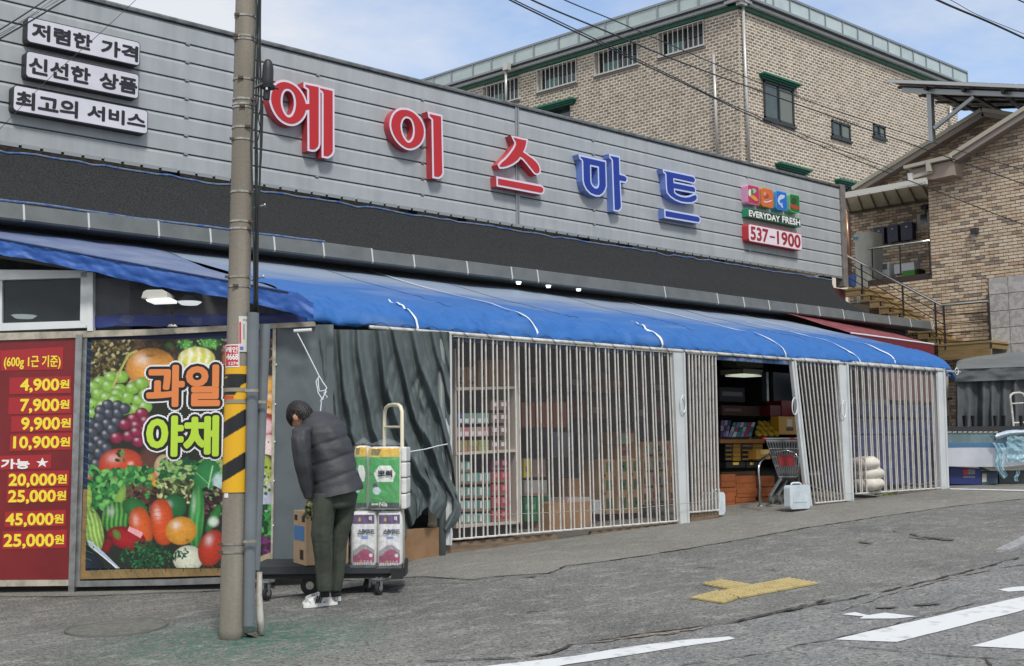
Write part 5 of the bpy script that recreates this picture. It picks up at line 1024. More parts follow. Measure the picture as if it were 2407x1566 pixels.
mk('concrete_lump', tube([GP.px(592, 1497), GP.px(592, 1497)+Vector((.01, 0, .018)), GP.px(592, 1497)+Vector((.01, .01, .03))], [.06, .045, .015], 9), mat('dark concrete', '#5d5850', rough=.95, var='#3f3b36', vscale=30), label='rough concrete lump at the foot of the pole', cat='concrete lump')

# ------------------------------------------------------------------ platform cart with its load
wr = GP.px(891, 1399); CP = Plane((wr.x, wr.y, 0), W.n)
ct = thing('platform_cart', 'long dark platform cart on casters with a cream push handle', 'platform cart', CP.px(770, 1400))
zt = CP.px(780, 1329).z; M_deck = mat('cart deck', '#33373b', rough=.6, var='#2a2d30', vscale=6); M_rub = mat('black rubber', '#202122', rough=.7)
ul, ur = CP.uv(588, 1330)[0], CP.uv(944, 1330)[0]
mk('deck', pbox(CP, ul, zt-.075, ur, zt, -.68, 0), M_deck, ct, bevel=.008)
mk('deck_lip', pbox(CP, ul+.01, zt-.115, ur-.12, zt-.077, -.64, -.03), M_rub, ct)
for h in (-.1, .006): mk('corner_bumper', pbox(CP, ur-.09, zt-.12, ur+.01, zt+.002, h-.09 if h < 0 else -.08, h if h > 0 else -.5), M_rub, ct)
def wheel(x, y, r, h, wd=.03, fork=True, nm='caster'):
    g = GP.px(x, y); c = Vector((g.x, g.y, g.z+r)); ax = CP.n if not fork else (CP.n*.45+CP.u*.89).normalized(); e = ax.cross(ZV)
    o = mk(nm, tube([c-ax*wd/2, c-ax*wd*.3, c+ax*wd*.3, c+ax*wd/2], [r*.86, r, r, r*.86], 20), M_rub, ct)
    mk('hub', tube([c-ax*(wd/2+.006), c+ax*(wd/2+.006)], r*.42, 12), M_band, o)
    if fork: mk('fork', [rot_box(c+ax*s_*(wd/2+.008)+ZV*(zt-.11-c.z)/2, ax*.003, e*.014, ZV*((zt-.115-c.z)/2+.01)) for s_ in (-1, 1)]+[rot_box(Vector((c.x, c.y, zt-.118)), ax*.035, e*.035, ZV*.006)], M_edge, o)
wheel(891, 1399, .055, 0); wheel(864, 1391, .055, 0); wheel(627, 1412, .055, 0, fork=True); wheel(612, 1396, .055, 0); wheel(729, 1399, .082, 0, .035, False, 'centre_wheel')
M_cream = mat('cream tube', '#d6d0b8', rough=.4)
def hnd(x, y, s): return CP.px(*zP(x, y), -.60+.48*s)
hp = [(771, 1210, 0), (769, 700, 0), (770, 200, 0), (773, 140, .03), (782, 112, .10), (800, 97, .22), (835, 91, .5), (865, 94, .78), (882, 108, .92), (890, 140, 1), (892, 400, 1), (893, 1210, 1)]
mk('push_handle', tube([hnd(*p) for p in hp], .0165, 10), M_cream, ct, smooth=True); mk('handle_bar', tube([hnd(772, 245, 0), hnd(890, 243, 1)], .010, 8), M_cream, ct); mk('handle_bar', tube([hnd(772, 700, 0), hnd(890, 700, 1)], .010, 8), M_cream, ct)
# packs
M_pw = mat('paper white', '#e0e0dc', rough=.5, var='#cfd0cd', vscale=9); M_wrap = mat('clear pack film', '#dfe4e8', rough=.12, spec=.7, clear=(.11, (.97, .98, .98)))
def pack(name, label, q, h, dep, paint, bev=.02, wrap=True, zb=None):
    u0, v0, u1, v1 = pxrect(CP, *zP(q[0], q[1]), *zP(q[2], q[3]), h)
    t = thing(name, label, 'tissue pack', CP.w((u0+u1)/2, v0, h-dep/2))
    mk('rolls', pbox(CP, u0, v0, u1, v1, h-dep, h), M_pw, t, bevel=.045, smooth=True)
    K = 170; Cn = Canvas(0, 0, 100, 100*(v1-v0)/(u1-u0), (u1-u0)*K/100*1.0, '#e4e4e2'); paint(Cn, 100*(v1-v0)/(u1-u0)); Cn.to('printed_face', CP, u0+bev*.6, v0+bev*.6, u1-bev*.6, v1-bev*.6, h+.003, M_print2, t, bulge=.022, nr=3 if u1-u0 > .2 else 2)
    if wrap:
        mk('film', grid(lambda s, t_: CP.w(u0+(u1-u0)*(.0+1.0*s), v0+(v1-v0)*1.0*t_, h+.034+.012*nz(s*4+u0*9, t_*5)), 22, 22), M_wrap, t, smooth=True)
        mk('film_top', grid(lambda s, t_: CP.w(u0+(u1-u0)*s, v1+.012+.055*sin(pi*s)*sin(pi*t_)+.012*nz(s*6, t_*6+u0), h-dep*t_), 14, 10), M_wrap, t, smooth=True)
    return t, (u0, v0, u1, v1)
def green(Cn, Hh):
    Cn.poly([(0, 0), (100, 0), (100, Hh), (0, Hh)], '#2fa045'); Cn.poly([(0, 0), (100, 0), (100, Hh*.15), (0, Hh*.15)], '#e0b42c'); Cn.poly([(0, Hh*.89), (100, Hh*.89), (100, Hh), (0, Hh)], '#1c3a2c')
    Cn.poly([(8, Hh*.02), (40, Hh*.02), (30, Hh*.13), (8, Hh*.13)], '#7d6a3a')
    Cn.poly([(33, Hh*.29), (68, Hh*.29), (84, Hh*.42), (76, Hh*.55), (26, Hh*.55), (16, Hh*.42)], '#e8ece8')
    Cn.ell(20, Hh*.61, 9, 8, '#3c2a5a', dark=.1); Cn.ell(25, Hh*.70, 13, 12, '#cfdfe0', dark=.1)
    Cn.line([(10, Hh*.12), (50, Hh*.2), (90, Hh*.17)], .7, '#8fce8f'); Cn.line([(5, Hh*.8), (40, Hh*.84)], .8, '#6dbb72')
def purple(Cn, Hh):
    Cn.poly([(0, 0), (100, 0), (100, Hh), (0, Hh)], '#e2e0e2'); Cn.poly([(0, Hh*.03), (100, Hh*.03), (100, Hh*.2), (0, Hh*.2)], '#4a2a66')
    xs = np.linspace(0, 100, 30); w1 = [Hh*(.65-.06*sin((x-20)/100*5)) for x in xs]; w2 = [Hh*(.74-.07*sin((x-25)/100*5)) for x in xs]
    Cn.poly([(x, y) for x, y in zip(xs, w1)]+[(100, Hh*.9), (0, Hh*.9)], '#9a989c'); Cn.poly([(x, y) for x, y in zip(xs, w2)]+[(100, Hh*.92), (0, Hh*.92)], '#992457')
    for k in range(13): Cn.poly([(k*8, Hh*.925), (k*8+4, Hh*.925), (k*8+4, Hh), (k*8, Hh)], '#8f8d93')
    Cn.ell(82, Hh*.79, 9, 8, '#e0dfe6', dark=.1); Cn.ell(38, Hh*.90, 7, 6, '#cf8a2c', dark=.1)
    for x in (54, 68, 82): Cn.ell(x, Hh*.90, 4, 4, '#d9b6c8', dark=.1)
    Cn.poly([(38, Hh*.43), (68, Hh*.43), (68, Hh*.485), (38, Hh*.485)], '#6f93cc'); Cn.ell(30, Hh*.12, 6, 9, '#c9a23a', dark=.2)
    Cn.line([(34, Hh*.33), (66, Hh*.33)], .6, '#9aa0a8')
pt, r_ = pack('purple_tissue_pack', 'left purple and white tissue pack under the film tip on the cart', (540, 822, 715, 1208), .0, .3, purple, .03)
for s_, a, b, m, bo, mi in (('크리넥스', (586, 945), (703, 982), mat('slate ink', '#56606c'), .003, True), ('더', (664, 858), (682, 888), M_ywh, .002, False)): txt('lettering', s_, CP, zP(*a), zP(*b), .036, m, pt, bo, mirror=mi)
pt, r_ = pack('purple_tissue_pack', 'right purple and white tissue pack at the cart corner below the green pack', (719, 822, 890, 1212), .0, .3, purple, .03)
for s_, a, b, m, bo, mi in (('크리넥스', (760, 945), (878, 982), MATS['slate ink'], .003, True), ('더', (838, 858), (856, 888), M_ywh, .002, False)): txt('lettering', s_, CP, zP(*a), zP(*b), .036, m, pt, bo, mirror=mi)
pt, r_ = pack('green_tissue_pack', 'green tissue pack at the back, half hidden by the man', (560, 372, 658, 815), -.04, .34, green, .02)
pt, r_ = pack('green_tissue_pack', 'front green and yellow tissue pack with black Korean lettering', (655, 380, 884, 812), .03, .42, green, .02)
txt('lettering', '뽀삐', CP, zP(724, 540), zP(824, 588), .068, M_blk, pt, .002); txt('lettering', '뽀삐', CP, zP(680, 768), zP(728, 784), .056, M_ywh, pt, .001); txt('lettering', 'Nia', CP, zP(735, 760), zP(790, 790), .056, M_ywh, pt, .001)
# extra white roll stack visible beside the print
mk('side_rolls', [pbox(CP, r_[2]-.002, r_[1]+(r_[3]-r_[1])*k/4+.004, r_[2]+.045, r_[1]+(r_[3]-r_[1])*(k+1)/4-.004, -.39, .02) for k in range(4)], M_pw, pt, bevel=.012)
# cardboard box with two visible sides, its edge towards the camera
zpl = Plane((0, 0, zt), (0, 0, 1), u=(1, 0, 0), v=(0, 1, 0))
e0 = zpl.px(*zP(226, 1199)); e1 = zpl.px(*zP(108, 1168)); e2 = zpl.px(*zP(531, 1186))
dL = (e1-e0); dR = (e2-e0)
dL = dL.normalized()*max(.28, min(.34, dL.length)); dR = dR.normalized()*max(.36, min(.50, dR.length))
dR = (dR - dL.normalized()*dR.dot(dL.normalized())*.8); Hb = CP.px(*zP(222, 818), .02).z-zt-.01
bx = thing('cardboard_box', 'tan cardboard box with a blue label held on the platform cart', 'cardboard box', e0)
M_box = mat('tan box', '#c4a788', rough=.85, var='#b99b7b', vscale=4)
qb = [e0, e0+dR, e0+dR+dL, e0+dL]; qb = [p+ZV*.002 for p in qb]; mk('carton', hexa([p+ZV*Hb for p in qb], qb), M_box, bx, bevel=.004)
nL = dL.cross(ZV).normalized();  nL = nL if nL.dot(CAM-e0) > 0 else -nL
nR = dR.cross(ZV).normalized();  nR = nR if nR.dot(CAM-e0) > 0 else -nR
def onface(nm, d, n, a, b, c, e, m, k=1): q = [e0+d*a+ZV*Hb*c, e0+d*b+ZV*Hb*c, e0+d*b+ZV*Hb*e, e0+d*a+ZV*Hb*e]; mk(nm, hexa([p+n*(.003+.001*k) for p in q], [p+n*.0005 for p in q]), m, bx)
onface('blue_label', dL, nL, .1, .93, .45, .72, mat('label blue', '#4f86bd', rough=.6)); M_stamp = mat('stamp ink', '#3d332b', rough=.8)
for a, b, c, e in ((.68, .9, .82, .92), (.05, .28, .80, .88), (.15, .42, .10, .28)): onface('stamp', dL, nL, a, b, c, e, M_stamp)
for a, b, c, e in ((.12, .2, .83, .90), (.86, .93, .1, .16)): onface('stamp', dR, nR, a, b, c, e, M_stamp)
onface('blue_label', dR, nR, .86, .96, .42, .68, MATS['label blue'])
onface('tape', dR, nR, .0, .03, 0, 1, mat('pale tape', '#c2a888', rough=.4), 2)

# ------------------------------------------------------------------ person
ft = GP.px(742, 1432); BP2 = facing(ft); DP2 = (ROT.transposed() @ (ft-CAM)).z/FPX; kz = DP2/2.9206     # metres per pixel of the zoomed view
def J(x, y, h=0): return BP2.px(*zP(x, y), h)
person = thing('person', 'man in dark grey padded jacket and olive trousers bending over the platform cart', 'person', ft)
M_skin = mat('skin', '#b98a70', rough=.55, spec=.4)
# one continuous body under the clothes
def skin_mesh(name, joints, edges, m, parent, root=0, sub=2):
    me = bpy.data.meshes.new(name); org = Vector(joints[root][0]); me.from_pydata([Vector(j[0])-org for j in joints], edges, []); o = bpy.data.objects.new(name, me); COL.objects.link(o)
    md = o.modifiers.new('s', 'SKIN'); md.use_smooth_shade = True
    for i, j in enumerate(joints):
        r = j[1]; o.data.skin_vertices[0].data[i].radius = (r, r) if not isinstance(r, tuple) else r; o.data.skin_vertices[0].data[i].use_root = (i == root)
    o.modifiers.new('u', 'SUBSURF').levels = sub
    dg = bpy.context.evaluated_depsgraph_get(); dg.update(); m2 = bpy.data.meshes.new_from_object(o.evaluated_get(dg)); o.modifiers.clear(); o.data = m2; bpy.data.meshes.remove(me)
    m2.materials.clear(); m2.materials.append(m); m2.polygons.foreach_set('use_smooth', [True]*len(m2.polygons)); m2.name = name
    WL[o.name] = org; o.parent = parent; o.location = org-worldloc(parent); return o
Jt = [(J(440, 700, -.05), .13), (J(400, 520, -.08), .12), (J(345, 330, -.14), .14), (J(285, 215, -.18), .055), (J(240, 190, -.2), .055), (J(205, 170, -.21), .085), (J(170, 150, -.22), .08),
      (J(355, 760, .0), .085), (J(340, 1010, .03), .058), (J(360, 1350, .0), .04), (J(505, 760, -.08), .085), (J(455, 1010, -.10), .058), (J(440, 1340, -.14), .04),
      (J(225, 300, .0), .032), (J(203, 500, .06), .030), (J(258, 745, .0), .028), (J(250, 800, .0), .026),
      (J(330, 260, -.34), .055), (J(260, 500, -.42), .042), (J(300, 740, -.36), .028)]
body = skin_mesh('body', Jt, [(0, 1), (1, 2), (2, 3), (3, 4), (4, 5), (5, 6), (0, 7), (7, 8), (8, 9), (0, 10), (10, 11), (11, 12), (2, 13), (13, 14), (14, 15), (15, 16), (2, 17), (17, 18), (18, 19)], M_skin, person)
# head with face, ear and hair; looks down to the left and away
hc = J(192, 168, -.20); fwd = (-BP2.u*.70 - BP2.n*.40 - ZV*.62).normalized(); upv = (ZV - fwd*ZV.dot(fwd)).normalized(); upv = (upv - fwd*0).normalized(); sd_ = fwd.cross(upv).normalized()
if sd_.dot(BP2.n) < 0: sd_ = -sd_          # sd_ = the side of the head turned to the camera
def hd(f, s_, u): return hc+fwd*f+sd_*s_+upv*u
def headf(s, t_):
    th, ph = 2*pi*s, pi*t_; x, y, z = sin(ph)*cos(th), sin(ph)*sin(th), cos(ph)
    f = .098*x; w_ = .076*y; u = .118*z
    if z < 0: f *= 1-.10*z*z; w_ *= 1-.32*z*z; f += .012*(-z)*(x > 0)
    g = math.exp(-((y/.16)**2+((z+.12)/.14)**2))*(x > 0); f += .022*g                     # nose
    for ey in (-.42, .42): f -= .008*math.exp(-(((y-ey)/.14)**2+((z-.05)/.08)**2))*(x > 0)  # eye sockets
    f += .006*math.exp(-((y/.25)**2+((z+.42)/.06)**2))*(x > 0)                            # lips
    return hd(f, w_, u)
mk('head', grid(headf, 40, 30), M_skin, body, smooth=True)
ear = grid(lambda s, t_: hd(.004+.022*sin(pi*t_)*cos(2*pi*s)*.9, .078+.014*sin(pi*t_)*(1+.3*sin(2*pi*s)), -.016+.034*cos(pi*t_)), 12, 8); mk('ear', ear, M_skin, body, smooth=True)
mk('ear', (lambda g: ([2*(hd(0, 0, 0)+((p-hd(0, 0, 0))-sd_*((p-hd(0, 0, 0)).dot(sd_))))-p for p in g[0]], g[1]))(ear), M_skin, body, smooth=True)
M_hair = mat('black hair', '#100e0e', rough=.45, var='#1c1817', vscale=60, vstretch=(1, 1, .3), bump=.8, bscale=90)
def hairf(s, t_):
    th = 2*pi*s; x, y = cos(th), sin(th)
    side = abs(y)**3; lim = (.50+.02*x) if x > .45 else (.62 if side > .45 else .80)   # fringe / above ear / nape
    lim = np.interp(x, [-1, -.3, -.02, .3, .6, 1], [.80, .70, .50, .52, .56, .56])
    ph = pi*t_*lim; xx, yy, zz = sin(ph)*x, sin(ph)*y, cos(ph); r = 1+.13+.025*nz(th*2, t_*5)+.012*nz(th*9, t_*3)
    return hd(.100*xx*r, .080*yy*r, .118*zz*r+.004)
mk('hair', grid(hairf, 72, 30), M_hair, person, smooth=True)
for k in range(40):     # loose locks that break the outline
    pass
lk = []
for k in range(110):
    s, t_ = random.random(), .6+.4*random.random(); a = hairf(s, t_*.97); b = hairf(s+random.uniform(-.012, .012), min(1, t_+.16)); o = (a-hc).normalized()
    lk.append(tube([a, a.lerp(b, .5)+o*.003, b+o*.001-upv*.004], [.004, .003, .001], 4))
mk('hair_locks', lk, M_hair, person)
# clothes
def ring(c, a, b, tilt=0, n=40, wr=0, ph=0, sq=1.0):
    o = []
    for k in range(n):
        th = 2*pi*k/n; x, z = cos(th), sin(th); rr = 1+wr*(nz(x*2.0+ph+c.z*3.5, z*2.0, c.z*4+ph)+.6*(.3-abs(nz(x*3-c.z*9, z*3+ph, c.z*7)))); e = abs(x)**sq*(1 if x > 0 else -1), abs(z)**sq*(1 if z > 0 else -1)
        o.append(c+BP2.u*a*e[0]*rr+BP2.n*b*e[1]*rr+ZV*tilt*e[0])
    return o
def lims(rows, y):
    Y_ = [r[0] for r in rows]; return [np.interp(y, Y_, [r[i] for r in rows]) for i in range(1, len(rows[0]))]
M_jac = mat('padded jacket', '#3b3d42', rough=.55, var='#33353a', vscale=5, bump=.25, bscale=60, spec=.35); M_tr = mat('olive trousers', '#3f463c', rough=.8, var='#333930', vscale=6, bump=.3, bscale=80)
jr = [(158, 225, 330, -.19, .075), (172, 205, 405, -.18, .10), (192, 196, 445, -.17, .13), (230, 188, 490, -.15, .16), (280, 190, 520, -.13, .175), (340, 210, 542, -.12, .18), (400, 235, 556, -.10, .18), (470, 255, 572, -.09, .18), (540, 262, 588, -.07, .18), (600, 268, 602, -.06, .18), (650, 272, 614, -.05, .185), (680, 278, 620, -.04, .19), (706, 281, 618, -.03, .20)]
rings = []
for i in range(61):
    y = 158+(706-158)*i/60; a, b, h, dd = lims(jr, y)
    puff = 1
    tl = -.0*y; t_ = (y-146)/534; c = J((a+b)/2, y, h); rings.append(ring(c, (b-a)/2*kz*puff, dd*puff, tilt=.03*(1-t_)**3+.035*t_**3, wr=.06, ph=2, sq=.9))
    for k_i, q_ in enumerate(rings[-1]):
        xn = cos(2*pi*k_i/40); ye = y+42*xn+10*nz(xn*2, y*.01); dn = min(abs(ye-yy_) for yy_ in (235, 352, 468, 590)); q_ += (c-q_)*(.052*math.exp(-(dn/12)**2)*(y > 200))*Vector((1, 1, 0)).length/1.414
jk = mk('jacket', loft(rings, cap=False), M_jac, person, smooth=True)
mk('jacket_lining', loft([ring(J(446, 676, -.05), .172/1.02, .165, tilt=.05), ring(J(446, 650, -.05), .16, .15, tilt=.05)], cap=True), mat('dark lining', '#141518', rough=.9), jk)
mk('collar', loft([ring(J(285, 190, -.185), .085, .085, tilt=.02), ring(J(252, 168, -.19), .068, .074, tilt=.03), ring(J(243, 160, -.195), .062, .067, tilt=.03), ring(J(246, 168, -.19), .052, .058, tilt=.03)], cap=False), M_jac, jk, smooth=True)
def sleeve(pts, nm):
    rg = []; P_ = [J(*p[:3]) for p in pts]; R_s = [p[3] for p in pts]; n = 46
    for i in range(n+1):
        d = i/n*(len(P_)-1); k = min(len(P_)-2, int(d)); f = d-k; c = P_[k].lerp(P_[k+1], f); r = R_s[k]*(1-f)+R_s[k+1]*f; pf_ = 1+.07*abs(sin(i/n*pi*4.5))-.03; rg.append(ring(c, r*pf_, r*pf_*1.05, wr=.10, ph=5+i*.02))
    return mk(nm, loft(rg), M_jac, jk, smooth=True)
sleeve([(238, 225, -.10, .050), (205, 262, .02, .075), (196, 320, .07, .076), (200, 420, .09, .072), (212, 520, .08, .066), (228, 620, .05, .056), (243, 690, .03, .046), (254, 738, .02, .034)], 'sleeve')
sleeve([(360, 240, -.30, .06), (330, 300, -.36, .07), (300, 450, -.42, .066), (300, 600, -.40, .056), (310, 720, -.36, .036)], 'sleeve')
# trousers
lr = [(640, 290, 470, .0), (720, 284, 450, .02), (800, 280, 436, .03), (900, 276, 415, .03), (980, 272, 402, .03), (1060, 284, 403, .02), (1150, 298, 405, .01), (1250, 305, 405, .0), (1330, 312, 405, .0), (1368, 318, 402, .0)]
rr = [(640, 400, 585, -.08), (720, 410, 580, -.08), (800, 412, 566, -.09), (900, 410, 548, -.10), (980, 398, 515, -.11), (1060, 396, 502, -.12), (1150, 398, 498, -.13), (1250, 400, 486, -.14), (1330, 402, 474, -.14), (1368, 405, 468, -.14)]
hipr = [ring(J(440, y, -.04), w_, .155, wr=.02) for y, w_ in ((625, .150), (680, .156), (730, .162), (770, .150), (800, .120))]
trs = mk('trousers', loft(hipr), M_tr, person, smooth=True)
for rows, nm in ((lr, 1), (rr, 2)):
    rg = []
    for i in range(70):
        y = 700+(1368-700)*i/69; a, b, h = lims(rows, y); wk = .07+.09*math.exp(-((y-1020)/90)**2)+.08*math.exp(-((y-1320)/60)**2)
        c = J((a+b)/2, y, h); hw = (b-a)/2*kz*(1.05+.14*_S((y-820)/200)); rg.append(ring(c, hw, hw*1.12+.01, wr=wk, ph=nm*7+i*.05, n=36))
    lg = mk('trouser_leg', loft(rg), M_tr, trs, smooth=True)
    a, b, h = lims(rows, 1350); c = J((a+b)/2, 1350, h); mk('cuff', loft([ring(J((a+b)/2, y, h), (b-a)/2*kz*1.07, (b-a)/2*kz*1.2, wr=.03) for y in (1330, 1350, 1372)], cap=False), mat('trouser cuff', '#454b45', rough=.85), lg)
# shoes
M_shoe = mat('white trainer', '#cbcbca', rough=.5, var='#8f9192', vscale=22, vdet=2, fac=(.5, .56)); M_sole = mat('trainer sole', '#dedede', rough=.5)
def shoe(hx_, hy, tx, ty, h, L_=None):
    a = GP.px(*zP(hx_, hy)); b = GP.px(*zP(tx, ty)); a.z = gz(a.x, a.y)+.002; b.z = gz(b.x, b.y)+.002; d = (b-a); Lh = d.length; d = d.normalized(); s_ = d.cross(ZV).normalized()
    k = .29/Lh; b = a+d*.29
    sec = [(0, .026, .060), (.04, .034, .085), (.14, .038, .104), (.28, .040, .110), (.40, .042, .100), (.55, .047, .078), (.70, .050, .060), (.85, .046, .050), (.95, .034, .040), (1.0, .016, .028)]
    rg = [[a+d*.29*t_+s_*w_*cos(th)*(1 if sin(th) < .2 else .8)+ZV*(hh*max(0, sin(th))**.7+.018*(1 if sin(th) >= 0 else 0)) for th in np.linspace(0, 2*pi, 25)[:-1]] for t_, w_, hh in sec]
    o = mk('shoe', loft(rg), M_shoe, person, smooth=True)
    so_ = [(a+d*.29*t_+s_*(w_+.005)*sg) for sg, rng_ in ((1, sec), (-1, list(reversed(sec)))) for t_, w_, hh in rng_]
    mk('sole', hexa([p+ZV*.024 for p in so_], so_), M_sole, o)
    for j, t_ in enumerate((.50, .57, .64)):       # dark stripes on the side of the shoe
        q = [a+d*.29*(t_-.0)+s_*.0, a+d*.29*(t_+.03)]
        for sg in (1, -1):
            c0 = a+d*.29*(t_+.05)+s_*sg*.0475+ZV*.030; c1_ = a+d*.29*(t_-.03)+s_*sg*.030+ZV*.086
            mk('stripe', tube([c0, c0.lerp(c1_, .5)+s_*sg*.006, c1_], .0055, 5), M_blk, o)
    for j in range(4): c = a+d*.29*(.42+.08*j)+ZV*(.122-.018*j); mk('lace', tube([c-s_*.022-ZV*.004, c+ZV*.003, c+s_*.022-ZV*.004], .003, 5), M_sole, o)
shoe(440, 1462, 205, 1488, 0); shoe(468, 1438, 262, 1452, 0)
for x, y, h, in ((360, 1372, 0), (438, 1366, -.14)): mk('sock', tube([J(x, y-8, h), J(x, y+40, h)], .040, 12), mat('dark sock', '#26282a', rough=.9), person, smooth=True)
# gloved hand gripping the top edge of the box: palm, four unequal fingers and a thumb
M_gl = mat('work glove', '#3a3f30', rough=.7, var='#7b7f45', vscale=25, fac=(.5, .62))
top = zt+Hb; wx = J(258, 745, .02)
palm = [(wx, .026), (J(254, 785, .03), .030), (J(246, 815, .03), .033)]
jn = palm[:]; ed = [(0, 1), (1, 2)]
for k, (x1, y1, x2, y2, x3, y3, r) in enumerate(((232, 830, 216, 848, 203, 872, .0095), (238, 838, 226, 858, 214, 878, .0100), (250, 842, 246, 862, 240, 876, .0098), (262, 838, 264, 852, 262, 862, .0085))):
    n = len(jn); hh = .045-.012*k; jn += [(J(x1, y1, hh), r+.001), (J(x2, y2, hh+.005), r), (J(x3, y3, hh), r-.0015)]; ed += [(2, n), (n, n+1), (n+1, n+2)]
n = len(jn); jn += [(J(272, 800, .05), .012), (J(274, 828, .05), .0105)]; ed += [(1, n), (n, n+1)]
skin_mesh('glove', jn, ed, M_gl, person, root=1, sub=2)
jn = [(J(310, 728, -.36), .026), (J(305, 770, -.36), .03), (J(300, 800, -.35), .032)]; ed = [(0, 1), (1, 2)]
for k in range(4):
    n = len(jn); jn += [(J(290+9*k, 825, -.34-.01*k), .0100), (J(287+9*k, 848, -.33), .0095), (J(288+9*k, 868, -.32), .008)]; ed += [(2, n), (n, n+1), (n+1, n+2)]
n = len(jn); jn += [(J(322, 800, -.33), .011), (J(328, 825, -.32), .009)]; ed += [(1, n), (n, n+1)]
skin_mesh('glove', jn, ed, M_gl, person, root=1, sub=2)

# ------------------------------------------------------------------ by the doorway: cans, hoop, shopping cart
M_can = mat('milky plastic', '#c9d3d8', rough=.4, var='#b3bec4', vscale=6, spec=.4)
jc = thing('jerry_can', 'milky white jerry can with pink cap standing in front of the slanting curtain', 'jerry can', F.px(1880, 1194, .25))
JP = F; r0 = pxrect(JP, *zD(800, 1268), *zD(1000, 1486), .3)
mk('body', uvprism(JP, [rrect(*r0, .05)], .20, .3)[:2], M_can, jc, bevel=.015)
mk('front_panel', uvprism(JP, [rrect(r0[0]+.07, r0[1]+.09, r0[2]-.07, r0[3]-.07, .02)], .3, .306)[:2], M_can, jc)
mk('handle', tube([JP.px(*zD(x, y), .18) for x, y in ((812, 1275), (815, 1252), (828, 1245), (890, 1243), (903, 1252), (906, 1272))], .014, 8), M_can, jc, smooth=True)
p = JP.px(*zD(938, 1265), .18); mk('cap', tube([p, p+ZV*.035], .03, 12), mat('pink cap', '#b97f8b', rough=.5), jc)
jc2 = thing('jerry_can', 'milky white jerry can half hidden behind the bunched curtain', 'jerry can', F.px(1695, 1212, -.05))
r0 = pxrect(F, *zD(95, 1335), *zD(186, 1546), -.06); mk('body', uvprism(F, [rrect(*r0, .05)], -.3, -.06)[:2], M_can, jc2, bevel=.015); p = F.w(r0[0]+.1, r0[3], -.18); mk('handle', tube([p, p+ZV*.03, p+ZV*.03+Vector((.12, 0, 0)), p+Vector((.12, 0, 0))], .012, 8), M_can, jc2)
M_inox = mat('stainless', '#b9bab8', rough=.2, metal=1)
DH = Plane((0, YF+.5, 0), (0, -1, 0))
hb = thing('hoop_rail', 'stainless steel hoop rail standing in the doorway', 'hoop rail', DH.px(*zD(520, 1458)))
hpts = [(520, 1462, .3), (512, 1300, .3), (500, 1150, .3), (499, 1100, .3), (510, 1055, .28), (535, 1020, .24), (580, 985, .12), (640, 950, -.05), (760, 930, -.2), (850, 960, -.05), (882, 1010, 0), (886, 1060, 0), (884, 1250, 0)]
mk('tube', tube([DH.px(*zD(x, y), h) for x, y, h in hpts], .019, 10), M_inox, hb, smooth=True); p = DH.px(*zD(521, 1455), .3); mk('flange', tube([p-ZV*.02, p], [.04, .03], 10), M_inox, hb)
scart = thing('shopping_cart', 'wire shopping cart with a red panel and red handle ends in the doorway', 'shopping cart', DH.px(*zD(710, 1450), .1))
M_wire = mat('cart wire', '#a9adaf', rough=.3, metal=.3); M_redp = mat('red plastic', '#a32f30', rough=.4)
def SP(x, y, h=.1): return DH.px(*zD(x, y), h)
fr = [(575, 838), (905, 838), (872, 1182), (692, 1186)]
def bq(s, t_, h=.1, sh=0): a = lerp2(fr[0], fr[1], s); b = lerp2(fr[3], fr[2], s); x, y = lerp2(a, b, t_); return SP(x+sh, y, h)
for k in range(13): mk('wire', tube([bq(k/12, 0), bq(k/12, 1)], .0035, 5), M_wire, scart)
for k in range(13): mk('wire', tube([bq(k/12, 0, -.5, 18), bq(k/12, .9, -.35, 10)], .0035, 5), M_wire, scart)
for t_ in (0, .04, .22, .45, .7, 1): mk('wire', tube([bq(0, t_), bq(1, t_)], .0045, 5), M_wire, scart)
for s in (0, 1):
    for t_ in (0, .25, .5, .75, 1): mk('wire', tube([bq(s, t_), bq(s, t_*.9, -.5+.15*t_, 14)], .004, 5), M_wire, scart)
mk('rim', tube([bq(0, 0, .1), bq(1, 0, .1), bq(1, 0, -.5, 18), bq(0, 0, -.5, 18)], .007, 6, closed=True), M_wire, scart)
mk('red_panel', hexa([SP(682, 980, .115), SP(838, 980, .115), SP(846, 1078, .115), SP(706, 1080, .115)], [SP(682, 980, .105), SP(838, 980, .105), SP(846, 1078, .105), SP(706, 1080, .105)]), mat('red mesh panel', '#962b2c', rough=.5), scart)
mk('handle', tube([SP(548, 822, .3), SP(905, 818, .3)], .014, 8), M_edge, scart)
for x in (553, 812): mk('handle_end', tube([SP(x-8, 821, .3), SP(x+(14 if x < 600 else 30), 820, .3)], .019, 8), M_redp, scart)
mk('base_tray', hexa([SP(695, 1180, .1), SP(870, 1180, .1), SP(850, 1215, -.2), SP(720, 1215, -.2)], [SP(695, 1195, .1), SP(870, 1195, .1), SP(850, 1230, -.2), SP(720, 1230, -.2)]), mat('tray grey', '#5c6062', rough=.5), scart)
for x1, y1, x2, y2, h in ((715, 1200, 608, 1370, .1), (768, 1220, 683, 1368, .0), (790, 1290, 755, 1358, -.1)):
    a, b = SP(x1, y1, h), SP(x2, y2, h); d = (b-a).normalized(); mk('leg', rot_box((a+b)/2, d*(b-a).length/2, d.cross(Vector((0, 1, 0))).normalized()*.016, Vector((0, .016, 0))), M_edge, scart)
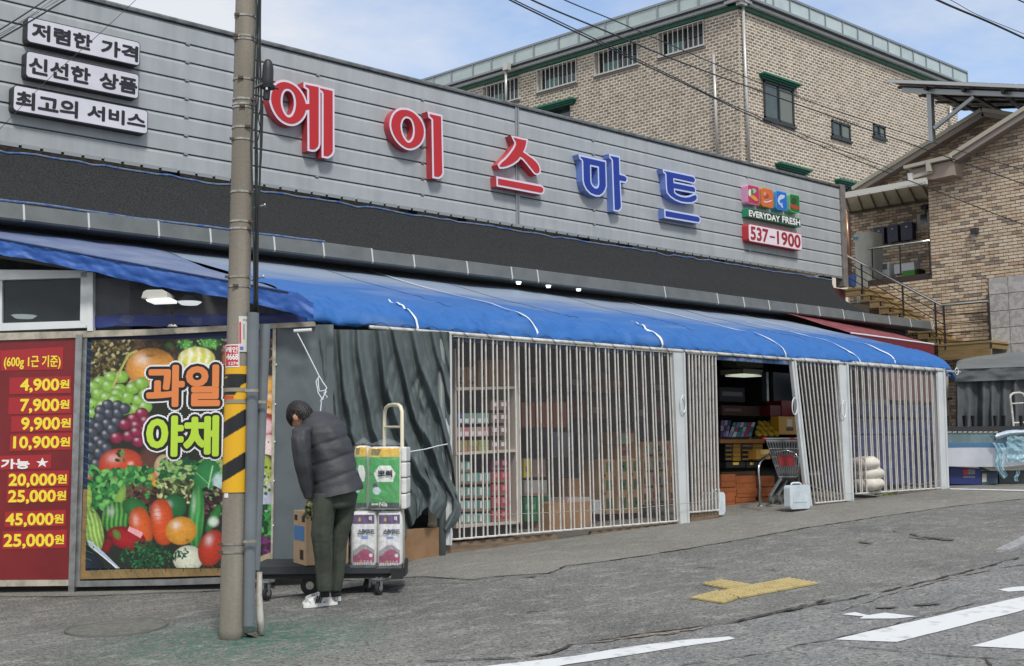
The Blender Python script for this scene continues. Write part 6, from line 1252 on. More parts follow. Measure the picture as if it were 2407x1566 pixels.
for x, y, h in ((628, 1412, .12), (712, 1408, .02), (778, 1388, -.1)):
    c = SP(x, y, h); ax = Vector((.25, -1, 0)).normalized(); o = mk('wheel', tube([c-ax*.016, c+ax*.016], .052, 18), mat('grey tyre', '#5a5d60', rough=.6), scart); mk('hub', tube([c-ax*.02, c+ax*.022], .026, 10), M_edge, o)

# ------------------------------------------------------------------ right side: covered stall, freezer, crates
rb = GP.px(2290, 1143); RP = Plane((rb.x, rb.y, 0), W.n)
M_cv = mat('dark canvas', '#494e51', rough=.75, var='#565b5d', vscale=2.5, bump=.2, bscale=6, dist=.03)
stl = thing('canvas_stall', 'stall covered with dark grey canvas at the right end of the market', 'stall', RP.px(*zS(700, 1300), -.8))
mk('side_curtain', grid(lambda s, t_: RP.px(*zS(285+(1250-285)*s, 325-25*s+(820-300)*t_), -1.0+.07*sin(s*52+1.5*nz(s*5, t_))*(.4+.6*t_)+.04*sin(s*23)), 160, 14), M_cv, stl, smooth=True)
mk('valance', grid(lambda s, t_: RP.px(*zS(285+(1250-285)*s, 205-35*s+(130)*t_ + 0), -.88+.03*nz(s*5, t_*2)), 60, 8), M_cv, stl, smooth=True)
mk('roof', grid(lambda s, t_: RP.px(*zS(300-15*t_+(1250-285)*s, (128-92*min(1, s*1.7)**.6)*(1-t_)+(207-35*s)*t_), -2.6+1.74*t_+.05*nz(s*4, t_*3)), 60, 16), mat('canvas roof', '#6a6e6e', rough=.75, var='#5c6061', vscale=2), stl, smooth=True)
frz = thing('display_freezer', 'white chest display freezer with glass front and blue stripe beside the curtains', 'freezer', RP.px(*zS(480, 1260)))
mk('body', prism(RP, [zS(190, 1000), zS(700, 998), zS(1250, 985), zS(1250, 1150), zS(752, 1196), zS(190, 1188)], -.7, 0), mat('freezer white', '#b9bcc4', rough=.45, var='#a7abb4', vscale=2), frz)
mk('glass_front', prism(RP, [zS(190, 842), zS(1250, 835), zS(1250, 955), zS(190, 955)], -.66, -.02), mat('freezer glass', '#53696c', rough=.1, spec=.8, var='#6b8486', vscale=4), frz)
mk('blue_stripe', prism(RP, [zS(190, 955), zS(1250, 945), zS(1250, 985), zS(190, 999)], -.68, .005), mat('stripe blue', '#3f6c92', rough=.4), frz)
mk('top_frame', prism(RP, [zS(185, 790), zS(1250, 780), zS(1250, 833), zS(185, 840)], -.7, .01), mat('dark frame', '#25282a', rough=.5), frz)
mk('light_strip', [prism(RP, [zS(x, 840), zS(x+38, 838), zS(x+38, 843), zS(x, 845)], -.02, .012)[:2] for x in range(205, 690, 52)], M_ywh, frz)
mk('foot_board', prism(RP, [zS(560, 1196), zS(752, 1196), zS(740, 1236), zS(640, 1232)], -.3, -.05), mat('pale foam', '#a9a594', rough=.8), frz)
ut = thing('upturned_table', 'black table lying upside down on the freezer with its tapered legs up', 'table', RP.px(*zS(570, 800), -.2))
mk('top', prism(RP, [zS(190, 788), zS(1250, 778), zS(1250, 792), zS(190, 800)], -.6, .0), mat('dark frame', '#25282a'), ut)
for k, (x, h) in enumerate(((200, -.05), (375, -.45), (460, -.05), (685, -.05), (768, -.45), (946, -.05))):
    a, b = RP.px(*zS(x, 676), h), RP.px(*zS(x+3, 796), h); mk('leg', tube([a, b], [.042, .024], 4), mat('black leg', '#17181a', rough=.5), ut)
bc = thing('blue_crate', 'dark blue plastic crate with red and grey label under the freezer', 'crate', RP.px(*zS(380, 1378), -.15))
mk('body', prism(RP, [zS(228, 1192), zS(545, 1225), zS(545, 1378), zS(228, 1370)], -.5, -.15), mat('navy plastic', '#1c2b66', rough=.45), bc, bevel=.006)
mk('rim', prism(RP, [zS(222, 1188), zS(560, 1212), zS(560, 1226), zS(222, 1200)], -.5, -.13), MATS['navy plastic'], bc)
mk('label_red', prism(RP, [zS(362, 1216), zS(410, 1220), zS(410, 1272), zS(362, 1272)], -.15, -.145), mat('label red', '#b23035'), bc); mk('label_grey', prism(RP, [zS(411, 1216), zS(482, 1218), zS(482, 1268), zS(411, 1272)], -.15, -.145), mat('label grey', '#76757c'), bc)
mk('label_text', [pxbox(RP, *zS(365+k*17, 1285), *zS(378+k*17, 1305), -.15, -.146) for k in range(7)], mat('label grey', '#76757c'), bc)
bc2 = thing('blue_crate', 'grey blue crate end with a pale label to the right of the navy crate', 'crate', RP.px(*zS(630, 1370), -.2))
mk('body', prism(RP, [zS(548, 1240), zS(712, 1235), zS(712, 1365), zS(548, 1378)], -.5, -.16), mat('slate plastic', '#37475a', rough=.5), bc2, bevel=.006); mk('label', prism(RP, [zS(553, 1266), zS(598, 1263), zS(598, 1345), zS(553, 1350)], -.16, -.155), mat('pale label', '#a9ab9c'), bc2)
ht = thing('hand_truck', 'white tubular hand truck handle leaning behind the freezer', 'hand truck', RP.px(*zS(900, 830), -.5))
mk('frame', tube([RP.px(*zS(x, y), -.5) for x, y in ((885, 1000), (870, 785), (850, 600), (836, 500), (842, 468), (870, 450), (930, 445), (965, 455), (985, 490), (1010, 700), (1030, 1000))], .022, 8), M_pipe, ht, smooth=True)
for y, a, b in ((556, 843, 990), (751, 868, 1012)): mk('cross_bar', tube([RP.px(*zS(a, y), -.5), RP.px(*zS(b, y-8), -.5)], .014, 8), M_pipe, ht)
pbg = mk('plastic_bundle', grid(lambda s, t_: RP.px(*zS(700+420*s-12*sin(t_*3), 852-34*sin(min(1, s*2)*pi/2)+(70-30*s)*t_+6*nz(s*6, t_*3)), .03+.08*sin(pi*t_)), 30, 8), mat('pale blue film', '#9fb9cc', rough=.25, var='#c5ccd0', vscale=7), smooth=True, label='pale blue plastic bundle lying on the right end of the freezer', cat='plastic bundle')
M_pf = mat('pale wrap film', '#a9d0dc', rough=.2, spec=.5, clear=(.5, (.82, .95, 1)))
mk('plastic_sheet', grid(lambda s, t_: RP.px(*zS(640+25*sin(t_*7)+110*t_+(120-70*t_)*s+8*nz(s*6, t_*5), 940+s*20+ (380-60*s)*t_), .07+.06*nz(s*4, t_*5)), 26, 30), M_pf, smooth=True, label='crumpled light blue plastic film hanging in front of the freezer', cat='plastic film')
mk('plastic_sheet', grid(lambda s, t_: RP.px(*zS(800+450*s+10*nz(t_*5, s*4), 880+20*nz(s*4, 2)+(270-40*s)*t_), .06+.07*nz(s*7, t_*5, 3)), 36, 20), M_pf, smooth=True, label='light blue plastic film wrapped over the right end of the freezer', cat='plastic film')
mk('plastic_sheet', grid(lambda s, t_: RP.px(*zS(885+40*s+12*sin(t_*6), 1215+125*t_), -.1+.05*nz(s*3, t_*4)), 8, 12), M_pf, smooth=True, label='small twisted blue plastic strip hanging under the freezer', cat='plastic film')
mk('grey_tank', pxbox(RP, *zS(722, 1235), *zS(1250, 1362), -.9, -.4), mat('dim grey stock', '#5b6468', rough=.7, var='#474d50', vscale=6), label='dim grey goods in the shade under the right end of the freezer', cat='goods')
dr = thing('back_door', 'beige steel door with a dark handle between curtain end and canvas stall', 'door', RP.px(*zS(225, 780), -1.3))
mk('leaf', pxbox(RP, *zS(120, 232), *zS(250, 1200), -1.4, -1.3), mat('beige steel', '#a39d92', rough=.6), dr); mk('handle', pxbox(RP, *zS(215, 492), *zS(252, 515), -1.3, -1.24), M_dark, dr); mk('door_post', pxbox(RP, *zS(150, 230), *zS(188, 1200), -1.3, -1.25), mat('grey post paint', '#7f827f'), dr)
mk('loose_ring', tube([F.px(2249+4*cos(a), 873+8*sin(a), .05) for a in np.linspace(0, 2*pi, 14)[:-1]], .006, 6, closed=True), M_strap, aw)
# red awning and maroon beam at the end of the store
ra = thing('red_awning', 'faded red awning under the right end of the grey gutter', 'awning', G.px(2150, 812, .3))
RA = Plane((0, 12.2, 0), (0, -1, 0)); f0, f1 = RA.px(*c6(1180, 775)), RA.px(*c6(1755, 853)); b0_, b1_ = Vector((f0.x-1.5, 13.5, f0.z+.62)), Vector((f1.x, 13.5, f1.z+.42))
mk('canopy', grid(lambda s, t_: b0_.lerp(b1_, s).lerp(f0.lerp(f1, s), t_)+Vector((0, 0, .01*nz(s*8, t_*3))), 30, 8), mat('faded red fabric', '#713138', rough=.7, var='#8a4a50', vscale=5), ra, smooth=True)
mk('white_piping', tube([f0, f1], .014, 6), M_strap, ra); mk('valance', hexa([f0, f1, f1-ZV*.22, f0-ZV*.22], [p+Vector((0, .01, 0)) for p in (f0, f1, f1-ZV*.22, f0-ZV*.22)]), mat('deep red fabric', '#64151e', rough=.7), ra)
mk('maroon_beam', [pbox(S, uR-.55, 4.25, uR+.25, 4.72, -1.2, -.1)], mat('maroon steel', '#4a2220', rough=.6), mb)

# ------------------------------------------------------------------ brickwork
def inpoly(p, poly):
    x, y = p; c = False
    for i in range(len(poly)):
        (xa, ya), (xb, yb) = poly[i], poly[(i+1) % len(poly)]
        if (ya > y) != (yb > y) and x < (xb-xa)*(y-ya)/(yb-ya)+xa: c = not c
    return c
def bricks(P, poly, holes, L_, Hc, mats, wts, parent, joint=.012, dep=.02, nparts=300, h=0, edge=True):
    """running-bond bricks on plane P inside the uv polygon; nearest ones are single objects, the rest one mesh"""
    us = [p[0] for p in poly]; vs_ = [p[1] for p in poly]; out = []
    r = random.Random(5); v = math.floor(min(vs_)/Hc)*Hc; row_ = 0
    def ok(a, b, c, d): return all(inpoly(q, poly) for q in ((a, c), (b, c), (b, d), (a, d))) and not any(inpoly(((a+b)/2+k*(b-a)*.45, (c+d)/2), hl) for hl in holes for k in (-1, 0, 1))
    while v < max(vs_):
        u = math.floor(min(us)/L_)*L_ - (L_/2 if int(round(v/Hc)) % 2 else 0)
        while u < max(us):
            a, b, c, d = u, u+L_-joint, v, v+Hc-joint
            if ok(a, b, c, d): out.append((a, b, c, d))
            else:
                K_ = 8; sl = [a+(b-a)*q/K_ for q in range(K_+1)]; run = None
                for q in range(K_):
                    g_ok = ok(sl[q]+1e-4, sl[q+1]-1e-4, c, d)
                    if g_ok and run is None: run = sl[q]
                    if run is not None and (not g_ok or q == K_-1):
                        e = sl[q+1] if g_ok else sl[q]
                        if e-run > .035: out.append((run, e, c, d))
                        run = None
            u += L_
        v += Hc
    def shape(a, b, c, d, z): return hexa([P.w(x+.0, y, h+z) for x, y in ((a+.004, c+.004), (b-.004, c+.004), (b-.004, d-.004), (a+.004, d-.004))], [P.w(x, y, h) for x, y in ((a, c), (b, c), (b, d), (a, d))])
    full = [q for q in out if abs((q[1]-q[0])-(L_-joint)) < 1e-4]
    full.sort(key=lambda q: (P.w(q[0], q[2])-CAM).length); near = full[:nparts]; ns = set(near); rest = [q for q in out if q not in ns]
    tmpl = {}
    for q in near:
        k = r.choices(range(len(mats)), wts)[0]; org = P.w((q[0]+q[1])/2, (q[2]+q[3])/2, h)
        if k not in tmpl:
            o = mk('brick', shape(*q, dep+.003*k), mats[k], parent); base = worldloc(o)
            off = base-org; tmpl[k] = (o, off); continue
        o, off = tmpl[k]; inst(o, org+off+P.n*r.uniform(-.004, .003), parent)
    if rest:
        sh = []
        for q in rest:
            k = r.choices(range(len(mats)), wts)[0]; s_ = shape(*q, dep+r.uniform(-.004, .005)); sh.append((s_[0], [f for i, f in enumerate(s_[1]) if i != 1], [k]*5))
        mk('brickwork', sh, mats, parent, kind='stuff')
    print('bricks', len(out))
# tall grey brick building
kq = ray(1745, 380); cb = CAM + kq*(80**-1)                      # corner, 80 px per metre
BR = Plane((cb.x, cb.y, 0), (0, -1, 0)); db = ray(-1810, 1087); db = Vector((db.x, db.y, 0)).normalized()
if db.y < 0: db = -db
BL = Plane((cb.x, cb.y, 0), -ZV.cross(-db)); BL = BL if BL.n.dot(CAM-cb) > 0 else Plane(BL.o, -BL.n)
tb = thing('brick_building', 'tall grey brick building with green cornice and glass edged roof behind the market', 'apartment building', (cb.x, cb.y, gz(cb.x, cb.y)))
vt = BR.uv(2156, 199)[1]; vt2 = BR.uv(1752, 34)[1]; vt3 = BL.uv(1499, 84)[1]; vt4 = BL.uv(1100, 205)[1]
print('tops', vt, vt2, vt3, vt4, 'corner u', BR.uv(1745, 380), BL.uv(1745, 380), 'L end', BL.uv(1062, 210), 'R end', BR.uv(2250, 300), 'px/m left', (Vector((*BL.uv(1415, 200), 0))-Vector((*BL.uv(1400, 200), 0))).length)
VT = (vt2+vt3)/2
M_mort = mat('pale mortar', '#d9cfbf', rough=.9, var='#c9bfae', vscale=2); BKm = [mat('brick grey brown', '#978c7f', rough=.9, var='#736a60', vscale=9, vdet=3, fac=(.42, .58), bump=.6, bscale=20), mat('brick light', '#a5998d', rough=.9, var='#847a70', vscale=9, vdet=3, fac=(.42, .58)), mat('brick dark', '#897f74', rough=.9, var='#675f56', vscale=9, vdet=3, fac=(.42, .58))]
uRe = BR.uv(2252, 300)[0]; uLe = BL.uv(880, 300)[0]; 
mk('wall', [hexa([BR.w(0, -2, 0), BR.w(uRe, -2, 0), BR.w(uRe, VT, 0), BR.w(0, VT, 0)], [BR.w(.3, -2, -.3), BR.w(uRe, -2, -8), BR.w(uRe, VT, -8), BR.w(.3, VT, -.3)])], M_mort, tb)
hl = []
for q in ([(1137, 186), (1220, 160), (1220, 232), (1139, 255)], [(1264, 148), (1355, 120), (1355, 192), (1264, 218)], [(1398, 108), (1499, 78), (1499, 151), (1400, 179)], [(1548, 62), (1654, 32), (1654, 105), (1549, 136)], [(1050, 210), (1096, 198), (1097, 268), (1050, 282)], [(1268, 262), (1340, 240), (1340, 300), (1268, 320)]):
    uv = [BL.uv(*p) for p in q]; hl.append([(uv[0][0], uv[3][1]), (uv[1][0], uv[3][1]), (uv[1][0], max(uv[0][1], uv[1][1])), (uv[0][0], max(uv[0][1], uv[1][1]))])
for h_ in hl[:5]:
    for i in (2, 3): h_[i] = (h_[i][0], VT-.02)
# left facade backing built round the openings
def wall_with_holes(P, poly_uv, holes, th, m, name, parent, front=0): mk(name, uvprism(P, [poly_uv]+holes, front-th, front)[:2], m, parent)
wall_with_holes(BL, [(uLe, -2), (-.02, -2), (-.02, VT+.01), (uLe, VT+.01)], hl, .35, M_mort, 'wall', tb)
lp = [BL.uv(*p) for p in ((1000, 260), (1745, 420), (1760, 420))]
bricks(BL, [(BL.uv(1050, 200)[0], BL.uv(1300, 330)[1]), (BL.uv(1740, 450)[0], BL.uv(1740, 420)[1]), (-.01, BL.uv(1745, 420)[1]), (-.01, VT-.02), (BL.uv(1050, 200)[0], VT-.02)], hl, .225, .098, BKm, (6, 3, 2), tb, joint=.042, dep=.010, nparts=150)
hr = []
for q in ((c3(568, 545), c3(790, 880)), (c3(1040, 822), c3(1175, 965)), (c3(1330, 845), c3(1412, 965)), (c3(680, 1155), c3(870, 1230)), (c3(1090, 1265), c3(1210, 1310))):
    a = BR.uv(*q[0]); b = BR.uv(*q[1]); hr.append(q)
RW = []
for (x0, y0, x1, y1) in ((570, 560, 780, 855), (1043, 835, 1170, 955), (1332, 860, 1412, 950), (680, 1180, 850, 1330), (1090, 1290, 1215, 1400)):
    u0, v1 = BR.uv(*c3(x0, y0)); u1, _ = BR.uv(*c3(x1, y1)); v0 = BR.uv(*c3(x0, y0+(y1-y0)*.86))[1]; RW.append([(u0, v0), (u1, v0), (u1, v1), (u0, v1)])
bricks(BR, [(.01, BR.uv(1745, 430)[1]), (uRe, BR.uv(1970, 500)[1]), (uRe, VT-.02), (.01, VT-.02)], RW, .225, .098, BKm, (6, 3, 2), tb, joint=.042, dep=.010, nparts=150)
M_green = mat('green cornice', '#1d5a44', rough=.5, var='#174a38', vscale=3); M_soff = mat('soffit white', '#c9cdd0', rough=.6); M_fgl = mat('pale roof glass', '#b4c2c2', rough=.25, spec=.6, var='#a5b4b5', vscale=1.2); M_fr = mat('roof frame', '#8d9498', rough=.4, metal=.5)
M_win = mat('dark window frame', '#2e3234', rough=.5); M_wg = mat('far window glass', '#33494a', rough=.12, spec=.9, var='#22302f', vscale=2); M_rail2 = mat('pale railing', '#b9bbb9', rough=.4)
# cornice: green band, white soffit, framed panels
OV = .32
for P, ua, ub in ((BR, -.0, uRe+.3), (BL, uLe, .0)):
    mk('green_band', pbox(P, ua-.05*(P is BR), VT-.01, ub+.05*(P is BL), VT+.13, .0, .08), M_green, tb)
    mk('soffit', pbox(P, ua-(.3 if P is BR else 0), VT+.131, ub+(.3 if P is BL else 0), VT+.25, -.3, OV-.12), M_soff, tb)
zp0 = BR.uv(1990, 99.6, OV)[1]; zp1 = BR.uv(2055, 92.4, OV)[1]; print('panel z', zp0, zp1, 'VT', VT, 'left', BL.uv(1260, 90.7, OV)[1], BL.uv(1260, 128, OV)[1])
zp0 = VT+.26; zp1 = VT+.76
prR = [c3(x, 100)[0] for x in (640, 755, 890, 1000, 1120, 1225, 1330, 1435, 1525, 1610, 1700, 1795, 1885, 1985)]
prL = [c2(x, 100)[0] for x in (400, 530, 655, 780, 930, 1060, 1220, 1355, 1530, 1670, 1855, 2010, 2220, 2370)]
uR_ = [BR.uv(x, np.interp(x, [1837, 2273], [0, 185]), OV)[0] for x in prR]; uL_ = [BL.uv(x, np.interp(x, [976, 1543], [181, 0]), OV)[0] for x in prL]
d_ = uR_[1]-uR_[0]; cuR = -OV*.9; uR_ = [cuR+(uR_[0]-cuR)*k/4 for k in range(4)]+uR_; cuL = OV*.9; uL_ = uL_+[uL_[-1]+(cuL-uL_[-1])*k/3 for k in (1, 2, 3)]
for P, ul_ in ((BR, uR_), (BL, uL_)):
    for a, b in zip(ul_, ul_[1:]):
        mk('roof_panel', pbox(P, a+.02, zp0+.04, b-.02, zp1-.05, OV-.02, OV), M_fgl, tb)
        f_ = mk('panel_post', pbox(P, b-.03, zp0-.02, b+.02, zp1, OV-.03, OV+.03), M_fr, tb)
        mk('bracket', hexa([P.w(b-.02, zp0, OV-.03), P.w(b+.02, zp0, OV-.03), P.w(b+.02, VT+.12, .1), P.w(b-.02, VT+.12, .1)], [P.w(b-.02, zp0+.04, OV-.03), P.w(b+.02, zp0+.04, OV-.03), P.w(b+.02, VT+.16, .1), P.w(b-.02, VT+.16, .1)]), M_fr, tb)
    mk('top_rail', pbox(P, ul_[0], zp1-.05, ul_[-1], zp1+.02, OV-.04, OV+.04), M_fr, tb); mk('bottom_rail', pbox(P, ul_[0], zp0-.03, ul_[-1], zp0+.04, OV-.035, OV+.035), M_fr, tb)
    mk('gutter_floor', pbox(P, ul_[0], zp0-.045, ul_[-1], zp0-.03, .0, OV-.03), mat('dark soffit', '#4a4f52', rough=.7), tb)
# left facade balcony windows
def balcony(h_, n, hidden=False):
    (u0, v0), (u1, _), (_, v1) = h_[0], h_[1], h_[2]; w_ = mk('window', pbox(BL, u0, v0, u1, v1, -.35, -.30), M_wg, tb)
    for a, b, c, d in ((u0, v0, u1, v0+.08), (u0, v1-.35, u1, v1), (u0, v0, u0+.07, v1), (u1-.07, v0, u1, v1), ((u0+u1)/2-.04, v0, (u0+u1)/2+.04, v1)): mk('frame', pbox(BL, a, b, c, d, -.30, -.26), M_win, w_)
    mk('curtain', pbox(BL, u0+.15, v0+.1, u0+(u1-u0)*.42, v1-.35, -.295, -.28), mat('teal curtain', '#7fa39e', rough=.8, var='#4f706b', vscale=14, vstretch=(3, 3, .1)), w_)
    vr = v0+.78; r_ = mk('railing', [pbox(BL, u0-.02, v0-.03, u1+.02, v0+.02, .02, .07), pbox(BL, u0-.02, vr-.03, u1+.02, vr, .02, .07)], M_rail2, tb)
    for k in range(n+1): u = u0+(u1-u0)*k/n; mk('baluster', pbox(BL, u-.012, v0+.02, u+.012, vr-.03, .03, .055), M_rail2, r_)
    mk('sill', pbox(BL, u0-.05, v0-.10, u1+.05, v0-.035, -.02, .05), mat('sill stone', '#6e6760', rough=.9), tb)
for h_ in hl[:5]: balcony(h_, 9)
def canopy(P, u0, u1, v, nm='green_canopy'): mk(nm, [pbox(P, u0+.05, v+.08, u1-.05, v+.14, 0, .24), pbox(P, u0+.10, v+.03, u1-.10, v+.08, 0, .17), pbox(P, u0+.14, v-.02, u1-.14, v+.03, 0, .10)], mat('canopy green', '#1b6350', rough=.5), tb)
def fwin(P, h_, frame=.05, mull=True, dep=.12, label=None):
    (u0, v0), (u1, _), (_, v1) = h_[0], h_[1], h_[2]; w_ = mk('window', pbox(P, u0, v0, u1, v1, .0, .012), M_wg, tb)
    for a, b, c, d in ((u0-.02, v0-.02, u1+.02, v0+frame), (u0-.02, v1-frame, u1+.02, v1+.02), (u0-.02, v0, u0+frame, v1), (u1-frame, v0, u1+.02, v1))+((((u0+u1)/2-.03, v0, (u0+u1)/2+.03, v1),) if mull else ()): mk('frame', pbox(P, a, b, c, d, .012, .05), M_win, w_)
    mk('half_blind', pbox(P, (u0+u1)/2+.04, v0+.06, u1-.06, v1-.1, .013, .02), mat('blind', '#6f7671', rough=.8), w_)
    mk('sill', pbox(P, u0-.08, v0-.10, u1+.08, v0-.025, .0, .08), M_win, tb)
for h_ in RW: fwin(BR, h_)
for i in (0, 3, 4): canopy(BR, RW[i][0][0]-.25, RW[i][1][0]+.25, RW[i][2][1]+.05)
mk('window', pbox(BL, hl[5][0][0], hl[5][0][1], hl[5][1][0], hl[5][2][1], -.3, -.25), M_wg, tb); canopy(BL, hl[5][0][0]-.3, hl[5][1][0]+.35, hl[5][2][1]-.08)
M_dp = mat('white downpipe', '#c3c2c0', rough=.35, metal=.3)
def dpipe(P, pts, h, r=.045): mk('downpipe', tube([P.px(*p, h) for p in pts], r, 8), M_dp, tb, smooth=True)
dpipe(BR, [c3(432, 40), c3(478, 1200)], .12); dpipe(BL, [c3(228, 380), c3(258, 1120)], .1); dpipe(BL, [c2(1157, 480), c2(1160, 760)], .5); mk('hopper', pxbox(BL, *c2(1135, 440), *c2(1165, 484), .4, .6), M_dp, tb)
mk('hopper', pxbox(BR, *c3(420, -10), *c3(462, 40), .05, .25), M_dp, tb); dpipe(BR, [c3(1868, 730), c3(1872, 900)], .1)

# ------------------------------------------------------------------ tan brick house
XH = 25.2; HA = Plane((XH, 0, 0), (-1, 0, 0)); HB = Plane((XH+1.7, 0, 0), (-1, 0, 0)); HS = Plane((XH-1.05, 0, 0), (-1, 0, 0))
th_ = thing('brick_house', 'tan brick house with gabled roofs, balcony and side stairs at the right', 'house', (XH, HA.px(2300, 800).y, .6))
M_m2 = mat('tan mortar', '#7f7263', rough=.9); TB = [mat('tan brick', '#cebda6', rough=.85, var='#b8a48a', vscale=6, bump=.5, bscale=30), mat('tan brick light', '#d6c8b3', rough=.85, var='#c2b199', vscale=6), mat('tan brick dark', '#85766b', rough=.85, var='#a3968a', vscale=12), mat('brick russet', '#b89d85', rough=.85)]
ledgeL, ledgeR = HA.uv(*zH(300, 805)), HA.uv(*zH(855, 750)); vl = (ledgeL[1]+ledgeR[1])/2
pa = [HA.uv(*zH(815, 20))[0], HA.uv(2470, 300)[0]]
rk = [HA.uv(*c3(1880, 1120)), HA.uv(*c3(2380, 800)), HA.uv(2500, 214)]
polyA = [(HA.uv(*zH(300, 880))[0], -.2), (pa[1], -.2), (pa[1], rk[2][1])] + [rk[1], (rk[0])] + [(HA.uv(*zH(815, 20))[0], rk[0][1]-.1), (HA.uv(*zH(815, 20))[0], vl), (HA.uv(*zH(300, 880))[0], vl)]
mk('wall', uvprism(HA, [polyA], -.25, 0)[:2], M_m2, th_)
tw_ = [zH(1335, 790), zH(1800, 745), zH(1800, 1600), zH(1375, 1600)]; tuv = [HA.uv(*p) for p in tw_]
bricks(HA, polyA, [[(tuv[0][0], -.3), (pa[1], -.3), (pa[1], tuv[0][1]), (tuv[0][0], tuv[0][1])]], .21, .0735, TB, (7, 4, 2, 1), th_, joint=.011, dep=.018)
gb = [HB.uv(*p) for p in (c3(1150, 1800), c3(2500, 1400), c3(2500, 760), c3(2290, 815), c3(2090, 790), c3(1230, 1315), c3(1150, 1360))]
gb = [(gb[0][0], 1.0), (gb[1][0], 1.0), (gb[1][0], gb[2][1])]+gb[2:]
mk('wall', uvprism(HB, [gb], -.25, 0)[:2], M_m2, th_)
wb = [HB.uv(*zH(716, 235)), HB.uv(*zH(822, 340))]
visb = [(p[0], max(p[1], HB.uv(*zH(300, 900))[1]-.3)) for p in gb]
bricks(HB, visb, [[(wb[0][0], wb[1][1]), (wb[1][0], wb[1][1]), (wb[1][0], wb[0][1]), (wb[0][0], wb[0][1])]], .21, .0735, TB, (5, 2, 3, 1), th_, joint=.011, dep=.018, nparts=0)
M_rake = mat('pale verge', '#a9a494', rough=.6); M_rk2 = mat('verge underside', '#8b8078', rough=.7)
def verge(P, a, b, h0, h1, wd=.24):
    A_, B_ = P.uv(*a, h1), P.uv(*b, h1); dd = (Vector((*B_, 0))-Vector((*A_, 0))).normalized(); nn = Vector((-dd.y, dd.x, 0)); nn = nn if nn.y > 0 else -nn
    def q(o0, o1, hh0, hh1): pts = [(A_[0]+nn.x*o0, A_[1]+nn.y*o0), (B_[0]+nn.x*o0, B_[1]+nn.y*o0), (B_[0]+nn.x*o1, B_[1]+nn.y*o1), (A_[0]+nn.x*o1, A_[1]+nn.y*o1)]; return hexa([P.w(*p, hh1) for p in pts], [P.w(*p, hh0) for p in pts])
    mk('verge_board', q(-wd/2, 0, h1-.05, h1-.0), M_rk2, th_); mk('verge_cap', q(0, .09, h1-.08, h1+.04), M_rake, th_); mk('soffit_board', q(-.05, 0.02, h0, h1-.05), M_rk2, th_); mk('roof_slope', q(.0, .06, h0-4, h1-.08), mat('roof sheet', '#6a6660', rough=.8), th_)
verge(HA, c3(1875, 1092), c3(2470, 715), .0, .45); verge(HB, c3(1195, 1320), c3(2090, 775), .0, .45); verge(HB, c3(2090, 775), c3(2330, 812), .0, .45, .2)
mk('eaves_box', prism(HA, [c3(1585, 1180), c3(1870, 1115), c3(1897, 1130), c3(1893, 1212), c3(1740, 1245), c3(1600, 1245)], .0, .42), mat('eaves render', '#9c8d82', rough=.8), th_)
mk('gutter', prism(HA, [c3(1542, 1150), c3(1868, 1070), c3(1872, 1098), c3(1545, 1170)], .1, .55), M_rake, th_); mk('gutter_pipe', prism(HA, [c3(1605, 1215), c3(1730, 1180), c3(1738, 1200), c3(1610, 1238)], .3, .5), M_rake, th_); mk('gutter_pipe', prism(HA, [c3(1695, 1115), c3(1722, 1110), c3(1730, 1185), c3(1702, 1190)], .45, .57), M_rake, th_)
mk('white_eaves_post', prism(HA, [c3(1570, 1200), c3(1605, 1200), c3(1610, 1250), c3(1578, 1250)], .3, .5), mat('post white', '#c9c9c4'), th_)
# polycarbonate canopy over the balcony
PCn = Plane((XH-.55, 0, 0), (-1, 0, 0)); fa, fb_ = PCn.px(*c3(1120, 1372)), PCn.px(*c3(1700, 1268)); ba, bb = HB.px(*c3(1150, 1472)), HB.px(*c3(1760, 1368))
cn = thing('balcony_canopy', 'translucent ribbed canopy over the tan house balcony', 'canopy', (fa+bb)/2)
mk('sheet', hexa([fa, fb_, bb, ba], [p+ZV*.015 for p in (fa, fb_, bb, ba)]), mat('polycarbonate', '#c9c6b8', rough=.5, clear=(.6, (.9, .9, .86))), cn)
mk('front_beam', hexa([fa-ZV*.02, fb_-ZV*.02, fb_+ZV*.12, fa+ZV*.12], [p+Vector((.08, 0, 0)) for p in (fa-ZV*.02, fb_-ZV*.02, fb_+ZV*.12, fa+ZV*.12)]), mat('canopy white', '#c4c3bc', rough=.5), cn)
for k in range(7): s = (k+.3)/6.6; a, b = fa.lerp(fb_, s), ba.lerp(bb, s); mk('rib', tube([a-ZV*.02, b-ZV*.02], .028, 4), mat('rib brown', '#6b5f52', rough=.7), cn)
mk('back_beam', tube([ba-ZV*.05, bb-ZV*.05], .035, 4), MATS['rib brown'], cn)
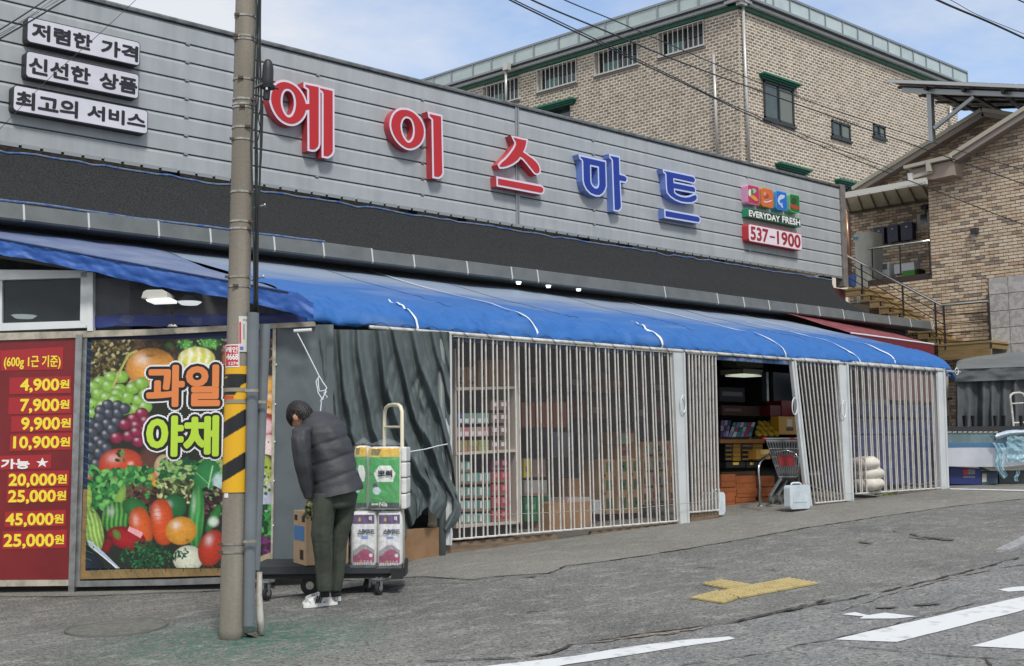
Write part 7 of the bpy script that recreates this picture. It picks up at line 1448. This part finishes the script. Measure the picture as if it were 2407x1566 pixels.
# balcony ledge, railing, objects
M_blackm = mat('black metal', '#1d1b1b', rough=.5)
mk('balcony_floor', [hexa([HA.w(HA.uv(*zH(300, 805))[0], vl-.12, .03), HA.w(HA.uv(*zH(855, 750))[0], vl-.12, .03), HA.w(HA.uv(*zH(855, 750))[0], vl+.0, .03), HA.w(HA.uv(*zH(300, 805))[0], vl+.0, .03)], [HB.w(HA.uv(*zH(300, 805))[0], vl-.12, -.0), HB.w(HA.uv(*zH(855, 750))[0], vl-.12, 0), HB.w(HA.uv(*zH(855, 750))[0], vl, 0), HB.w(HA.uv(*zH(300, 805))[0], vl, 0)])], mat('dark coping', '#3d3430', rough=.8), th_)
mk('return_wall', hexa([HA.w(HA.uv(*zH(820, 20))[0]+.01, vl, -.01), HA.w(HA.uv(*zH(820, 20))[0]+.26, vl, -.01), HA.w(HA.uv(*zH(820, 20))[0]+.26, rk[0][1], -.01), HA.w(HA.uv(*zH(820, 20))[0]+.01, rk[0][1], -.01)], [HA.w(HA.uv(*zH(820, 20))[0]+.01, vl, -1.7), HA.w(HA.uv(*zH(820, 20))[0]+.26, vl, -1.7), HA.w(HA.uv(*zH(820, 20))[0]+.26, rk[0][1], -1.7), HA.w(HA.uv(*zH(820, 20))[0]+.01, rk[0][1], -1.7)]), M_m2, th_)
br_ = thing('balcony_railing', 'short balcony railing with steel handrail and three dark posts', 'railing', HA.px(*zH(570, 780), .05))
mk('handrail', tube([HA.px(*zH(300, 536), .05), HA.px(*zH(834, 464), .05)], .03, 8), M_inox, br_, smooth=True)
for x, y0, x2, y1 in ((331, 536, 338, 795), (571, 505, 580, 765), (824, 470, 838, 745)): mk('post', tube([HA.px(*zH(x, y0), .05), HA.px(*zH(x2, y1), .05)], .018, 6), M_blackm, br_)
TK = Plane((XH+.1, 0, 0), (-1, 0, 0)); tkq = pxrect(TK, *zH(152, 405), *zH(330, 878)); tk = thing('water_heater', 'tall pale rounded tank standing at the top of the stairs', 'tank', TK.w((tkq[0]+tkq[2])/2, tkq[1]-.3, 0))
mk('tank', uvprism(Plane(TK.w((tkq[0]+tkq[2])/2, 0, -.35), ZV, u=TK.u, v=TK.u.cross(ZV)*-1), [rrect(-(tkq[2]-tkq[0])/2, -.35, (tkq[2]-tkq[0])/2, .35, .2, 6)], tkq[1]-.3, tkq[3])[:2], mat('tank paint', '#a9aaa2', rough=.5, var='#9a9b93', vscale=2), tk)
mk('logo', pxbox(TK, *zH(165, 436), *zH(208, 448), .0, .01), mat('logo blue', '#3f7fa0'), tk)
for k, (x0, y0, x1, y1) in enumerate(((342, 352, 437, 482), (461, 333, 556, 466), (577, 314, 682, 450))):
    t = thing('inverter_box', '%s of the three navy inverter boxes on the balcony wall' % ('left', 'middle', 'right')[k], 'inverter', HB.px(x0, y0), 'inverter boxes on the balcony wall')
    q = pxrect(HB, *zH(x0, y0), *zH(x1, y1), .2); mk('case', uvprism(HB, [rrect(*q, .04)], .02, .2)[:2], mat('navy case', '#22263f', rough=.4), t); mk('mark', pbox(HB, q[0]+.12, q[3]-.12, q[2]-.12, q[3]-.09, .2, .204), mat('mark white', '#bfc2c8'), t); mk('socket', pbox(HB, q[0]+.15, q[1]+.1, q[2]-.15, q[1]+.2, .2, .203), M_blackm, t)
HM = Plane((XH+.6, 0, 0), (-1, 0, 0))
sk = thing('white_sink', 'small white sink with a tap on the balcony floor', 'sink', HM.px(*zH(425, 785))); mk('basin', prism(HM, [zH(378, 658), zH(480, 655), zH(478, 780), zH(370, 782)], -.3, 0), mat('sink white', '#cfd3d6', rough=.4), sk, bevel=.02)
mk('tap', tube([HM.px(*zH(x, y), -.1) for x, y in ((424, 665), (424, 610), (432, 598), (440, 606))], .014, 6), M_inox, sk); mk('print', pxbox(HM, *zH(392, 672), *zH(462, 712), 0, .003), mat('grey print', '#6a6c6c'), sk)
cl = thing('cool_box', 'white and green cool box standing on the balcony ledge', 'cool box', HM.px(*zH(640, 770))); mk('lid', pxbox(HM, *zH(521, 674), *zH(697, 734), -.3, 0), mat('sink white', '#cfd3d6'), cl); mk('green_base', pxbox(HM, *zH(592, 728), *zH(702, 772), -.3, .02), mat('grass green', '#4e8f33', rough=.5), cl)
mk('dark_box', pxbox(HM, *zH(700, 712), *zH(738, 756), -.4, -.1), M_blackm, label='small dark box behind the cool box on the balcony', cat='box')
wh = mk('window', pxbox(HB, *zH(716, 235), *zH(826, 340), .0, .04), mat('window surround', '#a9aaa4'), th_); mk('pane', pxbox(HB, *zH(748, 240), *zH(808, 308), .04, .05), M_wg, wh)
for P, (x0, y0, x1, y1), lb in ((HB, (752, 156, 800, 235), 'wall lamp above the small balcony window'), (HA, (1180, 358, 1236, 456), 'wall lamp alone on the tan brick wall')):
    t = thing('wall_lamp', lb, 'wall lamp', P.px(*zH((x0+x1)/2, y1), .05)); mk('cap', pxbox(P, *zH(x0, y0), *zH(x1, y0+(y1-y0)*.4), .02, .14), mat('lamp dark', '#35313a', rough=.5), t); mk('glass', pxbox(P, *zH(x0+7, y0+(y1-y0)*.4), *zH(x1-14, y1), .03, .11), mat('lamp glass', '#8b867e', rough=.2), t)
mk('copper_pipe', tube([HS.px(*zH(108, 225), -.1), HS.px(*zH(132, 650), -.1)], .04, 8), mat('copper', '#b08468', rough=.3, metal=.6), smooth=True, label='copper coloured pipe standing beside the end of the sign wall', cat='pipe'); mk('dark_pipe', tube([HS.px(*zH(125, 240), -.3), HS.px(*zH(140, 790), -.3)], .05, 8), mat('brown steel', '#41302c', rough=.6), label='dark brown steel post beside the copper pipe', cat='post')
mk('blue_bin', tube([HS.px(*zH(145, 860), -.3), HS.px(*zH(143, 770), -.3)], [.12, .14], 12), mat('bin blue', '#2b4a86', rough=.5), label='small blue bin beside the pale tank', cat='bin')
# tiled retaining block wall at the far right
tw2 = thing('block_wall', 'pale grey textured block wall at the right edge beside the handrail', 'wall', HA.w(tuv[0][0], tuv[0][1]-3, .3))
M_blk1 = [mat('block grey %d' % k, c, rough=.85, var=d, vscale=9, vdet=1, fac=(.49, .51), bump=.4) for k, (c, d) in enumerate((('#aaa8a5', '#bbb9b6'), ('#b3b1ae', '#a29e9b'), ('#a6a1a0', '#b6b4b1')))]
us0, vt0 = HA.uv(*zH(1340, 790), .3); bw_, bh_ = HA.uv(*zH(1505, 780), .3)[0]-us0, vt0-HA.uv(*zH(1345, 935), .3)[1]
mk('core', pbox(HA, us0+.02, -.5, us0+bw_*4, vt0-.01, .0, .27), M_m2, tw2)
for i in range(5):
    for j in range(4): mk('block', pbox(HA, us0+bw_*j+.006, vt0-bh_*(i+1)+.006, us0+bw_*(j+1)-.006, vt0-bh_*i-.006, .27, .3+.004*random.random()), M_blk1[(i*2+j*3) % 3], tw2)
# wooden stairs and their railing
st_ = thing('wooden_stairs', 'wooden stairs with light brown treads climbing beside the tan brick wall', 'stairs', HS.px(*zH(1000, 1420)))
M_wd = [mat('stair wood %d' % k, c, rough=.75, var=d, vscale=5, vstretch=(1, .6, 6)) for k, (c, d) in enumerate((('#8f7850', '#7a6542'), ('#9d8760', '#86714e')))]
s0u, s0v = HS.uv(*zH(150, 880)); s1u, s1v = HS.uv(*zH(905, 1362)); ns = 9; su = (s1u-s0u)/ns; sv = (s1v-s0v)/ns
for k in range(ns+1):
    u0 = s0u+su*k; v_ = s0v+sv*k; u1 = u0+su+.05 if k < ns else HS.uv(*zH(1372, 1400))[0]
    if k == 0: u0 -= 1.5
    mk('tread', pbox(HS, u0, v_-.045, u1, v_, -1.0, .02), M_wd[k % 2], st_); mk('riser', pbox(HS, u1-.06, v_-abs(sv)+.0, u1-.03, v_-.046, -1.0, .0), M_wd[1-k % 2], st_)
    mk('side_board', pbox(HS, u0, v_-abs(sv)-.02 if k < ns else v_-.35, u1-.03, v_-.05, -.06, .01), M_wd[(k+1) % 2], st_)
mk('skirting', prism(HA, [zH(305, 905), zH(720, 1132), zH(1200, 1392), zH(1130, 1395), zH(640, 1120), zH(305, 930)], .02, .05), mat('stringer cream', '#b3a88c', rough=.7), st_)
hr_ = thing('stair_railing', 'steel handrail with thin dark posts and wires beside the wooden stairs', 'railing', HS.px(*zH(960, 1400)))
hpx = [zH(105, 590), zH(935, 1026), zH(1338, 990)]
mk('handrail', tube([HS.px(*p) for p in hpx], .032, 8), M_inox, hr_, smooth=False)
for x, y0, x2, y1 in ((239, 665, 250, 968), (594, 855, 606, 1120), (876, 1000, 893, 1345), (950, 1035, 970, 1408), (1336, 1000, 1364, 1392)): mk('post', tube([HS.px(*zH(x, y0)), HS.px(*zH(x2, y1))], .022, 6), M_blackm, hr_)
for k in (1, 2, 3, 4): mk('wire', tube([HS.px(*zH(130, 600+k*62)), HS.px(*zH(942+k*5, 1030+k*80)), HS.px(*zH(1340+k*5, 998+k*82))], .011, 5), M_blackm, hr_)
# solar roof on steel posts
SPn = Plane((XH-.2, 0, 0), (-1, 0, 0)); SPb = Plane((XH+4.5, 0, 0), (-1, 0, 0))
slr = thing('solar_canopy', 'lean-to steel canopy of solar panels seen from below over the tan house', 'solar canopy', SPn.px(*c3(1720, 960)))
A1, A2 = SPn.px(*c3(1440, 563)), SPn.px(*c3(2520, 607)); B1, B2 = SPb.px(*c3(1960, 770)), SPb.px(*c3(2520, 735))
mk('panel_frame', tube([A1, A2], .05, 4), mat('frame white', '#b7b9ba'), slr)
M_sol = mat('panel underside', '#4f4e4c', rough=.6, var='#3b3a38', vscale=1.5)
for k in range(6): a, b, c, d = A1.lerp(A2, k/6+.004), A1.lerp(A2, (k+1)/6-.004), B1.lerp(B2, (k+1)/6-.004), B1.lerp(B2, k/6+.004); mk('solar_panel', hexa([a, b, c, d], [p+ZV*.05 for p in (a, b, c, d)]), M_sol, slr)
for s in (.12, .38, .6, .85): mk('purlin', tube([A1.lerp(B1, s)-ZV*.06, A2.lerp(B2, s)-ZV*.06], .045, 4), mat('dark steel', '#2d2523', rough=.6), slr)
for s in (.25, .5, .75): mk('rafter', tube([A1.lerp(A2, s)-ZV*.12, B1.lerp(B2, s)-ZV*.12], .05, 4), MATS['dark steel'], slr)
mk('beam', tube([SPn.px(*c3(1540, 627), -.25), SPn.px(*c3(2520, 664), -.25)], .075, 4), M_edge, slr)
mk('post', prism(SPn, [c3(1703, 640), c3(1733, 640), c3(1747, 990), c3(1718, 990)], -.4, -.25), M_edge, slr); mk('brace', tube([SPn.px(*c3(1758, 890), -.3), SPn.px(*c3(2035, 672), -.3)], .055, 4), M_edge, slr)

# ------------------------------------------------------------------ overhead cables
def at(x, y, dist): r = ray(x, y).normalized(); return CAM+r*dist
def cable(label, pts, r, m=None):
    P3 = [at(*p) for p in pts]; q = []
    n = len(P3)
    for i in range(n-1):
        p0_, p1, p2, p3 = P3[max(0, i-1)], P3[i], P3[i+1], P3[min(n-1, i+2)]
        for j in range(8):
            t_ = j/8; q.append(.5*((2*p1)+(-p0_+p2)*t_+(2*p0_-5*p1+4*p2-p3)*t_*t_+(-p0_+3*p1-3*p2+p3)*t_**3))
    q.append(P3[-1]); mk('overhead_cable', tube(q, r*.72, 6), m or M_cab, label=label, cat='cable', group='overhead cables', smooth=True)
cable('thick black cable at the top left corner, upper one', [(-90, 125, 7), (0, 70, 7.2), (60, 32, 7.4), (108, 0, 7.6), (200, -60, 8)], .006)
cable('thick black cable at the top left corner, lower one', [(-90, 140, 7), (0, 91, 7.2), (80, 45, 7.4), (153, 0, 7.7), (250, -60, 8)], .007)
cable('thin wire between the thick cables at top left', [(-90, 128, 7), (0, 80, 7.2), (70, 38, 7.4), (124, 0, 7.6), (200, -50, 8)], .0022)
cable('second thin wire between the thick cables at top left', [(-90, 134, 7), (0, 85, 7.2), (72, 40, 7.5), (138, 0, 7.6), (200, -40, 8)], .0022)
cable('long thin wire crossing the three slogan signs', [(-60, 360, 9), (0, 303, 9), (110, 190, 9.2), (220, 92, 9.4), (319, 0, 9.6), (400, -80, 10)], .0028)
cable('cable over the brick building from top centre, lowest at right', [(1120, -45, 12), (1198, 0, 13), (1400, 98, 15), (1600, 193, 17), (1800, 288, 20), (2000, 372, 23), (2200, 449, 25), (2407, 528, 27), (2600, 590, 29)], .013)
cable('cable over the brick building starting just right of the lowest one', [(1130, -45, 12), (1209, 0, 13), (1400, 92, 15), (1600, 189, 17), (1700, 238, 18), (1900, 322, 21), (2100, 400, 23)], .010)
cable('middle cable sagging across the brick building', [(1150, -60, 12), (1250, 0, 13), (1430, 76, 15), (1600, 146, 17), (1800, 219, 20), (2000, 290, 22), (2200, 360, 24), (2407, 433, 26), (2600, 500, 28)], .014)
cable('uppermost cable sagging across the brick building', [(1230, -50, 12), (1327, 0, 13), (1460, 55, 15), (1600, 116, 17), (1800, 200, 20), (2000, 272, 22), (2200, 337, 24), (2407, 400, 26), (2600, 450, 28)], .010)
cable('thick bundled cable in the sky at top right', [(2100, -50, 10), (2203, 0, 10.5), (2260, 25, 10.8), (2320, 50, 11), (2407, 90, 11.5), (2550, 160, 12)], .013)
cable('thin messenger wire above the thick cable at top right', [(2130, -52, 10), (2234, 0, 10.5), (2300, 36, 10.8), (2407, 80, 11.5), (2550, 140, 12)], .004)
cable('short cable clipping the top right corner', [(2300, -45, 10), (2394, 0, 10.5), (2440, 20, 11), (2550, 70, 12)], .008)
